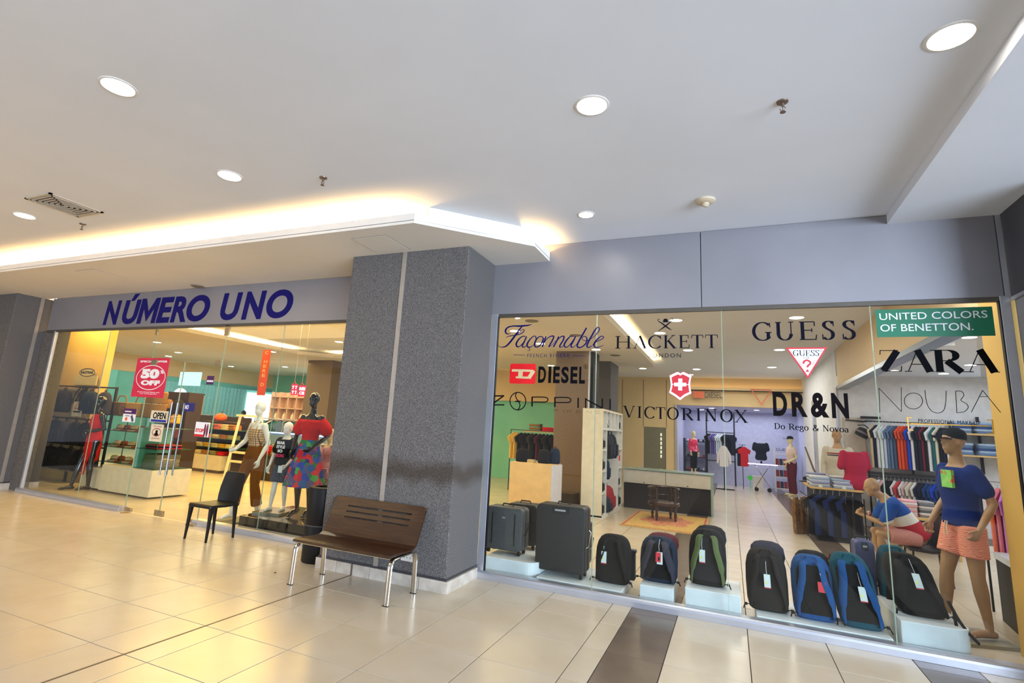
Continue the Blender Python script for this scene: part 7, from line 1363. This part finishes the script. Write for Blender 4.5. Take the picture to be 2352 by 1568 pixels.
MB().rings([[((.17*math.cos(a)*(1-.08*abs(math.sin(4*b))))*math.cos(b)-13.25, (.17*math.cos(a)*(1-.08*abs(math.sin(4*b))))*math.sin(b)+10.9, 1.47+.12*math.sin(a)) for b in [2*PI*k/32 for k in range(32)]] for a in [-1.4+2.8*i/8 for i in range(9)]]).build('pumpkin_body', mat('pumpkin_orange', (236, 100, 14), .5), t, smooth=True); MB().cyl((-13.25, 10.9, 1.57), (-13.23, 10.9, 1.65), .02, .012, 7).build('stem', mat('stem_green', (80, 90, 40), .7), t)
t = thing('tan_panel', 'tan display panel standing behind the door handles', 'panel', (-14.4, 11.4, 0)); c_ = at(443, 925, 11.5); MB().box(c_.x-.5, 11.42, 0, c_.x+.5, 11.47, 2.1).build('panel_board', mat('panel_tan', (190, 140, 84), .6), t); MB().box(c_.x-.52, 11.40, 2.1, c_.x+.52, 11.48, 2.13).build('panel_cap', BLACK, t)
t = thing('goods_tower', 'dark tower of bags and sunglasses beside the sale poster', 'shelf', (-13.6, 9.0, 0)); c_ = at(392, 960, 9.0); MB().box(c_.x-.4, 9.1, 0, c_.x+.4, 9.5, 2.05).build('tower_body', mat('back_umber2', (46, 30, 24), .6), t)
for z in (.9, 1.25, 1.6): MB().box(c_.x-.42, 8.9, z, c_.x+.42, 9.1, z+.02).build('shelf_board', BLACK, t)
for k in range(6): z = (.92, 1.27, 1.62)[k//2]; bag(c_.x-.2+.4*(k % 2), 9.0, z, .30, .16, .24, (C('strawhat', (206, 186, 130)), C('wine', (92, 36, 36)), BK, C('mustard', (214, 170, 50)), BSK, C('umber', (58, 44, 34)))[k], '%s bag on the dark tower, %s row, %s side' % (('straw', 'wine', 'black', 'mustard', 'striped', 'umber')[k], ('lowest', 'middle', 'top')[k//2], ('left', 'right')[k % 2]), grp='bags on the dark tower')
t = thing('plasma_globe', 'glowing round screen lamp above the door handles', 'lamp', (-15, 12, 0)); c_ = at(412, 912, 12.0); MB().ell((c_.x, 12, c_.z), (.36, .1, .30)).build('globe', emit('globe_glow', (.9, .92, 1), 2.0), t); MB().cyl((c_.x, 12, c_.z-.3), (c_.x, 12, 0), .06, n=10).build('stem', BLACK, t); MB().box(c_.x-.3, 12.1, c_.z+.4, c_.x+.7, 12.15, c_.z+.85).build('lit_panel', emit('panel_glow', (.6, .9, 1), 1.1), t)
# dark counters, white frame
t = thing('mirror_frame', 'tall leaning white frame with lower rungs behind brown trousers', 'frame', (-11.1, 9.8, 0))
MB().tube([(-11.42, 9.75, 0), (-11.34, 9.9, 1.56)], .045, 4).build('frame_post', WP, t); MB().tube([(-10.62, 9.75, 0), (-10.58, 9.9, 1.56)], .045, 4).build('frame_post', WP, t)
for z in (.42, .64, 1.54): MB().box(-11.38, 9.80, z, -10.60, 9.86, z+.05).build('frame_rung', WP, t)
t = thing('dark_counter', 'long dark counter with open shelves behind child mannequin', 'counter', (-10.3, 10.4, 0)); MB().box(-11.95, 10.35, 0, -9.0, 10.9, .60).build('counter_body', mat('counter_dark', (44, 30, 22), .4), t); MB().box(-12.0, 10.3, .60, -8.95, 10.95, .64).build('counter_top', mat('counter_top_dark', (60, 44, 34), .2), t)
for k in range(9):
    cn, co = GC[(k*5) % 8]; folded(-11.5+.28*k, 10.6, .64, .2, .26, 2+k % 4, [(cn, co)], '%s folded pile, %s from the left on the long dark counter' % (cn, ordw(k)), 'clothing', 'goods on the long dark counter', th=.05)
t = thing('jewellery_case', 'glass counter lit blue from inside behind the boy mannequin', 'display case', (-11, 12, 0)); MB().box(-13.0, 12.2, 0, -9.6, 12.8, .75).build('case_base', mat('case_navy', (30, 44, 66), .4), t); MB().box(-13.0, 12.2, .75, -9.6, 12.8, 1.1).build('case_glass', mat('case_glow_glass', (110, 140, 170), .1, spec=.8), t); MB().box(-12.9, 12.18, 1.10, -9.7, 12.22, 1.13).build('light_strip', emit('blue_strip', (.35, .5, 1), 5), t)
# clothes racks of the turquoise room
RC = [('tealcloth', (20, 110, 120)), ('black', (26, 24, 26)), ('white', (220, 222, 228)), ('greyteal', (80, 120, 120)), ('aqua', (110, 190, 190)), ('navy', (24, 34, 66)), ('denim', (92, 122, 160)), ('black', (26, 24, 26))]
for r_i, (x0, y0, n) in enumerate(((-18.6, 13.4, 14), (-16.2, 15.2, 14), (-20, 15.8, 12), (-14.4, 13.2, 10))):
    t = thing('clothes_rail', 'freestanding rail of dark and teal clothes, %s from the doors' % ordw(r_i), 'rail', (x0+.7, y0, 0)); MB().tube([(x0-.05, y0, 0), (x0-.05, y0, 1.5), (x0+.12*n, y0, 1.5), (x0+.12*n, y0, 0)], .018, 6).build('rail_frame', ALU, t)
    for k in range(n): cn, co = RC[(k*3+r_i) % 8]; garment(x0+.06+.115*k, y0, 1.43, R_(50), co, cn, '%s garment, %s from left on the %s freestanding rail' % (cn, ordw(k), ordw(r_i)), 'garments on the freestanding rails')
t = thing('dark_shelf', 'black wall shelves with books and boxes in front of the curtain', 'shelf', (-15, 19, 0)); c_ = at(650, 930, 18.5)
for z in (1.3, 1.7, 2.1, 2.45): MB().box(c_.x-.3, 18.5, z, c_.x+.9, 18.8, z+.04).build('shelf_board', BLACK, t)
MB().box(c_.x+.3, 18.7, 0, c_.x+.8, 18.82, 2.7).build('upright_panel', mat('shelf_umber', (80, 50, 50), .6), t)
PKS = mat('pink_niche', (222, 186, 160), .6); t = thing('niche_wall', 'wall of small pink lit niches behind the floral mannequin', 'shelf', (-15, 16.5, 0))
x0, x1 = -17.0, -13.9; MB().box(x0, 16.5, .0, x1, 16.6, 2.55).build('niche_back', PKS, t)
for k in range(8): MB().box(x0+.44*k, 16.2, .0, x0+.44*k+.03, 16.5, 2.55).build('niche_divider', PKS, t)
for z in (1.0, 1.45, 1.9, 2.35): MB().box(x0, 16.2, z, x1, 16.5, z+.03).build('niche_shelf', PKS, t)
for k in range(7):
    for z in (1.03, 1.48): tt = thing('ornament', 'pale vase in %s niche from the left, %s niche row' % (ordw(k), 'lower' if z < 1.2 else 'upper'), 'vase', (x0+.23+.44*k, 16.35, z), 0, 'vases in the pink niches'); MB(TB((x0+.23+.44*k, 16.35, z))).lathe([(.06, 0), (.09, .08), (.07, .18), (.03, .24), (.045, .28)], n=12).build('vase_body', mat('vase_cream', (230, 214, 190), .4), tt, smooth=True)
area('niche_lamp', (-15.4, 15.8, 3.4), (R_(-20), 0, 0), 3, .3, 30, (1., .8, .66))
area('daylight_window', (-15.8, 19.5, 2.0), (R_(-90), 0, 0), 1.8, 1.6, 30, (.8, 1., .97))
t, T = place('shopper standing far back in teal top near the bright curtain', 0, 0, 0, R_(10), 'person', xy=(at(558, 960, 15.0).x, 15.0)); t['category'] = 'person'
P = stand(1.72, female=True); figure(t, T, P, mat('person_skin', (120, 80, 60), .6), .02); top(t, T, P, C('tealtop', (20, 130, 140)), 'top', inf=.016, vox=.02); trousers(t, T, P, C('black', (26, 24, 26)), vox=.02); MB(T).ell(P['head']+V3((0, .02, .03)), (.09, .10, .11), 12, 8).build('hair', C('hairblack', (24, 18, 16)), t, smooth=True)
